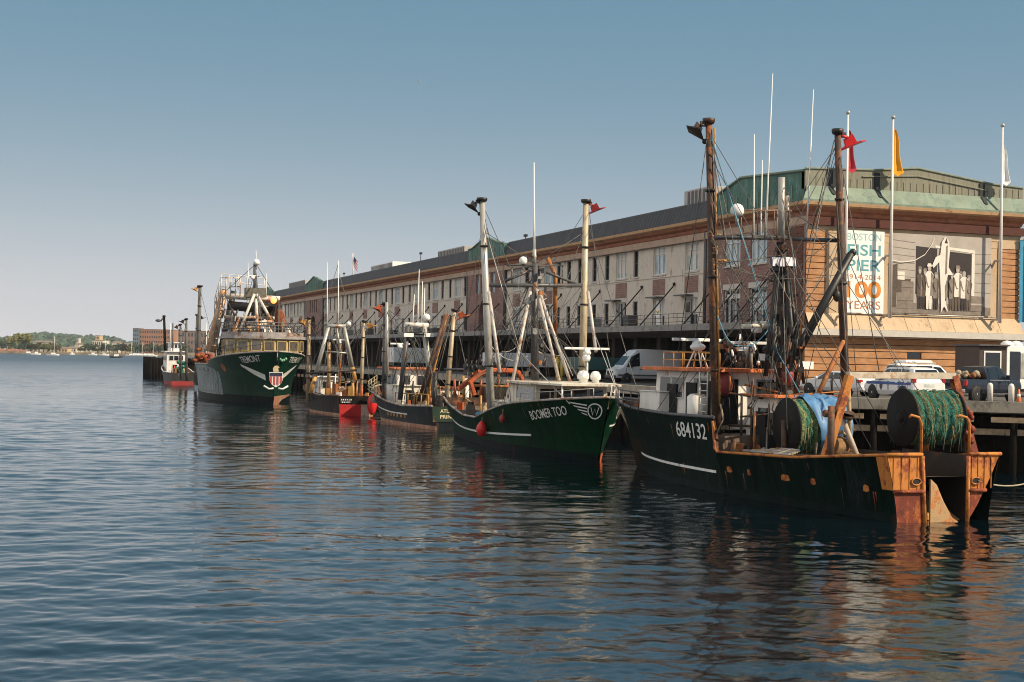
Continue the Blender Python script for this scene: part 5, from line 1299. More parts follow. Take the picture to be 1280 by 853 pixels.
tops = [(A(886, 165), 'p'), (A(890, 200), 'p'), (A(1047, 180, 52.6), 's'), (A(977, 230), 'm'), (A(977, 300), 'm'), (A(972, 300), 'm'), (A(1049, 300, 52.6), 's'), (A(893, 300), 'p')]
seg = []
for k in range(22):
    a_, _ = RL.choice(tops); seg.append((a_, P(RL.uniform(-2.9, 2.9), RL.uniform(2.5, 20), RL.uniform(2.0, 4.4))))
F.lines(seg, .016, wire); seg = []
for k in range(10):
    a_, b_ = RL.choice(tops)[0], RL.choice(tops)[0]
    if (a_ - b_).length > 1: seg.append((a_ + Vector((0, 0, -RL.uniform(.5, 6))), b_ + Vector((0, 0, -RL.uniform(.5, 6)))))
F.lines(seg, .016, wire, 'slack_line', .45)
F.lines([(A(889, 170), A(972, 440, 51.5)), (A(972, 440, 51.5), A(1000, 492, 49.5))], .024, rope_blue, 'blue_line')
F.lines([(A(897, 395), A(925, 432, 53)), (A(925, 432, 53), A(968, 400, 53))], .025, rope_blue, 'blue_line', .4)
F.lines([(A(1002, 372, 53), A(1046, 366, 52.2)), (A(900, 300), A(975, 410, 53))], .02, wire, 'slack_line', .7)
# wheelhouse group
wy0, wy1 = 12.9, 18.6
F.house(-1.75, 1.55, 13.2, 18.9, 2.5, 5.0, white_paint, orange_roof, [('p', .08, .34, .42, .9, 1), ('p', .5, .92, .5, .9, 2), ('a', .05, .3, .45, .9, 1), ('a', .62, .95, .45, .9, 1), ('f', .05, .95, .5, .88, 5)], .45, .04, .16)
F.house(-.9, 2.2, 9.6, 12.0, 1.4, 4.0, white_paint, orange_roof, [('a', .1, .3, .55, .85, 1), ('p', .2, .6, .5, .85, 1)], .2, .03, .12, name='deckhouse')
o = F.house(-2.35, -1.35, 17.2, 19.3, 2.6, 4.0, white_paint, white_paint, [], .02, .06, .05, name='companionway')
F.house(-.9, .9, 19.8, 21.8, 2.9, 3.6, white_paint, white_paint, [], .05, .08, .06, name='whaleback')
# open doorway, tanks and ladders along the house side
mb = MB(); mb.bx(-1.80, -1.76, 14.8, 15.7, 2.55, 4.5); mb.v = [tuple(F.M @ Vector(p)) for p in mb.v]; mb.build('doorway', [dark_in], F.root)
mb = MB(); mb.bx(-1.3, -.2, 9.5, 9.58, 1.5, 3.4); mb.v = [tuple(F.M @ Vector(p)) for p in mb.v]; mb.build('doorway', [dark_in], F.root)
MB().lathe(P(-2.2, 13.9, 2.4), [(.45, 0), (.45, 1.5), (.3, 1.62), (0, 1.65)], n=16).build('tank', [white_paint], F.root)
MB().lathe(P(.6, 9.2, 1.5), [(.38, 0), (.38, 1.6), (.2, 1.75), (0, 1.78)], n=16).build('tank', [white_paint], F.root)
mb = MB()
for (x, y) in ((-2.6, 13.0), (-2.6, 12.3)): mb.tube([P(x, y, 2.9), P(x, y, 5.0)], .04, 6)
for k in range(7): mb.tube([P(-2.6, 13.0, 3.0 + k * .3), P(-2.6, 12.3, 3.0 + k * .3)], .03, 5)
mb.build('ladder', [grey_steel], F.root)
# dark doorways, racks, hoses and hanging gear along the deckhouses
for (y_, z_, w_, h_) in ((13.5, 2.7, .8, 1.9), (16.6, 2.9, .9, 1.5), (10.3, 1.6, .8, 1.8)):
    x_ = -1.80 if y_ > 12 else -.95
    MB().prism([P(x_, y_, z_), P(x_, y_ + w_, z_), P(x_ + .02, y_ + w_, z_ + h_), P(x_ + .02, y_, z_ + h_)], F.M.to_3x3() @ Vector((-.03, 0, 0))).build('open_hatch', [dark_in], F.root)
for (x_, z_, w_, h_) in ((-.5, 1.6, .75, 1.9), (.6, 1.9, .6, .9), (1.4, 1.7, .6, 1.7)):
    MB().prism([P(x_, 9.56, z_), P(x_ + w_, 9.56, z_), P(x_ + w_, 9.56, z_ + h_), P(x_, 9.56, z_ + h_)], F.M.to_3x3() @ Vector((0, -.03, 0))).build('open_hatch', [dark_in], F.root)
for (x_, z_, w_, h_) in ((-1.5, 2.7, .9, 2.0), (.5, 3.4, .8, 1.2)):
    MB().prism([P(x_, 13.17, z_), P(x_ + w_, 13.17, z_), P(x_ + w_, 13.17, z_ + h_), P(x_, 13.17, z_ + h_)], F.M.to_3x3() @ Vector((0, -.03, 0))).build('open_hatch', [dark_in], F.root)
RX = random.Random(97)
for k in range(26):
    x_, y_ = RX.uniform(-2.6, 2.2), RX.uniform(8.4, 13.0); z_ = RX.uniform(3.2, 5.2); ln = RX.uniform(.6, 1.8); q = P(x_, y_, z_)
    F.pole('hanging_hose', [q, q + Vector((RX.uniform(-.15, .15), 0, -ln * .5)), q + Vector((RX.uniform(-.3, .3), RX.uniform(-.1, .1), -ln))], RX.uniform(.02, .06), RX.choice((black_steel, rust_dark, black_rubber, rust, rope_tan)), 6)
for k in range(9):
    q = P(RX.uniform(-2.4, 2.0), RX.uniform(8.6, 12.6), 1.25); F.pole('deck_post', [q, q + Vector((0, 0, RX.uniform(1.6, 3.6)))], RX.uniform(.05, .1), RX.choice((rust_dark, black_steel, rust, white_paint)), 8)
for k in range(7):
    a_ = P(RX.uniform(-2.6, -.5), RX.uniform(9, 13), RX.uniform(2.6, 4.8)); b_ = P(RX.uniform(.2, 2.4), RX.uniform(8.5, 13), RX.uniform(2.6, 4.8)); F.pole('cross_pipe', [a_, b_], RX.uniform(.03, .07), RX.choice((rust_dark, black_steel, rust)), 6)
F.rail([P(-1.0, 9.2, 1.3), P(1.9, 9.0, 1.3)], 1.5, 6, rust_dark, .035, 3); F.rail([P(-2.9, 18.2, 3.05), P(-2.4, 21.3, 3.1), P(-1.2, 24.2, 3.25)], .9, 6, dark_grey, .03, 2); F.rail([P(2.9, 18.2, 3.05), P(2.4, 21.3, 3.1), P(1.2, 24.2, 3.25)], .9, 6, rust, .03, 2)
F.rail([P(-1.6, 13.3, 5.15), P(-1.6, 18.3, 5.15), P(1.4, 18.3, 5.15)], .7, 9, yellow_rust, .025, 2)
F.radar(at(871, 425, Y=57) , 2.6, .15)
q = at(872, 441, Y=57); mb = MB()
for dx, dy in ((-.35, 0), (.35, 0), (0, .4), (0, -.4)): mb.tube([q + Vector((0, 0, .4)), q + Vector((dx * 1.6, dy, -.75))], .035, 6)
mb.ball(q + Vector((0, 0, .25)), .3, 7, 0, (1.2, 1, .6)); mb.build('radar_stand', [white_fibre], F.root)
F.radar(at(939, 429, Y=55.5), 1.9, -.2); F.pole('radar_mast', [at(939, 432, Y=55.5), at(939, 462, Y=55.5)], .06, grey_steel)
F.radar(at(946, 406, Y=54.3), 0.3, 0); F.pole('light_board', [at(928, 408, Y=53.7), at(972, 407, Y=53.7)], .12, cream_paint, 4)
def fit2(R_):
    q = at(R_.uniform(905, 1000), R_.uniform(430, 460), Y=R_.uniform(54, 58)); c = R_.random(); i = R_.choice((0, 0, 1, 2, 3, 4, 4, 2))
    if c < .45: return MB().tube([q, q + Vector((R_.uniform(-.2, .2), 0, R_.uniform(.3, .8)))], R_.uniform(.025, .06), 6), i
    if c < .75: return MB().box(q, (R_.uniform(.12, .4), .25, R_.uniform(.1, .3)), rz=R_.uniform(-.5, .5)), i
    return MB().ball(q, R_.uniform(.08, .17), 6), i
F.bits('roof_fitting', [white_fibre, rust, black_steel, rust_dark, dark_grey], 60, fit2, 31)
def fit3(R_):
    q = at(R_.uniform(960, 1002), R_.uniform(425, 500), Y=R_.uniform(50.5, 53)); i = R_.choice((0, 0, 0, 0, 1, 2, 3))
    if R_.random() < .5: return MB().tube([q, q + Vector((R_.uniform(-.3, .3), R_.uniform(-.2, .2), R_.uniform(.5, 1.4)))], R_.uniform(.03, .07), 6), i
    return MB().box(q, (R_.uniform(.08, .24), .2, R_.uniform(.1, .28)), rz=R_.uniform(-.5, .5)), i
F.bits('rigging_block', [black_steel, rust_dark, rust, black_steel], 44, fit3, 32)
F.winch(P(-1.2, 10.6, 1.55), (1, 0, 0), 1.2, .5, rust); F.winch(P(-2.0, 11.2, 1.5), (1, .1, 0), .9, .45, rust_dark)
F.gear('deck_machinery', [rust_dark, rust, black_steel, grey_steel, tan_wood], 77, -2.6, 1.8, 8.0, 11.4, 1.15, 46, 1.0)
F.gear('deck_machinery', [black_steel, rust_dark, rust_red], 78, -2.3, 2.2, 4.6, 6.0, 1.35, 22, .8)
for k in range(5): F.pole('spare_pipe', [P(-2.4 + k * .12, 9.6 - k * .5, 1.85 + .05 * k), P(-2.2 + k * .1, 6.4, 1.9 + .04 * k)], .06, (grey_steel, tan_wood)[k % 2], 5)
# red buoys and life ring near the house
for k, (px_, py_, Y_, r_) in enumerate(((906, 480, 55, .36), (985, 470, 52.4, .26))):
    q = at(px_, py_, Y=Y_); mb = MB().ball(q, r_, 9, 0, (1, 1, 1.5)); mb.tube([q + Vector((0, 0, r_ * 1.4)), q + Vector((0, 0, r_ * 1.9))], .04, 6, 1)
    tag(mb.build('buoy', [mat('dark red buoy', (.22, .03, .025), .5), rope_tan]), ('dark red buoy hanging against the white house of the nearest trawler', 'small dark red buoy hung beside the black mast of the nearest trawler')[k], 'buoy')
# mooring line from the starboard fairlead out of frame
a = P(1.42, -.1, 1.42); b = at(1330, 578, Y=47.5)
mb = MB().tube([a.lerp(b, k / 14) + Vector((0, 0, -.5 * 4 * (k / 14) * (1 - k / 14))) for k in range(15)], .028, 6)
tag(mb.build('mooring_rope', [rope_tan]), 'tan mooring rope running from the rusty stern out to the right', 'rope')
mb = MB()
for k in range(3):
    mb.tube([F.hp(.98 - k * .01, 3.4, -1), F.hp(.97, 3.2, -1, .2), at(797 + k * 2, 545 + 12 * k, Y=66)], .03, 5)
tag(mb.build('mooring_rope', [rope_tan]), 'slack tan bow lines hanging between the nearest trawler and the green bowed boat', 'rope')
F.lines([(F.hp(.99, 3.4, -1), at(741, 412, Y=78)), (F.hp(.985, 3.4, -1), at(757, 440, Y=76))], .022, wire_light, 'bow_line')

# ----------------------------------------------------------------- second boat: bow to the camera, white lettering
B = Boat('trawler', 'black and green trawler, bow towards the camera, round white bow emblem and orange arch aft', 'fishing boat', (31.35, 94.3), (29.45, 67.8),
         [(0, 2.9), (.12, 3.3), (.35, 3.55), (.6, 3.4), (.78, 3.05), (.9, 2.15), (.97, 1.1), (1, .05)],
         [(0, 2.0), (.15, 2.5), (.4, 2.9), (.6, 2.7), (.78, 1.9), (.9, 1.0), (.97, .4), (1, .03)],
         [(0, 2.6), (.08, 2.45), (.2, 2.1), (.35, 1.72), (.47, 1.72), (.52, 1.95), (.6, 2.35), (.7, 2.75), (.85, 3.1), (1, 3.45)], rake=1.7, p=1.5)
B.hull([black_hull, green_hull, rust_dark], boot=.42, bulw=.6, transom=True, railm=None)  # boot row black, its shade put into the colour
for sd in (-1, 1): MB().tube([B.hp(t, B.zs(t) + .03, sd, -.05) for t in B.ts()], .07, 6).build('cap_rail', [mat('worn grey rail', (.34, .31, .28), .6, 0, .3, 3, .35, (.2, .09, .05))], B.root)
B.strip('stripe', stripe_white, .02, .78, lambda t: .85 + 1.25 * max(0, (abs(t - .38) - .08)) ** 1.35 + (.75 * max(0, .2 - t)), .12, 1)
B.strip('stripe', stripe_white, .9, .985, lambda t: 1.95, .09, -1)
B.strip('boot_top', boot_orange, .86, .995, lambda t: .05, .8, -1, .015)  # orange only on the sunlit bow; the shaded boot stays black
B.name('BOOMER TOO', .50, .81, 2.0, 1, 1, .13, length=3.5, bold=.010)
ring = lambda r0, r1, n=28: ([(r * math.cos(2 * PI * k / n), r * math.sin(2 * PI * k / n)) for k in range(n) for r in (r0, r1)], [(2 * k, 2 * k + 1, (2 * k + 3) % (2 * n), (2 * k + 2) % (2 * n)) for k in range(n)])
def band(pts, w_):
    vs, fs = [], []
    for i, (x, y) in enumerate(pts):
        x2, y2 = pts[min(i + 1, len(pts) - 1)]; x1, y1 = pts[max(i - 1, 0)]; dx, dy = x2 - x1, y2 - y1; l = math.hypot(dx, dy) or 1
        vs += [(x - dy / l * w_ / 2, y + dx / l * w_ / 2), (x + dy / l * w_ / 2, y - dx / l * w_ / 2)]
    for i in range(len(pts) - 1): fs.append((2 * i, 2 * i + 1, 2 * i + 3, 2 * i + 2))
    return vs, fs
for k in range(14):
    tt = RS.uniform(.05, .9); zt = B.zs(tt) - RS.uniform(.08, .5); ln = RS.uniform(.3, .9); w_ = RS.uniform(.03, .09)
    B.decal('rust_run', (rust_dark, rust_red, worn_hull)[k % 3], [([(0, 0), (w_, 0), (w_ * .7, -ln * .5), (w_ * .5, -ln), (w_ * .3, -ln * .5)], [(0, 1, 2, 3, 4)])], tt, zt, 1, 1, 0, .016)
wmono = [band([(-.22, .2), (-.12, -.2), (0, .12), (.1, -.2), (.22, .22)], .05)]
for sd, ts_ in ((1, .985), (-1, .96)):
    e = B.decal('bow_emblem', letter_white, [ring(.36, .43), *wmono], ts_, 2.72, sd, 1, 0, .03)
    wing = []
    for k in range(4): wing.append(([(-.42 - .02 * k, .34 - k * .17), (-1.6 + .24 * k, .46 - k * .18), (-1.5 + .24 * k, .38 - k * .18), (-.44, .27 - k * .17)], [(0, 1, 2, 3)]))
    B.decal('wing_emblem', letter_white, wing if sd == 1 else wing[:3], ts_, 2.72, sd, 1, 0, .03)
PB = B.P
# turtleback shelter and wheelhouse forward (cream, low)
cr = cream_paint
mb = MB(); mb.prism([PB(-2.5, 20.2, 4.0), PB(2.5, 20.2, 4.0), PB(1.7, 23.6, 3.98), PB(-1.7, 23.6, 3.98)], (0, 0, .11)); mb.build('shelter_roof', [cr], B.root)
for sd in (-1, 1): B.pole('shelter_post', [PB(sd * 1.6, 23.4, 2.8), PB(sd * 1.6, 23.4, 4.0)], .06, white_paint, 6)
wh = B.house(-2.2, 2.2, 15.0, 20.2, 2.3, 3.95, cr, mat('cream roof paint', (.55, .50, .42), .6, 0, .2, 2, .35, (.3, .16, .08)), [('s', .22, .96, .46, .9, 3), ('f', .04, .96, .48, .9, 4), ('p', .22, .96, .46, .9, 3)], .3, .05, .14)
B.house(-1.9, 2.45, 11.0, 14.2, 1.1, 2.75, white_paint, cr, [('s', .12, .24, .35, .8, 1), ('s', .45, .57, .35, .8, 1), ('s', .75, .87, .35, .8, 1)], .06, .03, .06, name='deckhouse')
# rounded companionway with a porthole
pro = [(13.9, 1.6), (13.9, 2.7), (14.25, 3.4), (14.9, 3.85), (16.4, 3.93), (16.4, 1.6)]
MB().prism([PB(2.22, y, z) for y, z in pro], B.M.to_3x3() @ Vector((-4.3, 0, 0))).build('companionway', [cr], B.root, .04)
o = MB().prism([PB(2.25, 14.9 + .33 * math.cos(a), 3.0 + .55 * math.sin(a)) for a in [2 * PI * k / 20 for k in range(20)]], B.M.to_3x3() @ Vector((.03, 0, 0))).build('hatch_door', [white_paint], B.root)
MB().lathe(PB(2.27, 14.9, 3.15), [(.15, 0), (.15, .03), (0, .031)], B.M.to_3x3() @ Vector((1, 0, 0)), 14).build('porthole', [glass_dark], o)
B.rail([PB(2.85, 12.6, 2.15), PB(2.9, 16.0, 2.45)], .55, 4, grey_steel, .028, 1); B.rail([PB(2.7, 19.0, 2.95), PB(1.9, 22.5, 3.15), PB(.5, 25.4, 3.4)], .5, 5, wire_light, .025, 1)
B.rail([PB(-2.7, 19.0, 2.95), PB(-1.9, 22.5, 3.15), PB(-.5, 25.4, 3.4)], .7, 5, white_paint, .03, 2)
# outriggers and tall rig
OB = B.outrigger(at(613, 492, Y=81.5), at(602.5, 250, Y=81.5), .24, grey_steel, black_steel, -1)
OB2 = B.outrigger(at(728, 480, Y=81.5), at(732.5, 252, Y=81.5), .24, mat('yellowed galvanised steel', (.46, .38, .26), .5, .2, .25, 3, .25, (.25, .12, .05), (1, 1, .3)), mat('dark red bird', (.28, .02, .02), .5), 1)
A = lambda px, py, Y=81.5: at(px, py, Y=Y)
RL = random.Random(15); seg = []; tops = [A(604, 262), A(733, 262), A(668, 332), A(668, 362), A(612, 360), A(728, 360)]
for k in range(22): seg.append((RL.choice(tops) + Vector((0, 0, -RL.uniform(0, 1.5))), PB(RL.uniform(-2.9, 2.9), RL.uniform(1, 18), RL.uniform(1.8, 4.0))))
B.lines(seg, .017, wire); seg = []
for k in range(9): seg.append((RL.choice(tops) + Vector((0, 0, -RL.uniform(1, 6))), RL.choice(tops) + Vector((.1, 0, -RL.uniform(1, 6)))))
B.lines(seg, .018, wire, 'slack_line', .5)
B.pole('mast', [A(668.5, 480), A(668.5, 330)], [.27, .2], dark_grey); B.pole('mast_top', [A(668, 330), A(668, 312)], .12, grey_steel); B.antenna(A(668, 316), A(667.5, 203), .06)
B.pole('spreader', [A(609, 357), A(728, 357)], .13, dark_grey, 8)
B.pole('spreader', [A(633, 332, 81.4), A(705, 332, 81.4)], .05, dark_grey, 6)
for (a, b, c_, d) in ((668, 336, 630, 352), (672, 336, 720, 355)): B.pole('spreader_stay', [A(a, b), A(c_, d)], .09, dark_grey, 6)
for (a, b, c_, d) in ((671, 362, 699, 476), (674, 365, 713, 478), (663, 365, 640, 480), (611, 365, 625, 466), (735, 365, 745, 440)): B.pole('raking_strut', [A(a, b, 81), A(c_, d, 79)], .10, mat('pale pipe strut', (.50, .46, .42), .5, .1, .2, 3, .2, (.25, .12, .06)), 8)
B.pole('rusty_post', [A(694, 420, 82), A(694, 345, 82), A(684, 322, 82)], .14, rust)
B.dome(A(654, 326), .26)
for k, (a, b) in enumerate(((661, 340), (675, 345), (640, 340), (703, 338))):
    B.pole('stanchion', [A(a, 357), A(a, b - 6)], .05, dark_grey, 6)
B.lines([(A(606, 262), A(684, 440, 78)), (A(608, 285), A(652, 418, 78)), (A(736, 262), A(762, 440, 74)), (A(737, 285), A(800, 500, 68)), (A(668, 330), A(606, 290)), (A(669, 330), A(731, 290)), (A(668, 340), A(620, 470, 84)), (A(668, 400), A(720, 440, 78)), (A(662, 370), A(641, 470, 84)), (A(676, 370), A(738, 470, 76)), (A(609, 360), A(596, 470, 88)), (A(728, 360), A(700, 440, 84)), (A(613, 380), A(668, 470, 80)), (A(614, 430), A(670, 360)), (A(690, 420), A(727, 370))], .021)
B.lines([(A(605, 280), A(650, 440, 78)), (A(676, 380), A(716, 470, 77)), (A(668, 340), A(600, 440, 88)), (A(650, 440, 78), A(712, 505, 69.5))], .024, wire_light, 'pale_rigging')
B.lines([(A(627, 440), A(668, 400)), (A(668, 400), A(700, 445)), (A(612, 430), A(660, 445))], .024, wire_light, 'slack_line', .6)
# radars on the shelter roof
B.radar(at(734, 436, Y=76), 2.7, -.1); B.dome(at(733, 447, Y=76), .24); B.pole('radar_mast', [at(734, 438, Y=76), at(734, 478, Y=76)], .06, white_fibre)
q = at(729, 470, Y=74); mb = MB(); cap = [(.24, -.42), (.24, -.2), (.33, -.16), (.34, .0), (.30, .16), (.2, .27), (.0, .31)]; mb.lathe(q, cap, n=20); mb.build('ventilator', [white_fibre], B.root); MB().lathe(q + Vector((.75, 0, -.03)), [(a * .88, b) for a, b in cap], n=20).build('ventilator', [white_fibre], B.root)
R8 = random.Random(5)
def fit4(R_):
    q = at(668 + R_.uniform(-14, 16), R_.uniform(318, 470), Y=R_.uniform(80.5, 82.4)); i = R_.choice((0, 0, 1, 2, 3))
    if R_.random() < .55: return MB().tube([q, q + Vector((R_.uniform(-.5, .5), 0, R_.uniform(-.4, .6)))], R_.uniform(.025, .06), 5), i
    return MB().box(q, (R_.uniform(.12, .35), .25, R_.uniform(.12, .4)), rz=R_.uniform(-.6, .6)), i
B.bits('mast_fitting', [dark_grey, grey_steel, rust, dark_grey], 48, fit4, 6)
# orange gallows arch aft with sheaves
arch = [(593, 494), (588, 478), (600, 468), (612, 463), (640, 464), (648, 466), (655, 478), (657, 490)]
ap = [at(a, b, Y=87.5) for a, b in arch]
o = MB().tube(ap, .17, 6, smooth=False).build('gallows_arch', [orange_paint], B.root)
MB().tube([at(572, 487, Y=89), at(583, 479, Y=89), at(600, 465, Y=88)], .18, 6, smooth=False).build('gallows_brace', [orange_paint], o)
for k in range(9):
    mb = MB(); q = at(582 + k * 6, 458 + R8.uniform(-6, 4), Y=88.4); mb.lathe(q, [(.2, -.08), (.24, 0), (.2, .08)], (1, .3, 0), 12); mb.box(q + Vector((0, 0, -.3)), (.2, .2, .55)); mb.tube([q, q + Vector((R8.uniform(-.1, .1), 0, .5))], .05, 5)
    mb.build('sheave_block', [black_steel], o)
for k in range(7): B.pole('gallows_post', [at(569 + k * 11, 497 + (k % 2) * 4, Y=90), at(568 + k * 11, 474 - (k % 3) * 4, Y=90)], .09, [orange_paint, yellow_rust, rust][k % 3], 6)
B.pole('gallows_rail', [at(555, 462, Y=91), at(592, 462, Y=90)], .07, dark_grey, 6); B.pole('gallows_rail', [at(586, 482, Y=88), at(648, 484, Y=86)], .08, yellow_rust, 6)
B.gear('deck_machinery', [rust, yellow_rust, orange_paint, black_steel, tan_wood, cream_paint], 41, -2.2, 2.4, 1.5, 10.5, 1.25, 115, 1.5)
B.winch(PB(.8, 8.6, 2.0), (1, 0, 0), 1.6, .6, rust, rust_dark); B.net_drum(PB(-.2, 4.2, 2.7), B.M.to_3x3() @ Vector((1, 0, 0)), 2.6, .95, rust_dark, [net_dark, wire, twine_t], 3)
for k, (px_, py_, sc_) in enumerate(((602, 536, .34), (628, 523, .19))):
    q = at(px_, py_, X=(27.0, 26.9)[k]); mb = MB(); mb.lathe(q, [(.0, -1.5 * sc_), (.6 * sc_, -1.25 * sc_), (sc_, -.3 * sc_), (.85 * sc_, .5 * sc_), (.25 * sc_, 1.3 * sc_), (0, 1.4 * sc_)], n=16)
    mb.tube([q + Vector((0, 0, 1.3 * sc_)), q + Vector((.12, 0, 1.3 * sc_ + .9))], .03, 6, 1)
    tag(mb.build('fender', [red_plastic if k == 0 else mat('dull red plastic', (.30, .03, .03), .6), rope_tan]), ('bright red pear shaped fender hung low on the black hull with the emblem bow', 'dull red round fender higher on the black hull, below its white deckhouse')[k], 'fender')
tag(MB().ball(at(605, 518, Y=84), .36, 8, 0, (1.7, 1, .5)).build('net_bundle', [mat('blue net', (.06, .22, .34), .8, 0, .4, 6)]), 'small heap of blue net at the rail above the red fender', 'net')
# orange fish totes stacked amidships
tote = None
for k in range(7):
    q = PB(-1.9 + .85 * (k % 3), 9.9 + .1 * k, 1.15 + .42 * (k // 3))
    if tote is None:
        mb = MB(); mb.box((0, 0, .19), (.72, .46, .36), taper=1.06); mb.box((0, 0, .375), (.82, .54, .05)); tote = mb.build('fish_tote', [mat('grey white plastic', (.55, .52, .46), .5, 0, .15, 3)], None, .02); o = tote
    else: o = tote.copy(); C.objects.link(o)
    o.location = q; o.rotation_euler = (0, 0, .1 * k); tag(o, 'grey white plastic fish tote stacked on the deck before the white deckhouse', 'fish tote', 'stacked fish totes')
# ----------------------------------------------------------------- third boat: stern towards the camera, gold name board
D = Boat('trawler', 'rusty blue black trawler between two others, pale lettering on its stern and a steel gantry', 'fishing boat', (31.7, 100.0), (30.9, 122.0),
         [(0, 2.45), (.15, 2.75), (.4, 2.9), (.65, 2.75), (.82, 2.05), (.93, 1.05), (1, .05)], [(0, 2.0), (.15, 2.4), (.4, 2.55), (.65, 2.2), (.82, 1.3), (1, .03)],
         [(0, 1.75), (.3, 1.55), (.5, 1.75), (.7, 2.2), (1, 2.75)], rake=1.4)
navy_hull = mat('weathered blue black hull', (.008, .013, .017), .5, 0, .4, 1.5, .18, (.08, .04, .025), (1, 1, .25), .12, .15)
D.hull([boot_rust, navy_hull, rust_dark], boot=.3, bulw=.6, railm=mat('worn grey rail'), tmat=[1, 1])
MB().prism([D.P(-2.35, -.02, .62), D.P(2.35, -.02, .62), D.P(2.4, -.02, 1.72), D.P(-2.4, -.02, 1.72)], D.M.to_3x3() @ Vector((0, -.03, 0))).build('stern_panel', [mat('dark green stern panel', (.006, .030, .017), .5, 0, .3, 2, .2)], D.hullo)
for txt, zt, hh, wd in (('ATLANTIC', 1.28, .27, 1.75), ('PRINCE', .86, .27, 1.4)):
    v, f, tw = text_verts(txt, hh, .02); MB().add([D.P(-1.8 + a * wd / tw, -.06, zt + c) for a, c in v], f).build('name_lettering', [mat('pale gold lettering', (.62, .52, .32), .5)], D.hullo)
D.strip('stripe', letter_white, .25, .97, lambda t: .95 + .9 * max(0, t - .45) ** 1.2 * 1.6, .1, -1)
for k in range(6): D.decal('rust_patch', yellow_rust, [([(0, 0), (.4, .03), (.5, .2), (.25, .3), (.05, .22)], [(0, 1, 2, 3, 4)])], .52 - k * .045, .62, -1, -1, 0, .02)
A = lambda px, py, Y=108: at(px, py, Y=Y)
D.house(-1.4, 1.6, 12.2, 16.6, 1.4, 4.3, white_paint, orange_roof, [('p', .1, .9, .55, .88, 3), ('a', .1, .4, .5, .85, 1), ('a', .55, .92, .5, .85, 1), ('f', .05, .95, .55, .88, 4)], .35, .04, .14)
D.house(-1.9, -.3, 9.4, 11.4, 1.2, 3.0, cream_paint, cream_paint, [('a', .2, .6, .2, .85, 1)], .1, .04, .08, name='deckhouse')
D.house(.2, 2.1, 6.6, 9.2, 1.2, 2.9, white_paint, rust, [('a', .15, .5, .2, .85, 1), ('a', .6, .9, .5, .8, 1)], .12, .04, .1, name='deckhouse')
OD = D.outrigger(A(480, 496, 113), A(481.5, 380, 113), .2, dark_grey, orange_paint, -1); D.pole('mast_top', [A(484, 470, 112), A(483.5, 378, 112)], .13, grey_steel)
OD2 = D.outrigger(A(561, 466, 106), A(568, 388, 106), .2, mat('yellowed galvanised steel'), orange_paint, 1)
gf = [A(541, 502, 106), A(530, 408, 106), A(510, 406, 106), A(500, 500, 106)]
D.pole('gantry', [gf[0], gf[1]], .22, grey_steel, 8); D.pole('gantry', [gf[3], gf[2]], .2, dark_grey, 8); D.pole('gantry_beam', [A(506, 406, 106), A(535, 407, 106)], .2, white_paint, 8)
D.pole('boom', [A(523, 502, 105), A(557, 393, 105)], .14, rust_dark, 8); D.pole('boom', [A(528, 502, 104), A(561, 395, 104)], .12, rust_dark, 8); D.pole('boom', [A(532, 502, 104), A(560, 393, 104)], .1, yellow_rust, 6)
for (a, b, c_, d) in ((522, 404, 524, 337), (516, 404, 518, 368), (530, 404, 531, 360), (527, 404, 528, 352)): D.antenna(A(a, b, 106), A(c_, d, 106), .05)
D.dome(A(533, 397, 106), .3)
for px_ in (511, 536): MB().box(A(px_, 419, 105.6), (.75, .15, .3)).build('floodlight', [mat('lit white lamp face', (.8, .8, .8), .3, bmp=0)], D.root)  # plain white faces without emission
D.pole('lamp_bar', [A(508, 417, 105.8), A(539, 418, 105.8)], .12, black_steel, 6)
D.radar(A(500, 430, 110), 1.6)
RL = random.Random(68)
D.lines([(RL.choice((A(482, 385, 113), A(530, 408, 106), A(567, 394, 106), A(511, 408, 106))), D.P(RL.uniform(-2, 2), RL.uniform(.5, 14), RL.uniform(1.8, 3.5))) for k in range(18)], .022, wire)
D.lines([(A(482, 385, 113), A(463, 490, 118)), (A(482, 385, 113), A(510, 406, 106)), (A(484, 390, 112), A(505, 460, 106)), (A(530, 408, 106), A(546, 505, 101)), (A(566, 392, 106), A(545, 480, 104)), (A(568, 392, 106), A(585, 470, 98)), (A(512, 408, 106), A(490, 480, 110)), (A(524, 420, 106), A(535, 500, 102)), (A(520, 420, 106), A(505, 500, 104)), (A(481, 420, 113), A(520, 470, 106))], .03)
D.gear('deck_machinery', [rust, yellow_rust, tan_wood, black_steel, white_paint, orange_paint], 51, -1.75, 1.75, .8, 11.5, 1.0, 120, 1.7)
D.gear('deck_machinery', [white_paint, yellow_rust, dark_grey, tan_wood], 52, -1.6, 1.6, 15.5, 19.5, 1.3, 24, 1.0)
D.rail([D.P(-2.7, 13.5, 1.75), D.P(-2.2, 18.0, 2.2), D.P(-.4, 21.5, 2.7)], .95, 8, mat('straw coloured pipe', (.42, .34, .2), .6), .035, 3); D.rail([D.P(-2.6, .4, 1.7), D.P(-2.8, 8.0, 1.6)], .9, 6, yellow_rust, .04, 1)
D.winch(D.P(-.6, 5.0, 1.9), (1, 0, 0), 1.7, .65, black_steel, rust); D.pole('bollard_post', [D.P(-1.5, 2.2, 1.0), D.P(-1.5, 2.2, 4.2)], .2, black_steel, 8); D.pole('bollard_post', [D.P(.8, 1.6, 1.0), D.P(.8, 1.6, 3.8)], .2, white_paint, 8)
tag(MB().ball(at(465, 506, Y=122.6), .55, 8, 0, (.8, .8, 1.7)).build('fender', [red_plastic]), 'long red fender hanging at the bow of the boat with the pale stern lettering', 'fender')
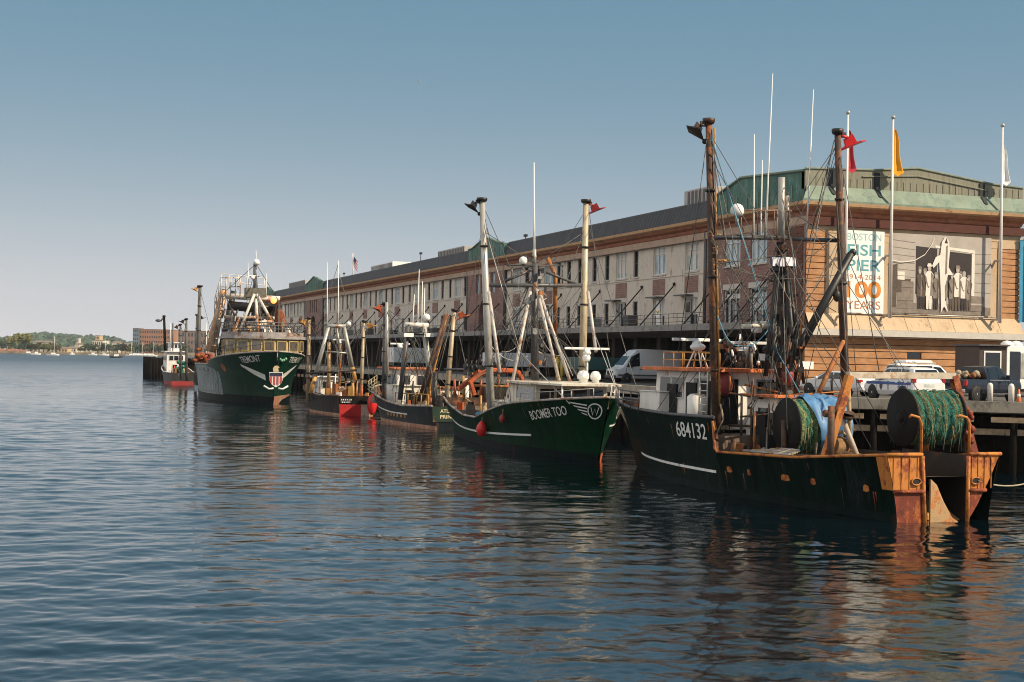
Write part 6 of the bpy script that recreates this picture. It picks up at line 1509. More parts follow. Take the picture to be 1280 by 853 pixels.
# ----------------------------------------------------------------- small boat with an A frame, red and white stern
S = Boat('fishing_boat', 'small dark fishing boat with a silver A frame and a red and white stern', 'fishing boat', (29.2, 123.2), (28.6, 140.5),
         [(0, 1.75), (.15, 2.1), (.45, 2.3), (.7, 2.1), (.88, 1.3), (1, .05)], [(0, 1.5), (.2, 1.85), (.5, 2.0), (.75, 1.4), (1, .03)], [(0, 1.75), (.3, 1.6), (.6, 1.75), (1, 2.5)], rake=1.2)
S.hull([boot_rust, mat('sooty black hull', (.007, .0065, .007), .55, 0, .5, 2, .25, (.08, .03, .02), (1, 1, .3), .12, .15), rust_dark], boot=.2, bulw=.5, railm=rust_dark)
MB().prism([S.P(-1.55, -.02, -.2), S.P(.35, -.02, -.2), S.P(.35, -.02, 1.0), S.P(-1.62, -.02, 1.0)], S.M.to_3x3() @ Vector((0, -.04, 0))).build('stern_panel', [boot_red], S.hullo)
MB().prism([S.P(.36, -.02, -.2), S.P(1.4, -.02, -.2), S.P(1.55, -.02, 1.0), S.P(.36, -.02, 1.0)], S.M.to_3x3() @ Vector((0, -.04, 0))).build('stern_panel', [mat('rust stained grey panel', (.50, .42, .36), .6, 0, .2, 2, .3, (.4, .16, .06))], S.hullo)
MB().prism([S.P(-1.55, -.02, 1.12), S.P(-.4, -.02, 1.12), S.P(-.4, -.02, 1.6), S.P(-1.55, -.02, 1.6)], S.M.to_3x3() @ Vector((0, -.04, 0))).build('name_board', [black_steel], S.hullo)
mb = MB()
for r_, n_ in ((1.42, 6), (1.2, 5)):
    for k in range(n_): mb.box(S.P(-1.42 + k * .17 + (.06 if r_ < 1.3 else 0), -.07, r_), (.09, .015, .11))
mb.build('worn_lettering', [letter_white], S.hullo)
A = lambda px, py, Y=128: at(px, py, Y=Y)
af = grey_steel
for (a, b, c_, d) in ((388, 492, 411, 408), (444, 476, 430, 408)):
    q0, q1 = A(a, b), A(c_, d); o = MB().tube([q0, q0.lerp(q1, .25)], [.2, .19], 8).build('a_frame_foot', [yellow_rust], S.root); MB().tube([q0.lerp(q1, .25), q1], [.19, .17], 8).build('a_frame_leg', [af], S.root)
S.pole('a_frame_beam', [A(409, 408), A(432, 408)], .2, af, 8); S.pole('a_frame_brace', [A(414, 440), A(437, 442)], .08, af, 6); S.pole('a_frame_brace', [A(421, 410), A(425, 440)], .1, af, 6); S.pole('a_frame_brace', [A(402, 440), A(414, 440)], .07, dark_grey, 6)
S.antenna(A(423, 408), A(423, 326), .06); S.antenna(A(409, 408), A(409, 328), .045); S.pole('mast', [A(411, 490, 131), A(411, 428, 131)], .16, mat('tan varnish', (.36, .22, .10), .5, 0, .2, 3)); S.pole('mast', [A(424, 490, 131), A(426, 430, 131)], .14, rust)
OS = S.outrigger(A(385, 493, 131), A(386.5, 398, 131), .17, tan_wood, yellow_rust, -1); OS2 = S.outrigger(A(452, 474, 131), A(455, 402, 131), .17, mat('yellowed galvanised steel'), yellow_rust, 1)
S.house(-1.2, 1.0, 9.4, 12.2, 1.1, 3.2, white_paint, white_fibre, [('a', .12, .42, .5, .85, 1), ('a', .58, .9, .5, .85, 1), ('p', .15, .85, .5, .85, 2)], .2, .04, .1)
S.gear('deck_machinery', [black_steel, rust_dark, yellow_rust, rust, tan_wood, white_paint], 61, -1.25, 1.25, .9, 9.0, 1.05, 95, 1.7)
S.pole('tow_post', [S.P(-.2, .8, 1), S.P(-.2, .8, 2.9)], .12, yellow_rust); S.pole('tow_post', [S.P(.6, .7, 1), S.P(.6, .7, 2.7)], .12, orange_paint); S.pole('gantry_rail', [A(383, 467, 127), A(446, 463, 127)], .1, black_steel, 6)
RL = random.Random(83)
S.lines([(RL.choice((A(386, 402, 131), A(455, 405, 131), A(410, 410), A(431, 410))), S.P(RL.uniform(-2, 2), RL.uniform(.5, 14), RL.uniform(1.8, 3.5))) for k in range(18)], .022, wire)
S.lines([(A(386, 402, 131), A(410, 410)), (A(455, 405, 131), A(431, 410)), (A(386, 402, 131), A(380, 490, 136)), (A(455, 405, 131), A(462, 480, 126)), (A(423, 330), A(388, 440, 131)), (A(423, 340), A(452, 440, 131)), (A(414, 410), A(402, 480, 126)), (A(428, 410), A(440, 480, 126)), (A(420, 410), A(424, 490, 124))], .03)
S.radar(A(424, 425, 130), 1.3); S.dome(A(436, 405), .22)
# ----------------------------------------------------------------- the big trawler, bow to the camera
T = Boat('large_trawler', 'large dark green trawler, bow towards the camera, winged shield on its stem, tall gantry', 'fishing boat', (25.9, 178.0), (25.9, 144.5),
         [(0, 4.2), (.2, 4.7), (.5, 4.85), (.7, 4.75), (.82, 4.2), (.92, 2.9), (.975, 1.4), (1, .12)], [(0, 3.7), (.3, 4.5), (.6, 4.1), (.78, 2.6), (.9, 1.1), (1, .03)],
         [(0, 3.9), (.3, 3.95), (.55, 4.05), (.6, 4.5), (.72, 4.85), (.85, 5.15), (1, 5.55)], rake=2.6, p=1.7)
T.hull([black_hull, trem_hull, worn_hull], boot=.85, bulw=.95, railm=mat('worn grey rail'))  # black boot stands in for shade along the hull
# scraped paler side aft, as welded doubler plating
vs = []; n = 26
for i in range(n + 1):
    t = .12 + .56 * i / n
    for k in range(9): vs.append(T.hp(t, .75 + (T.zs(t) - .85 - (max(0, t - .52) * 9.0)) * k / 8, 1, .02))
MB().add(vs, [(i * 9 + k, (i + 1) * 9 + k, (i + 1) * 9 + k + 1, i * 9 + k + 1) for i in range(n) for k in range(8)], 0, True).build('side_plating', [worn_hull], T.hullo)
for zf, h in ((1.05, .14), (3.0, .12)): T.strip('rubbing_strake', mat('grey strake', (.10, .13, .135), .5, 0, .3, 3, .3), .05, .62, lambda t: zf, h, 1, .07)
T.strip('boot_top', boot_rust, .7, .997, lambda t: .3, 1.2, -1, .05)  # faded boot colour painted on the sunlit bow side alone
T.name('TREMONT', .68, .888, 4.25, 1, 1, .08, length=3.3, bold=.006); T.name('TREMONT', .6, .965, 4.45, -1, -1, -.02, length=3.9, bold=.006)
for k in range(3): T.decal('scupper', black_steel, [([(0, 0), (.5, 0), (.5, .4), (0, .4)], [(0, 1, 2, 3)])], .3 + k * .12, 3.2, 1, 1, 0, .09)
o = T.decal('anchor_pocket', rust, [([(.6 * math.cos(a), .45 * math.sin(a)) for a in [2 * PI * k / 14 for k in range(14)]], [list(range(14))])], .745, 3.75, 1, 1, 0, .04)
# winged shield
wing = [([(-.6, -.35), (-.6, .25), (-2.3, .75), (-4.3, 1.3), (-4.2, 1.02), (-2.4, .2)], [(0, 1, 2, 3, 4, 5)])]
T.decal('wing_emblem', letter_white, wing, .985, 2.9, 1, 1, 0, .07); T.decal('wing_emblem', letter_white, [([(-a, b) for a, b in wing[0][0]], [(0, 1, 2, 3, 4, 5)])], .985, 2.9, -1, -1, 0, .07)
sx, sy = 25.9, T.hp(1, 3.2, 1).y - .25
q = T.hp(.998, 3.6, 1); sy = q.y - .25
def shield(pts, m, nm, d): MB().prism([(25.9 + .78 * a, sy - d - (0 * b), 3.0 + .82 * b) for a, b in pts], (0, .05, 0)).build(nm, [m], T.hullo)
shield([(-.9, .55), (.9, .55), (.85, -.5), (.5, -1.05), (0, -1.35), (-.5, -1.05), (-.85, -.5)], letter_white, 'shield', .0)
for k in range(4): a = -.78 + k * .44; shield([(a, .0), (a + .24, .0), (a + .24, -.85 - .2 * (k in (1, 2))), (a, -.8 - .2 * (k in (1, 2)))], mat('faded red enamel', (.42, .06, .06), .5), 'shield_stripe', .06)
shield([(-.8, .08), (.8, .08), (.8, .48), (-.8, .48)], mat('navy shield', (.03, .03, .06)), 'shield_field', .06)
shield([(-.35, .6), (-.45, 1.0), (-.2, 1.35), (.15, 1.4), (.45, 1.15), (.25, 1.05), (.35, .6)], mat('tan eagle head', (.5, .38, .24), .6, 0, .2, 4), 'eagle_head', .03)
for sd in (-1, 1): MB().tube([(25.9 + sd * 1.25, sy - .05, 2.05), (25.9 + sd * .7, sy - .05, 1.72), (25.9 + sd * .25, sy - .05, 1.8)], .10, 6).build('shield_scroll', [letter_white], T.hullo)
A = lambda px, py, Y=152: at(px, py, Y=Y)
mb = MB()
for k in range(5): mb.ball((25.9 + .15 + .2 * k, T.hp(.992, 4.6, -1).y - .1, 4.72 + .1 * math.sin(k * 2)), .15, 5)
mb.build('bow_garland', [mat('pale green leaf paint', (.2, .4, .28), .6)], T.hullo)
PT = T.P
tan_h = mat('yellowed deckhouse', (.58, .43, .20), .6, 0, .2, 2, .25, (.3, .14, .05), (1, 1, .4))
# forecastle wheelhouse with its band of windows
plan = [(-4.0, 21.4), (4.0, 21.4), (4.0, 26.4), (3.35, 27.5), (2.0, 28.15), (.7, 28.4), (-.7, 28.4), (-2.0, 28.15), (-3.35, 27.5), (-4.0, 26.4)]
wo = MB().prism([PT(x * .97, y - .1, 4.95) for x, y in plan], (0, 0, 1.9)).build('wheelhouse', [tan_h], T.root)
for i in range(1, len(plan)):                                    # band of windows following the curved front
    (x0, y0), (x1, y1) = plan[i], plan[(i + 1) % len(plan)]
    d_ = Vector((x1 - x0, y1 - y0, 0)); nw = max(1, round(d_.length / 1.2)); nrm = Vector((d_.y, -d_.x, 0)).normalized()
    for k in range(nw):
        a_ = Vector((x0, y0, 0)) + d_ * ((k + .1) / nw); b_ = Vector((x0, y0, 0)) + d_ * ((k + .9) / nw); up = Vector((0, 0, 1))
        f_ = MB().prism([PT(*(a_ - nrm * .08 + up * 5.6)), PT(*(b_ - nrm * .08 + up * 5.6)), PT(*(b_ - nrm * .08 + up * 6.7)), PT(*(a_ - nrm * .08 + up * 6.7))], T.M.to_3x3() @ (nrm * .13)).build('window', [mat('dull yellow window frame', (.42, .30, .12), .6, 0, .2, 2)], wo)
        a2, b2 = a_.lerp(b_, .08), a_.lerp(b_, .92)
        MB().add([PT(*(a2 + nrm * .056 + up * 5.68)), PT(*(b2 + nrm * .056 + up * 5.68)), PT(*(b2 + nrm * .056 + up * 6.62)), PT(*(a2 + nrm * .056 + up * 6.62))], [(0, 1, 2, 3)]).build('pane', [glass_warm], f_)
rb = mat('mauve grey roof band', (.30, .28, .28), .6, 0, .25, 2, .3)
MB().prism([PT(x * 1.06, 24.6 + (y - 24.6) * 1.06, 6.87) for x, y in plan], (0, 0, .3)).build('roof_edge', [rb], wo)
MB().prism([PT(x * 1.0, 24.6 + (y - 24.6) * 1.0, 7.17) for x, y in plan], (0, 0, .42)).build('roof', [rb], wo)
T.rail([PT(-3.9, 28.0, 7.6), PT(3.9, 28.0, 7.6), PT(4.0, 21.4, 7.6)], 1.0, 12, dark_grey, .05, 3)
T.house(-2.6, 2.6, 16.5, 20.6, 3.4, 7.4, white_paint, dark_grey, [('s', .1, .9, .6, .85, 3), ('f', .1, .9, .62, .88, 4)], .2, .03, .12, name='deckhouse')
T.rail([PT(4.6, 24.6, 5.0), PT(3.6, 29.2, 5.4), PT(.6, 32.8, 5.95)], .95, 8, dark_grey, .03, 2)
# gantry: rusty post, white lattice and catwalk
W = mat('rust streaked white pipe', (.62, .58, .52), .5, 0, .15, 2, .35, (.32, .13, .05), (1, 1, .4))
rp = mat('peeling orange white post', (.56, .38, .24), .6, 0, .25, 2, .45, (.42, .18, .06), (1, 1, .5))
T.pole('gantry_post', [A(263, 440, 160), A(280, 362, 160)], [.62, .42], rp, 8); T.pole('gantry_post', [A(352, 432, 158), A(346, 376, 158)], [.5, .4], black_steel, 8)
T.pole('gantry_post', [A(276, 440, 164), A(292, 364, 164)], [.4, .35], black_steel, 8)
T.pole('gantry_beam', [A(277, 370, 160), A(350, 374, 159)], .34, W, 8); T.pole('gantry_beam', [A(284, 382, 160), A(352, 388, 159)], .55, black_steel, 8)
T.pole('gantry_beam', [A(280, 396, 160), A(348, 398, 159)], .2, W, 8)
mb = MB()
for k in range(9): mb.tube([A(282 + k * 8, 386, 159.5), A(282 + k * 8 + (5 if k % 2 else -5), 398, 159.5)], .12, 5)
mb.build('gantry_lattice', [dark_grey], T.root)
for (a, b, c_, d) in ((318, 368, 300, 412), (321, 368, 342, 406), (320, 374, 322, 412), (300, 398, 288, 424), (312, 410, 296, 432), (330, 400, 345, 425), (308, 404, 340, 402), (302, 412, 336, 404)): T.pole('lattice_strut', [A(a, b, 153), A(c_, d, 152)], .16, W, 6)
T.rail([A(276, 370, 158), A(300, 370, 158)], 2.0, 5, W, .06, 2); T.rail([A(268, 392, 160), A(276, 360, 160), A(330, 366, 160)], 1.6, 9, mat('pale scaffold pipe', (.6, .58, .55), .5), .05, 2)
mb = MB()
for k in range(9):
    f = k / 8; mb.tube([A(265 + 12 * f, 432 - 70 * f, 159.2), A(270 + 12 * f, 432 - 70 * f, 159.2)], .07, 5)
mb.tube([A(265, 432, 159.2), A(277, 362, 159.2)], .06, 5); mb.tube([A(270, 432, 159.2), A(282, 362, 159.2)], .06, 5); mb.build('ladder', [grey_steel], T.root)
T.pole('mast', [A(319, 372, 156), A(318, 330, 156)], [.25, .12], dark_grey); T.dome(A(320.5, 328, 156), .36); T.pole('mast_arm', [A(312, 346, 156), A(324, 346, 156)], .08, dark_grey, 6); T.antenna(A(320, 326, 156), A(320, 313, 156), .05); T.antenna(A(311, 366, 156), A(310, 328, 156), .04); T.antenna(A(333, 372, 156), A(333, 342, 156), .04)
T.radar(A(316, 345, 155.6), 1.1); mb = MB().box(A(319, 366, 156), (2.2, 1.2, 1.0)); mb.box(A(314, 370, 156), (1.0, 1.0, .9)); mb.build('crow_nest', [mat('olive grey steel', (.13, .12, .09), .6, 0, .3, 3)], T.root)
T.net_drum(A(310, 415, 165), (1, 0, 0), 3.6, 1.7, black_steel, [net_dark, wire, twine_t], 12); T.net_drum(A(333, 392, 163), (1, 0, 0), 3.0, 1.3, black_steel, [net_dark, wire, twine_t], 13)
T.gear('deck_machinery', [white_paint, rust, black_steel, W, orange_paint, dark_grey], 71, -3.4, 3.6, 9.0, 19.5, 3.2, 90, 4.0)
T.gear('roof_fitting', [white_paint, dark_grey, black_steel, yellow_rust, tan_wood], 72, -3.4, 3.4, 21.8, 27.5, 7.55, 34, 1.3)
T.pole('jib', [A(291, 436, 153), A(312, 405, 153)], .14, dark_grey, 6); T.pole('jib', [A(305, 432, 153), A(322, 398, 153)], .1, W, 6); T.pole('jib', [A(325, 430, 152), A(322, 404, 152)], .12, rust, 6)
RL = random.Random(84)
T.lines([(RL.choice((A(320, 332, 156), A(280, 366, 160), A(348, 376, 158), A(319, 366, 156))), T.P(RL.uniform(-2, 2), RL.uniform(8, 30), RL.uniform(1.8, 3.5))) for k in range(18)], .03, wire)
T.lines([(A(320, 330, 156), A(280, 366, 160)), (A(320, 330, 156), A(348, 376, 158)), (A(320, 340, 156), A(330, 436, 146)), (A(319, 345, 156), A(300, 432, 150)), (A(280, 365, 160), A(250, 440, 172)), (A(346, 378, 158), A(372, 432, 150)), (A(284, 384, 159), A(300, 434, 152)), (A(345, 384, 158), A(336, 430, 152))], .035)
tag(MB().ball(A(350, 399, 157.5), .55, 9, 0, (1, .9, 1.9)).ball(A(352, 405, 157.3), .5, 7, 0, (1.1, .9, 1.3)).ball(A(349, 392, 157.6), .4, 7, 0, (1, .9, 1.5)).build('net_bag', [net_orange]), 'bulging orange net bag hanging from the gantry of the big green trawler', 'net')
lampo = MB().ball(A(342, 376, 157.2), .34, 8).build('deck_lamp', [mat('hot lamp glass', (.9, .5, .2), .3, bmp=0)], T.root)
lm, ln, lb = nodes('lit orange deck lamp'); lb.inputs['Emission Color'].default_value = (1, .26, .05, 1); lb.inputs['Emission Strength'].default_value = 2.2; lb.inputs['Base Color'].default_value = (.8, .4, .2, 1)  # emission stands in for the orange glint on this floodlight
lampo.data.materials.clear(); lampo.data.materials.append(lm)
q = A(254, 447, 172); R9 = random.Random(9); mb = MB()
for k in range(60): mb.ball(q + Vector((R9.gauss(0, .55), R9.gauss(0, .5), R9.gauss(-.2, .45))), R9.uniform(.14, .36), 5, k % 2, (1.2, 1, .8))
tag(mb.build('net_heap', [net_orange, mat('brick red net', (.25, .06, .035), .9, 0, .4, 5)]), 'heap of orange red net on the stern of the big green trawler', 'net')
# ----------------------------------------------------------------- boats farther down the quay, seen past the trawler
G = Boat('fishing_boat', 'small far fishing boat with white wheelhouse, red waterline and green net at its stern', 'fishing boat', (26.4, 232.0), (26.0, 247.0),
         [(0, 2.0), (.2, 2.3), (.6, 2.3), (.85, 1.5), (1, .05)], [(0, 1.7), (.5, 2.0), (.8, 1.1), (1, .03)], [(0, 1.9), (.4, 2.0), (.7, 2.6), (1, 3.3)], rake=1.2)
G.hull([mat('dull red antifouling', (.28, .02, .02), .6, 0, .3, 2, .2, (.1, .04, .03)), mat('black and white work boat hull', (.02, .02, .024), .5, 0, .4, 2, .15, (.22, .2, .18)), rust_dark], boot=.55, bulw=.6, railm=white_paint)
A = lambda px, py, Y=240: at(px, py, Y=Y)
G.house(-1.6, 1.5, 7.5, 12.0, 1.5, 5.2, white_paint, white_paint, [('a', .1, .9, .62, .85, 3), ('p', .1, .9, .62, .85, 3), ('a', .3, .6, .1, .45, 1)], .3, .06, .15); G.house(-1.0, 1.0, 8.4, 11.0, 5.35, 6.7, white_fibre, white_fibre, [('a', .06, .94, .35, .85, 3), ('p', .1, .9, .35, .85, 2)], .25, .05, .12, name='flying_bridge')
G.gear('deck_machinery', [red_plastic, white_paint, tan_wood, black_steel, orange_paint, rust], 81, -1.3, 1.3, .8, 7.0, 1.3, 50, 1.4)
G.pole('mast', [A(216, 440), A(216, 404)], .1, dark_grey); G.antenna(A(213, 430), A(213, 404), .05)
mb = MB(); q = A(226, 462, 234)
for k in range(46): mb.ball(q + Vector((R9.gauss(0, .32), R9.gauss(0, .3), R9.uniform(-1.0, 1.2))), R9.uniform(.14, .3), 5, 0, (1, 1, 1.4))
tag(mb.build('net_heap', [mat('bright green net', (.015, .15, .10), .9, 0, .4, 5, bmp=.4)]), 'heap of bright green net at the stern of the small far boat', 'net')
Hh = Boat('fishing_boat', 'dark far boat behind the big trawler with several upright outriggers', 'fishing boat', (31.5, 222.0), (31.0, 201.0), [(0, 2.6), (.4, 3.0), (.75, 2.4), (1, .05)], [(0, 2.2), (.5, 2.6), (.8, 1.3), (1, .03)], [(0, 2.6), (.5, 2.4), (1, 3.8)], rake=1.4)
Hh.hull([boot_rust, black_hull, rust_dark], boot=.4, bulw=.6, railm=rust_dark)
Hh.house(-1.8, 1.8, 6, 11, 1.9, 5.6, mat('dark brown deckhouse', (.08, .055, .04), .6, 0, .3, 2), rust_dark, [('f', .1, .9, .6, .88, 4), ('s', .1, .9, .6, .88, 3)], .3, .03, .15)
Hh.gear('deck_machinery', [rust_dark, black_steel, rust, dark_grey], 91, -2.2, 2.2, 1, 14, 1.9, 60, 3.0)
A = lambda px, py, Y=215: at(px, py, Y=Y)
for (xt, yt, xb, yb, r, Y_, sd) in ((250, 358, 247, 466, .28, 190, -1), (246.5, 394, 245, 462, .24, 212, 1), (233, 399, 233, 466, .2, 216, -1), (225.5, 406, 226, 466, .2, 222, -1)):
    Hh.outrigger(at(xb, yb, Y=Y_), at(xt, yt, Y=Y_), r, mat('dark weathered boom', (.10, .095, .09), .6, 0, .3, 3), yellow_rust if xt == 250 else black_steel, sd)
Hh.lines([(A(250, 362, 190), A(270, 440, 186)), (A(246, 396, 212), A(262, 450, 205)), (A(233, 402, 216), A(222, 452, 225)), (A(226, 408, 222), A(240, 450, 210))], .03)
for k, (px, py) in enumerate(((258, 404), (260, 410))): Hh.antenna(at(px, 450, Y=205), at(px, py, Y=205), .05)
# dark timber head of the pier beyond, with its lamp post
mb = MB(); y0_, y1_ = 284, 300; xa = at(188, 470, Y=y0_).x; xb = xa + 13.0
for k in range(11): mb.tube([(xa + k * .6, y0_, -1), (xa + k * .6, y0_, 4.0 + .25 * math.sin(k * 2.1))], .32, 8)
mb.bx(xa, xb, y0_ + .3, y1_, 3.2, 3.9); mb.bx(xa + .3, xb, y0_ + .8, y1_, -1, 3.2)
for k in range(7): mb.tube([(xa, y0_ + 1 + k * 2, -1), (xa, y0_ + 1 + k * 2, 4.1)], .32, 8)
tag(mb.build('timber_dolphin', [pile_m]), 'dark timber pile dolphin standing in the water beyond the last boats', 'dolphin')
lb_, lt_ = at(207, 446, Y=286), at(205, 396, Y=286)
t = thing('quay_lamp', 'tall dark lamp post on the timber dolphin beyond the boats', 'lamp post', lb_)
MB().tube([(lb_.x, 286, 3.8), lt_], [.3, .24], 8).build('post', [pile_m], t); MB().tube([lt_, lt_ + Vector((-.6, 0, -.9)), lt_ + Vector((-1.0, 0, -.85))], .14, 6).build('arm', [black_steel], t); MB().ball(lt_ + Vector((-1.1, 0, -.8)), .4, 7, 0, (1.4, 1, .7)).build('lamp_head', [dark_grey], t); MB().lathe(lt_, [(.35, -.1), (.3, .25), (0, .3)], n=10).build('cap', [black_steel], t)
# ================================================================= FAR SHORE
def far(px, py, D): return at(px, py, D=D)
SH = 1250.0
sand = mat('far shore ground', (.20, .17, .12), .9, 0, .3, .03, bmp=0)
def land(name, m, d0, d1, prof, z0=-1.0):
    """strip of ground between two view distances; prof = (px, height at the back)"""
    vs = []
    for px, h in prof:
        a = far(px, 445, d0); b = far(px, 445, (d0 + d1) / 2); c_ = far(px, 445, d1)
        vs += [(a.x, a.y, z0), (a.x, a.y, .9), (b.x, b.y, .9 + h * .55), (c_.x, c_.y, h)]
    n = len(prof); f = [(i * 4 + k, (i + 1) * 4 + k, (i + 1) * 4 + k + 1, i * 4 + k + 1) for i in range(n - 1) for k in range(3)]
    return struct(MB().add(vs, f, 0, True).build(name, [m]))
land('far_shore', sand, SH, 2300, [(x, 2.5) for x in range(-700, 700, 40)])
hillm = mat('wooded hill', (.055, .085, .055), .9, 0, .5, .02, bmp=0)
hp_ = [(x, 12 + 5 * math.sin(x * .021) + (13 * math.exp(-((x - 60) / 70) ** 2)) + 7 * math.exp(-((x - 138) / 22) ** 2)) for x in range(-700, 700, 10)]
land('hills', hillm, 2250, 3300, hp_)
# woodland that reads as one mass on the hills
R10 = random.Random(17); mb = MB()
for k in range(900):
    px = R10.uniform(-120, 330); d = R10.uniform(2200, 3250); a = far(px, 445, d)
    h = float(np.interp(px, [q[0] for q in hp_], [q[1] for q in hp_])); zz = max(1, h * (d - 2250) / 1050); r = R10.uniform(7, 13)
    n0 = len(mb.v); mb.ball((a.x, a.y, zz + r * .2), r, 4, 0, (1, 1, R10.uniform(.7, 1.1)))
    mb.v[n0:] = [(x + R10.uniform(-.2, .2) * r, y, z + R10.uniform(-.2, .2) * r) for x, y, z in mb.v[n0:]]
struct(mb.build('far_woodland', [mat('far woodland leaves', (.05, .085, .055), .9, 0, .5, .06, bmp=0)]), 'stuff')
# shoreline trees one can tell apart
leafm = [mat('dark shore leaves', (.040, .068, .034), .85, 0, .4, .5, bmp=0), mat('yellow green leaves', (.13, .125, .03), .85, 0, .4, .5, bmp=0), mat('olive leaves', (.085, .09, .035), .85, 0, .4, .5, bmp=0)]
bark = mat('bark', (.09, .065, .045), .9, 0, .3, 3)
def tree_proto(m, seed, squash=1.0, n=420):
    R_ = random.Random(seed); t = thing('shore_tree', '-', 'tree')
    MB().tube([(0, 0, 0), (.01, 0, .3), (.03, .01, .55)], [.035, .028, .012], 6).build('trunk', [bark], t)
    mb = MB(); cl = [(R_.uniform(-.3, .3), R_.uniform(-.3, .3), R_.uniform(.35, .85) * squash + .05, R_.uniform(.12, .24)) for _ in range(13)]
    for k in range(n):
        c0 = R_.choice(cl); v = Vector((R_.gauss(0, 1), R_.gauss(0, 1), R_.gauss(0, 1))).normalized() * c0[3] * R_.uniform(.6, 1.1); c_ = Vector(c0[:3]) + v
        a = Vector((R_.uniform(-1, 1), R_.uniform(-1, 1), R_.uniform(-1, 1))).normalized(); b = a.orthogonal().normalized(); s_ = R_.uniform(.035, .07)
        mb.add([c_ + a * s_, c_ + b * s_, c_ - a * s_, c_ - b * s_ * .8], [(0, 1, 2, 3)])
    mb.build('crown', [m], t); return t
pr = [tree_proto(leafm[0], 1), tree_proto(leafm[1], 2), tree_proto(leafm[2], 3, .75)]
used = [False] * 3
names = ['round dark green shore tree across the harbour', 'big yellow green shore tree standing above its neighbours at far left', 'low olive green shore bush across the harbour']
spec = [(23, 416, 442, 1, 1300, 1.45), (8, 425, 443, 0, 1380, 1.1), (15, 428, 443, 0, 1290, 1.2), (28, 430, 443, 0, 1285, 1.2), (12, 432, 444, 2, 1275, 1.3), (2, 424, 443, 0, 1400, 1.2)]
spec += [(38 + k * 5.4, 427.5 + 1.8 * math.sin(k * 2.3), 441.5, 2, 1300 + 12 * (k % 3), 1.5) for k in range(7)]
spec += [(101 + k * 5.1, 431 + 1.6 * math.sin(k * 1.7 + 1), 442.5, 0 if k % 4 else 2, 1290 + 14 * (k % 3), 1.1) for k in range(27)]
for px, pt, pb, kd, d, wk in spec:
    a = far(px, pb, d); h = max(3.0, far(px, pt, d).z - 1.2); p = pr[kd]
    loc = (a.x, a.y, 1.2)
    lab = names[kd]
    if not used[kd]: used[kd] = True; o = p; o.location = loc
    else: o = dup(p, loc, R10.uniform(0, 6))
    if kd != 1: o['group'] = 'round dark trees along the far shore' if kd == 0 else 'low olive bushes along the far shore'
    o.scale = (h * wk, h * wk, h); o['label'] = lab
# far buildings
brick_far = mat('far red brick', (.30, .15, .095), .9, 0, .15, .05, bmp=0); slate = mat('far blue grey cladding', (.13, .17, .21), .7, 0, .15, .05, bmp=0); pale = mat('far pale wall', (.52, .48, .42), .9, 0, .1, .05, bmp=0); tanw = mat('far tan tower wall', (.48, .36, .22), .9, 0, .1, .05, bmp=0); roofd = mat('far dull roof', (.22, .16, .13), .9, 0, .2, .05, bmp=0)
def far_block(name, lab, px0, px1, pt, d, wm, depth=25, rows=0, cols=0, roof=0, cat='building'):
    a, b = far(px0, 443, d), far(px1, 443, d); zt = far((px0 + px1) / 2, pt, d).z; wd = (b - a).length
    t = thing(name, lab, cat, ((a.x + b.x) / 2, (a.y + b.y) / 2, 1.0), -AZ); Mx = world(t)
    def bb(nm, m, x0, x1, y0, y1, z0, z1, par=t):
        mb = MB().bx(x0, x1, y0, y1, z0, z1); mb.v = [tuple(Mx @ Vector(p)) for p in mb.v]; return mb.build(nm, [m], par)
    wl_ = bb('wall', wm, -wd / 2, wd / 2, 0, depth, 0, zt - 1)
    if roof:
        mb = MB(); mb.prism([Mx @ Vector(p) for p in ((-wd / 2 - .3, -.4, zt - 1), (-wd / 2 - .3, depth + .4, zt - 1), (-wd / 2 - .3, depth / 2, zt - 1 + roof))], Mx.to_3x3() @ Vector((wd + .6, 0, 0))); mb.build('roof', [roofd], t)
    else: bb('roof_edge', roofd, -wd / 2 - .2, wd / 2 + .2, -.25, depth, zt - 1, zt - .4)
    first = None
    for r in range(rows):
        for k in range(cols):
            w_ = wd / cols; hh = (zt - 1) / rows
            if first is None: first = bb('window', glass_dark, -wd / 2 + w_ * .28, -wd / 2 + w_ * .72, -.12, .05, hh * .3, hh * .75)
            else: dup_child(first, t, (k * w_, 0, r * hh))
    return t, Mx, wd, zt
far_block('brick_hotel', 'wide red brick block with rows of windows across the harbour, right of a slate tower', 174, 214, 412.5, 1500, brick_far, 30, 5, 14)
far_block('slate_tower', 'narrow blue grey tower attached left of the wide brick block', 165.5, 173, 411, 1498, slate, 20, 6, 3)
t, Mx, wd, zt = far_block('brick_warehouse', 'low brown building behind the masts, right of the brick block', 205, 262, 414, 1700, mat('far brown wall', (.20, .13, .11), .9, 0, .2, .05, bmp=0), 40, 3, 14)
far_block('stepped_tower', 'tan tower on a white base rising from the trees across the harbour', 118.5, 124, 420, 1800, tanw, 14, 4, 3)
far_block('white_hall', 'broad white block at the foot of the tan tower', 115, 128, 426, 1790, pale, 30, 2, 5)
far_block('white_tower', 'slim white tower among the trees left of the tan tower', 95.5, 98, 423, 1900, pale, 10, 3, 1)
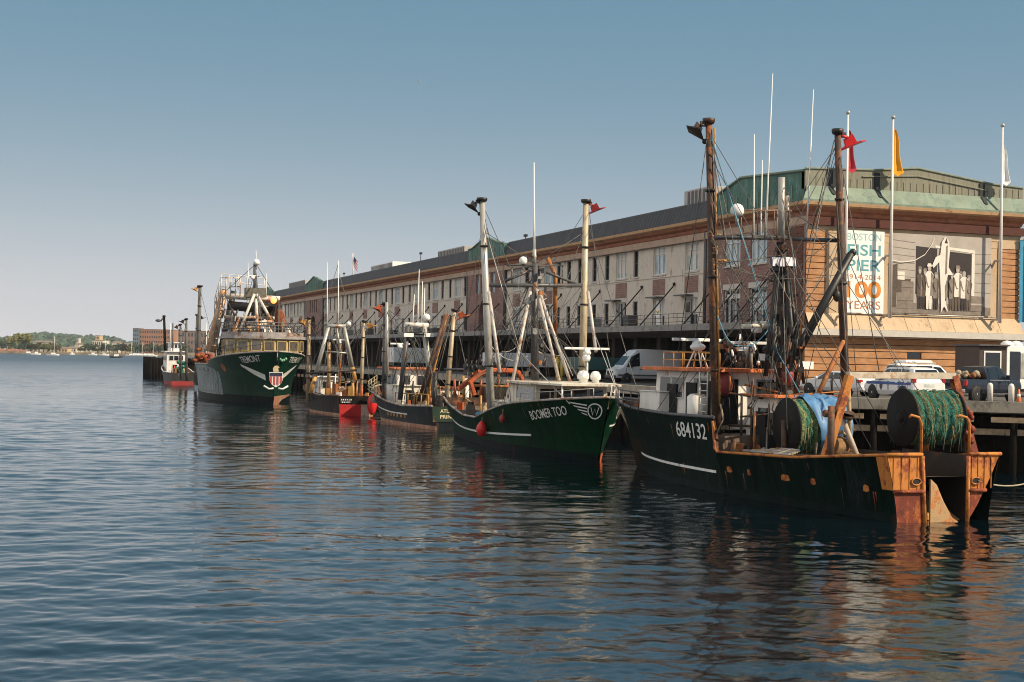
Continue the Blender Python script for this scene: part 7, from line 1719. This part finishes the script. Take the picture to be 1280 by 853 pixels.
for k, (a, b, pt, lab) in enumerate(((73, 84, 436, 'long low tan shed on the far shore'), (84, 95, 435.5, 'pale low shed right of the tan shed on the far shore'), (93, 99, 431, 'small white gabled house on the far shore left of a dark tree'), (4, 8, 424.5, 'small white house beside the big yellow green tree'), (140, 147, 428.5, 'white house on the wooded rise, left of the slate tower'), (41, 62, 428, 'long pale roof above the olive bushes'), (126, 134, 436, 'low pale house behind the tree row'), (150, 163, 431, 'grey roofed house just left of the slate tower'), (104, 118, 433.5, 'grey low shed below the tan tower'))):
    far_block('shore_house', lab, a, b, pt, 1420 + 30 * k, pale if k not in (0, 7) else tanw, 14, 1, 3, 1.8, 'house')
# red brown rocks at the water's edge far left
mb = MB()
for k in range(34):
    a = far(R10.uniform(-30, 32), 444, 1246 + R10.uniform(0, 14)); mb.ball((a.x, a.y, R10.uniform(.3, 2.4)), R10.uniform(1.2, 3.0), 4, 0, (1.4, 1, .8))
struct(mb.build('shore_rocks', [mat('red brown shore rock', (.26, .12, .085), .9, 0, .4, .3)]), 'stuff')
mb = MB(); a, b = far(-40, 444, 1244), far(260, 447, 1244)
d_ = (b - a); mb.box(((a.x + b.x) / 2, (a.y + b.y) / 2, .8), (d_.length, 2, 2.2), 0, rz=math.atan2(d_.y, d_.x)); struct(mb.build('far_seawall', [mat('far rubble wall', (.28, .21, .15), .9, 0, .4, .2)]))
# moored yachts and launches
def yacht(px, py, D_, ln, mast, lab, hullm, cabin=True):
    p = at(px, py, z=0.0); k = D_ / p.dot(_v); p = Vector((p.x * k, p.y * k, 0)) if D_ else p
    t = thing('yacht' if mast else 'motor_launch', lab, 'boat', p, -AZ + .2); Mx = world(t); vs = []; n = 10
    for i in range(n + 1):
        u = i / n; bm = math.sin(PI * min(1, .18 + u * .82)) ** .7 * ln * .15 + .02; zt = .9 + .35 * abs(u - .4)
        vs += [Mx @ Vector((-ln / 2 + u * ln, -bm * .6, -.3)), Mx @ Vector((-ln / 2 + u * ln, -bm, zt)), Mx @ Vector((-ln / 2 + u * ln, bm, zt)), Mx @ Vector((-ln / 2 + u * ln, bm * .6, -.3))]
    mb = MB().add(vs, [(i * 4 + k, (i + 1) * 4 + k, (i + 1) * 4 + (k + 1) % 4, i * 4 + (k + 1) % 4) for i in range(n) for k in range(4)] + [(0, 1, 2, 3), (n * 4, n * 4 + 1, n * 4 + 2, n * 4 + 3)]); mb.build('hull', [hullm], t)
    mb = MB().bx(-ln * .15, ln * .2, -ln * .09, ln * .09, .9, 1.7 if mast else 2.2); mb.v = [tuple(Mx @ Vector(q)) for q in mb.v]; mb.build('cabin', [white_fibre], t)
    if mast:
        MB().tube([Mx @ Vector((ln * .1, 0, .9)), Mx @ Vector((ln * .1, 0, mast))], .14, 6).build('mast', [white_paint], t); MB().tube([Mx @ Vector((ln * .1, 0, 2.2)), Mx @ Vector((-ln * .35, 0, 2.3))], .16, 6).build('boom', [mat('sail cover', (.5, .5, .52), .8)], t)
        MB().tube([Mx @ Vector((ln * .1, 0, mast * .98)), Mx @ Vector((ln * .5, 0, 1.2))], .05, 5).build('forestay', [wire_light], t)
dk = mat('dark yacht hull', (.03, .03, .04), .4)
for px, py, D_, ln, ms, lab, hm in ((66, 446.2, 1050, 9, 14, 'white yacht with its tall mast moored nearest the olive bushes', white_fibre), (45, 446, 1100, 7, 0, 'small white launch moored left of the tall masted yacht', white_fibre), (35, 446, 1150, 9, 0, 'flat grey launch moored near the red brown rocks', mat('grey launch', (.45, .45, .45), .5)),
                               (145, 447.6, 900, 8, 0, 'dark hulled launch with white cabin moored alone in front of the tree row', dk), (130, 446.2, 1180, 8, 13, 'white yacht with a mast moored in front of the dark tree row', white_fibre), (116, 446, 1190, 7, 0, 'white launch moored left of the masted yacht by the tree row', white_fibre),
                               (90, 445.6, 1200, 4, 0, 'tiny white dinghy alone in the middle of the far shore', white_fibre)):
    yacht(px, py, D_, ln, ms, lab, hm)
for k in range(7): yacht(163 + k * 4.6, 447.2 + .1 * k, 1200, 8, 0 if k % 3 else 12, 'white boat moored in the row before the brick block', white_fibre)
for o in C.objects:
    if o.get('label') == 'white boat moored in the row before the brick block': o['group'] = 'row of white boats before the brick block'
# one gull high over the water
gp_ = at(523, 101.5, D=260)
gl = thing('gull', 'small pale gull gliding alone in the open sky', 'bird', gp_)
gm = mat('gull feathers', (.7, .7, .7), .7)
MB().lathe(gp_ + Vector((-.28, 0, 0)), [(0, 0), (.06, .08), (.09, .25), (.06, .42), (.02, .55), (0, .58)], (1, 0, .1), 10).build('body', [gm], gl)
for sd in (-1, 1): MB().prism([gp_ + Vector((-.08, 0, .04)), gp_ + Vector((.12, 0, .04)), gp_ + Vector((.1, sd * .35, .16)), gp_ + Vector((-.12, sd * .75, .06)), gp_ + Vector((-.1, sd * .35, .14))], (0, 0, .015)).build('wing', [gm], gl)
# haze over the harbour
if HAZE > 0:
    mb = MB().bx(-2600, 3300, -300, 4600, -2.0, 130); o = mb.build('haze', [None]); struct(o, 'stuff')
    hm = bpy.data.materials.new('harbour haze'); hm.use_nodes = True; hn = hm.node_tree; hn.nodes.remove(hn.nodes['Principled BSDF'])
    pv = hn.nodes.new('ShaderNodeVolumePrincipled'); pv.inputs['Color'].default_value = (.82, .88, .95, 1); pv.inputs['Density'].default_value = HAZE; pv.inputs['Anisotropy'].default_value = .2
    hn.links.new(pv.outputs[0], hn.nodes['Material Output'].inputs['Volume']); o.data.materials.clear(); o.data.materials.append(hm)
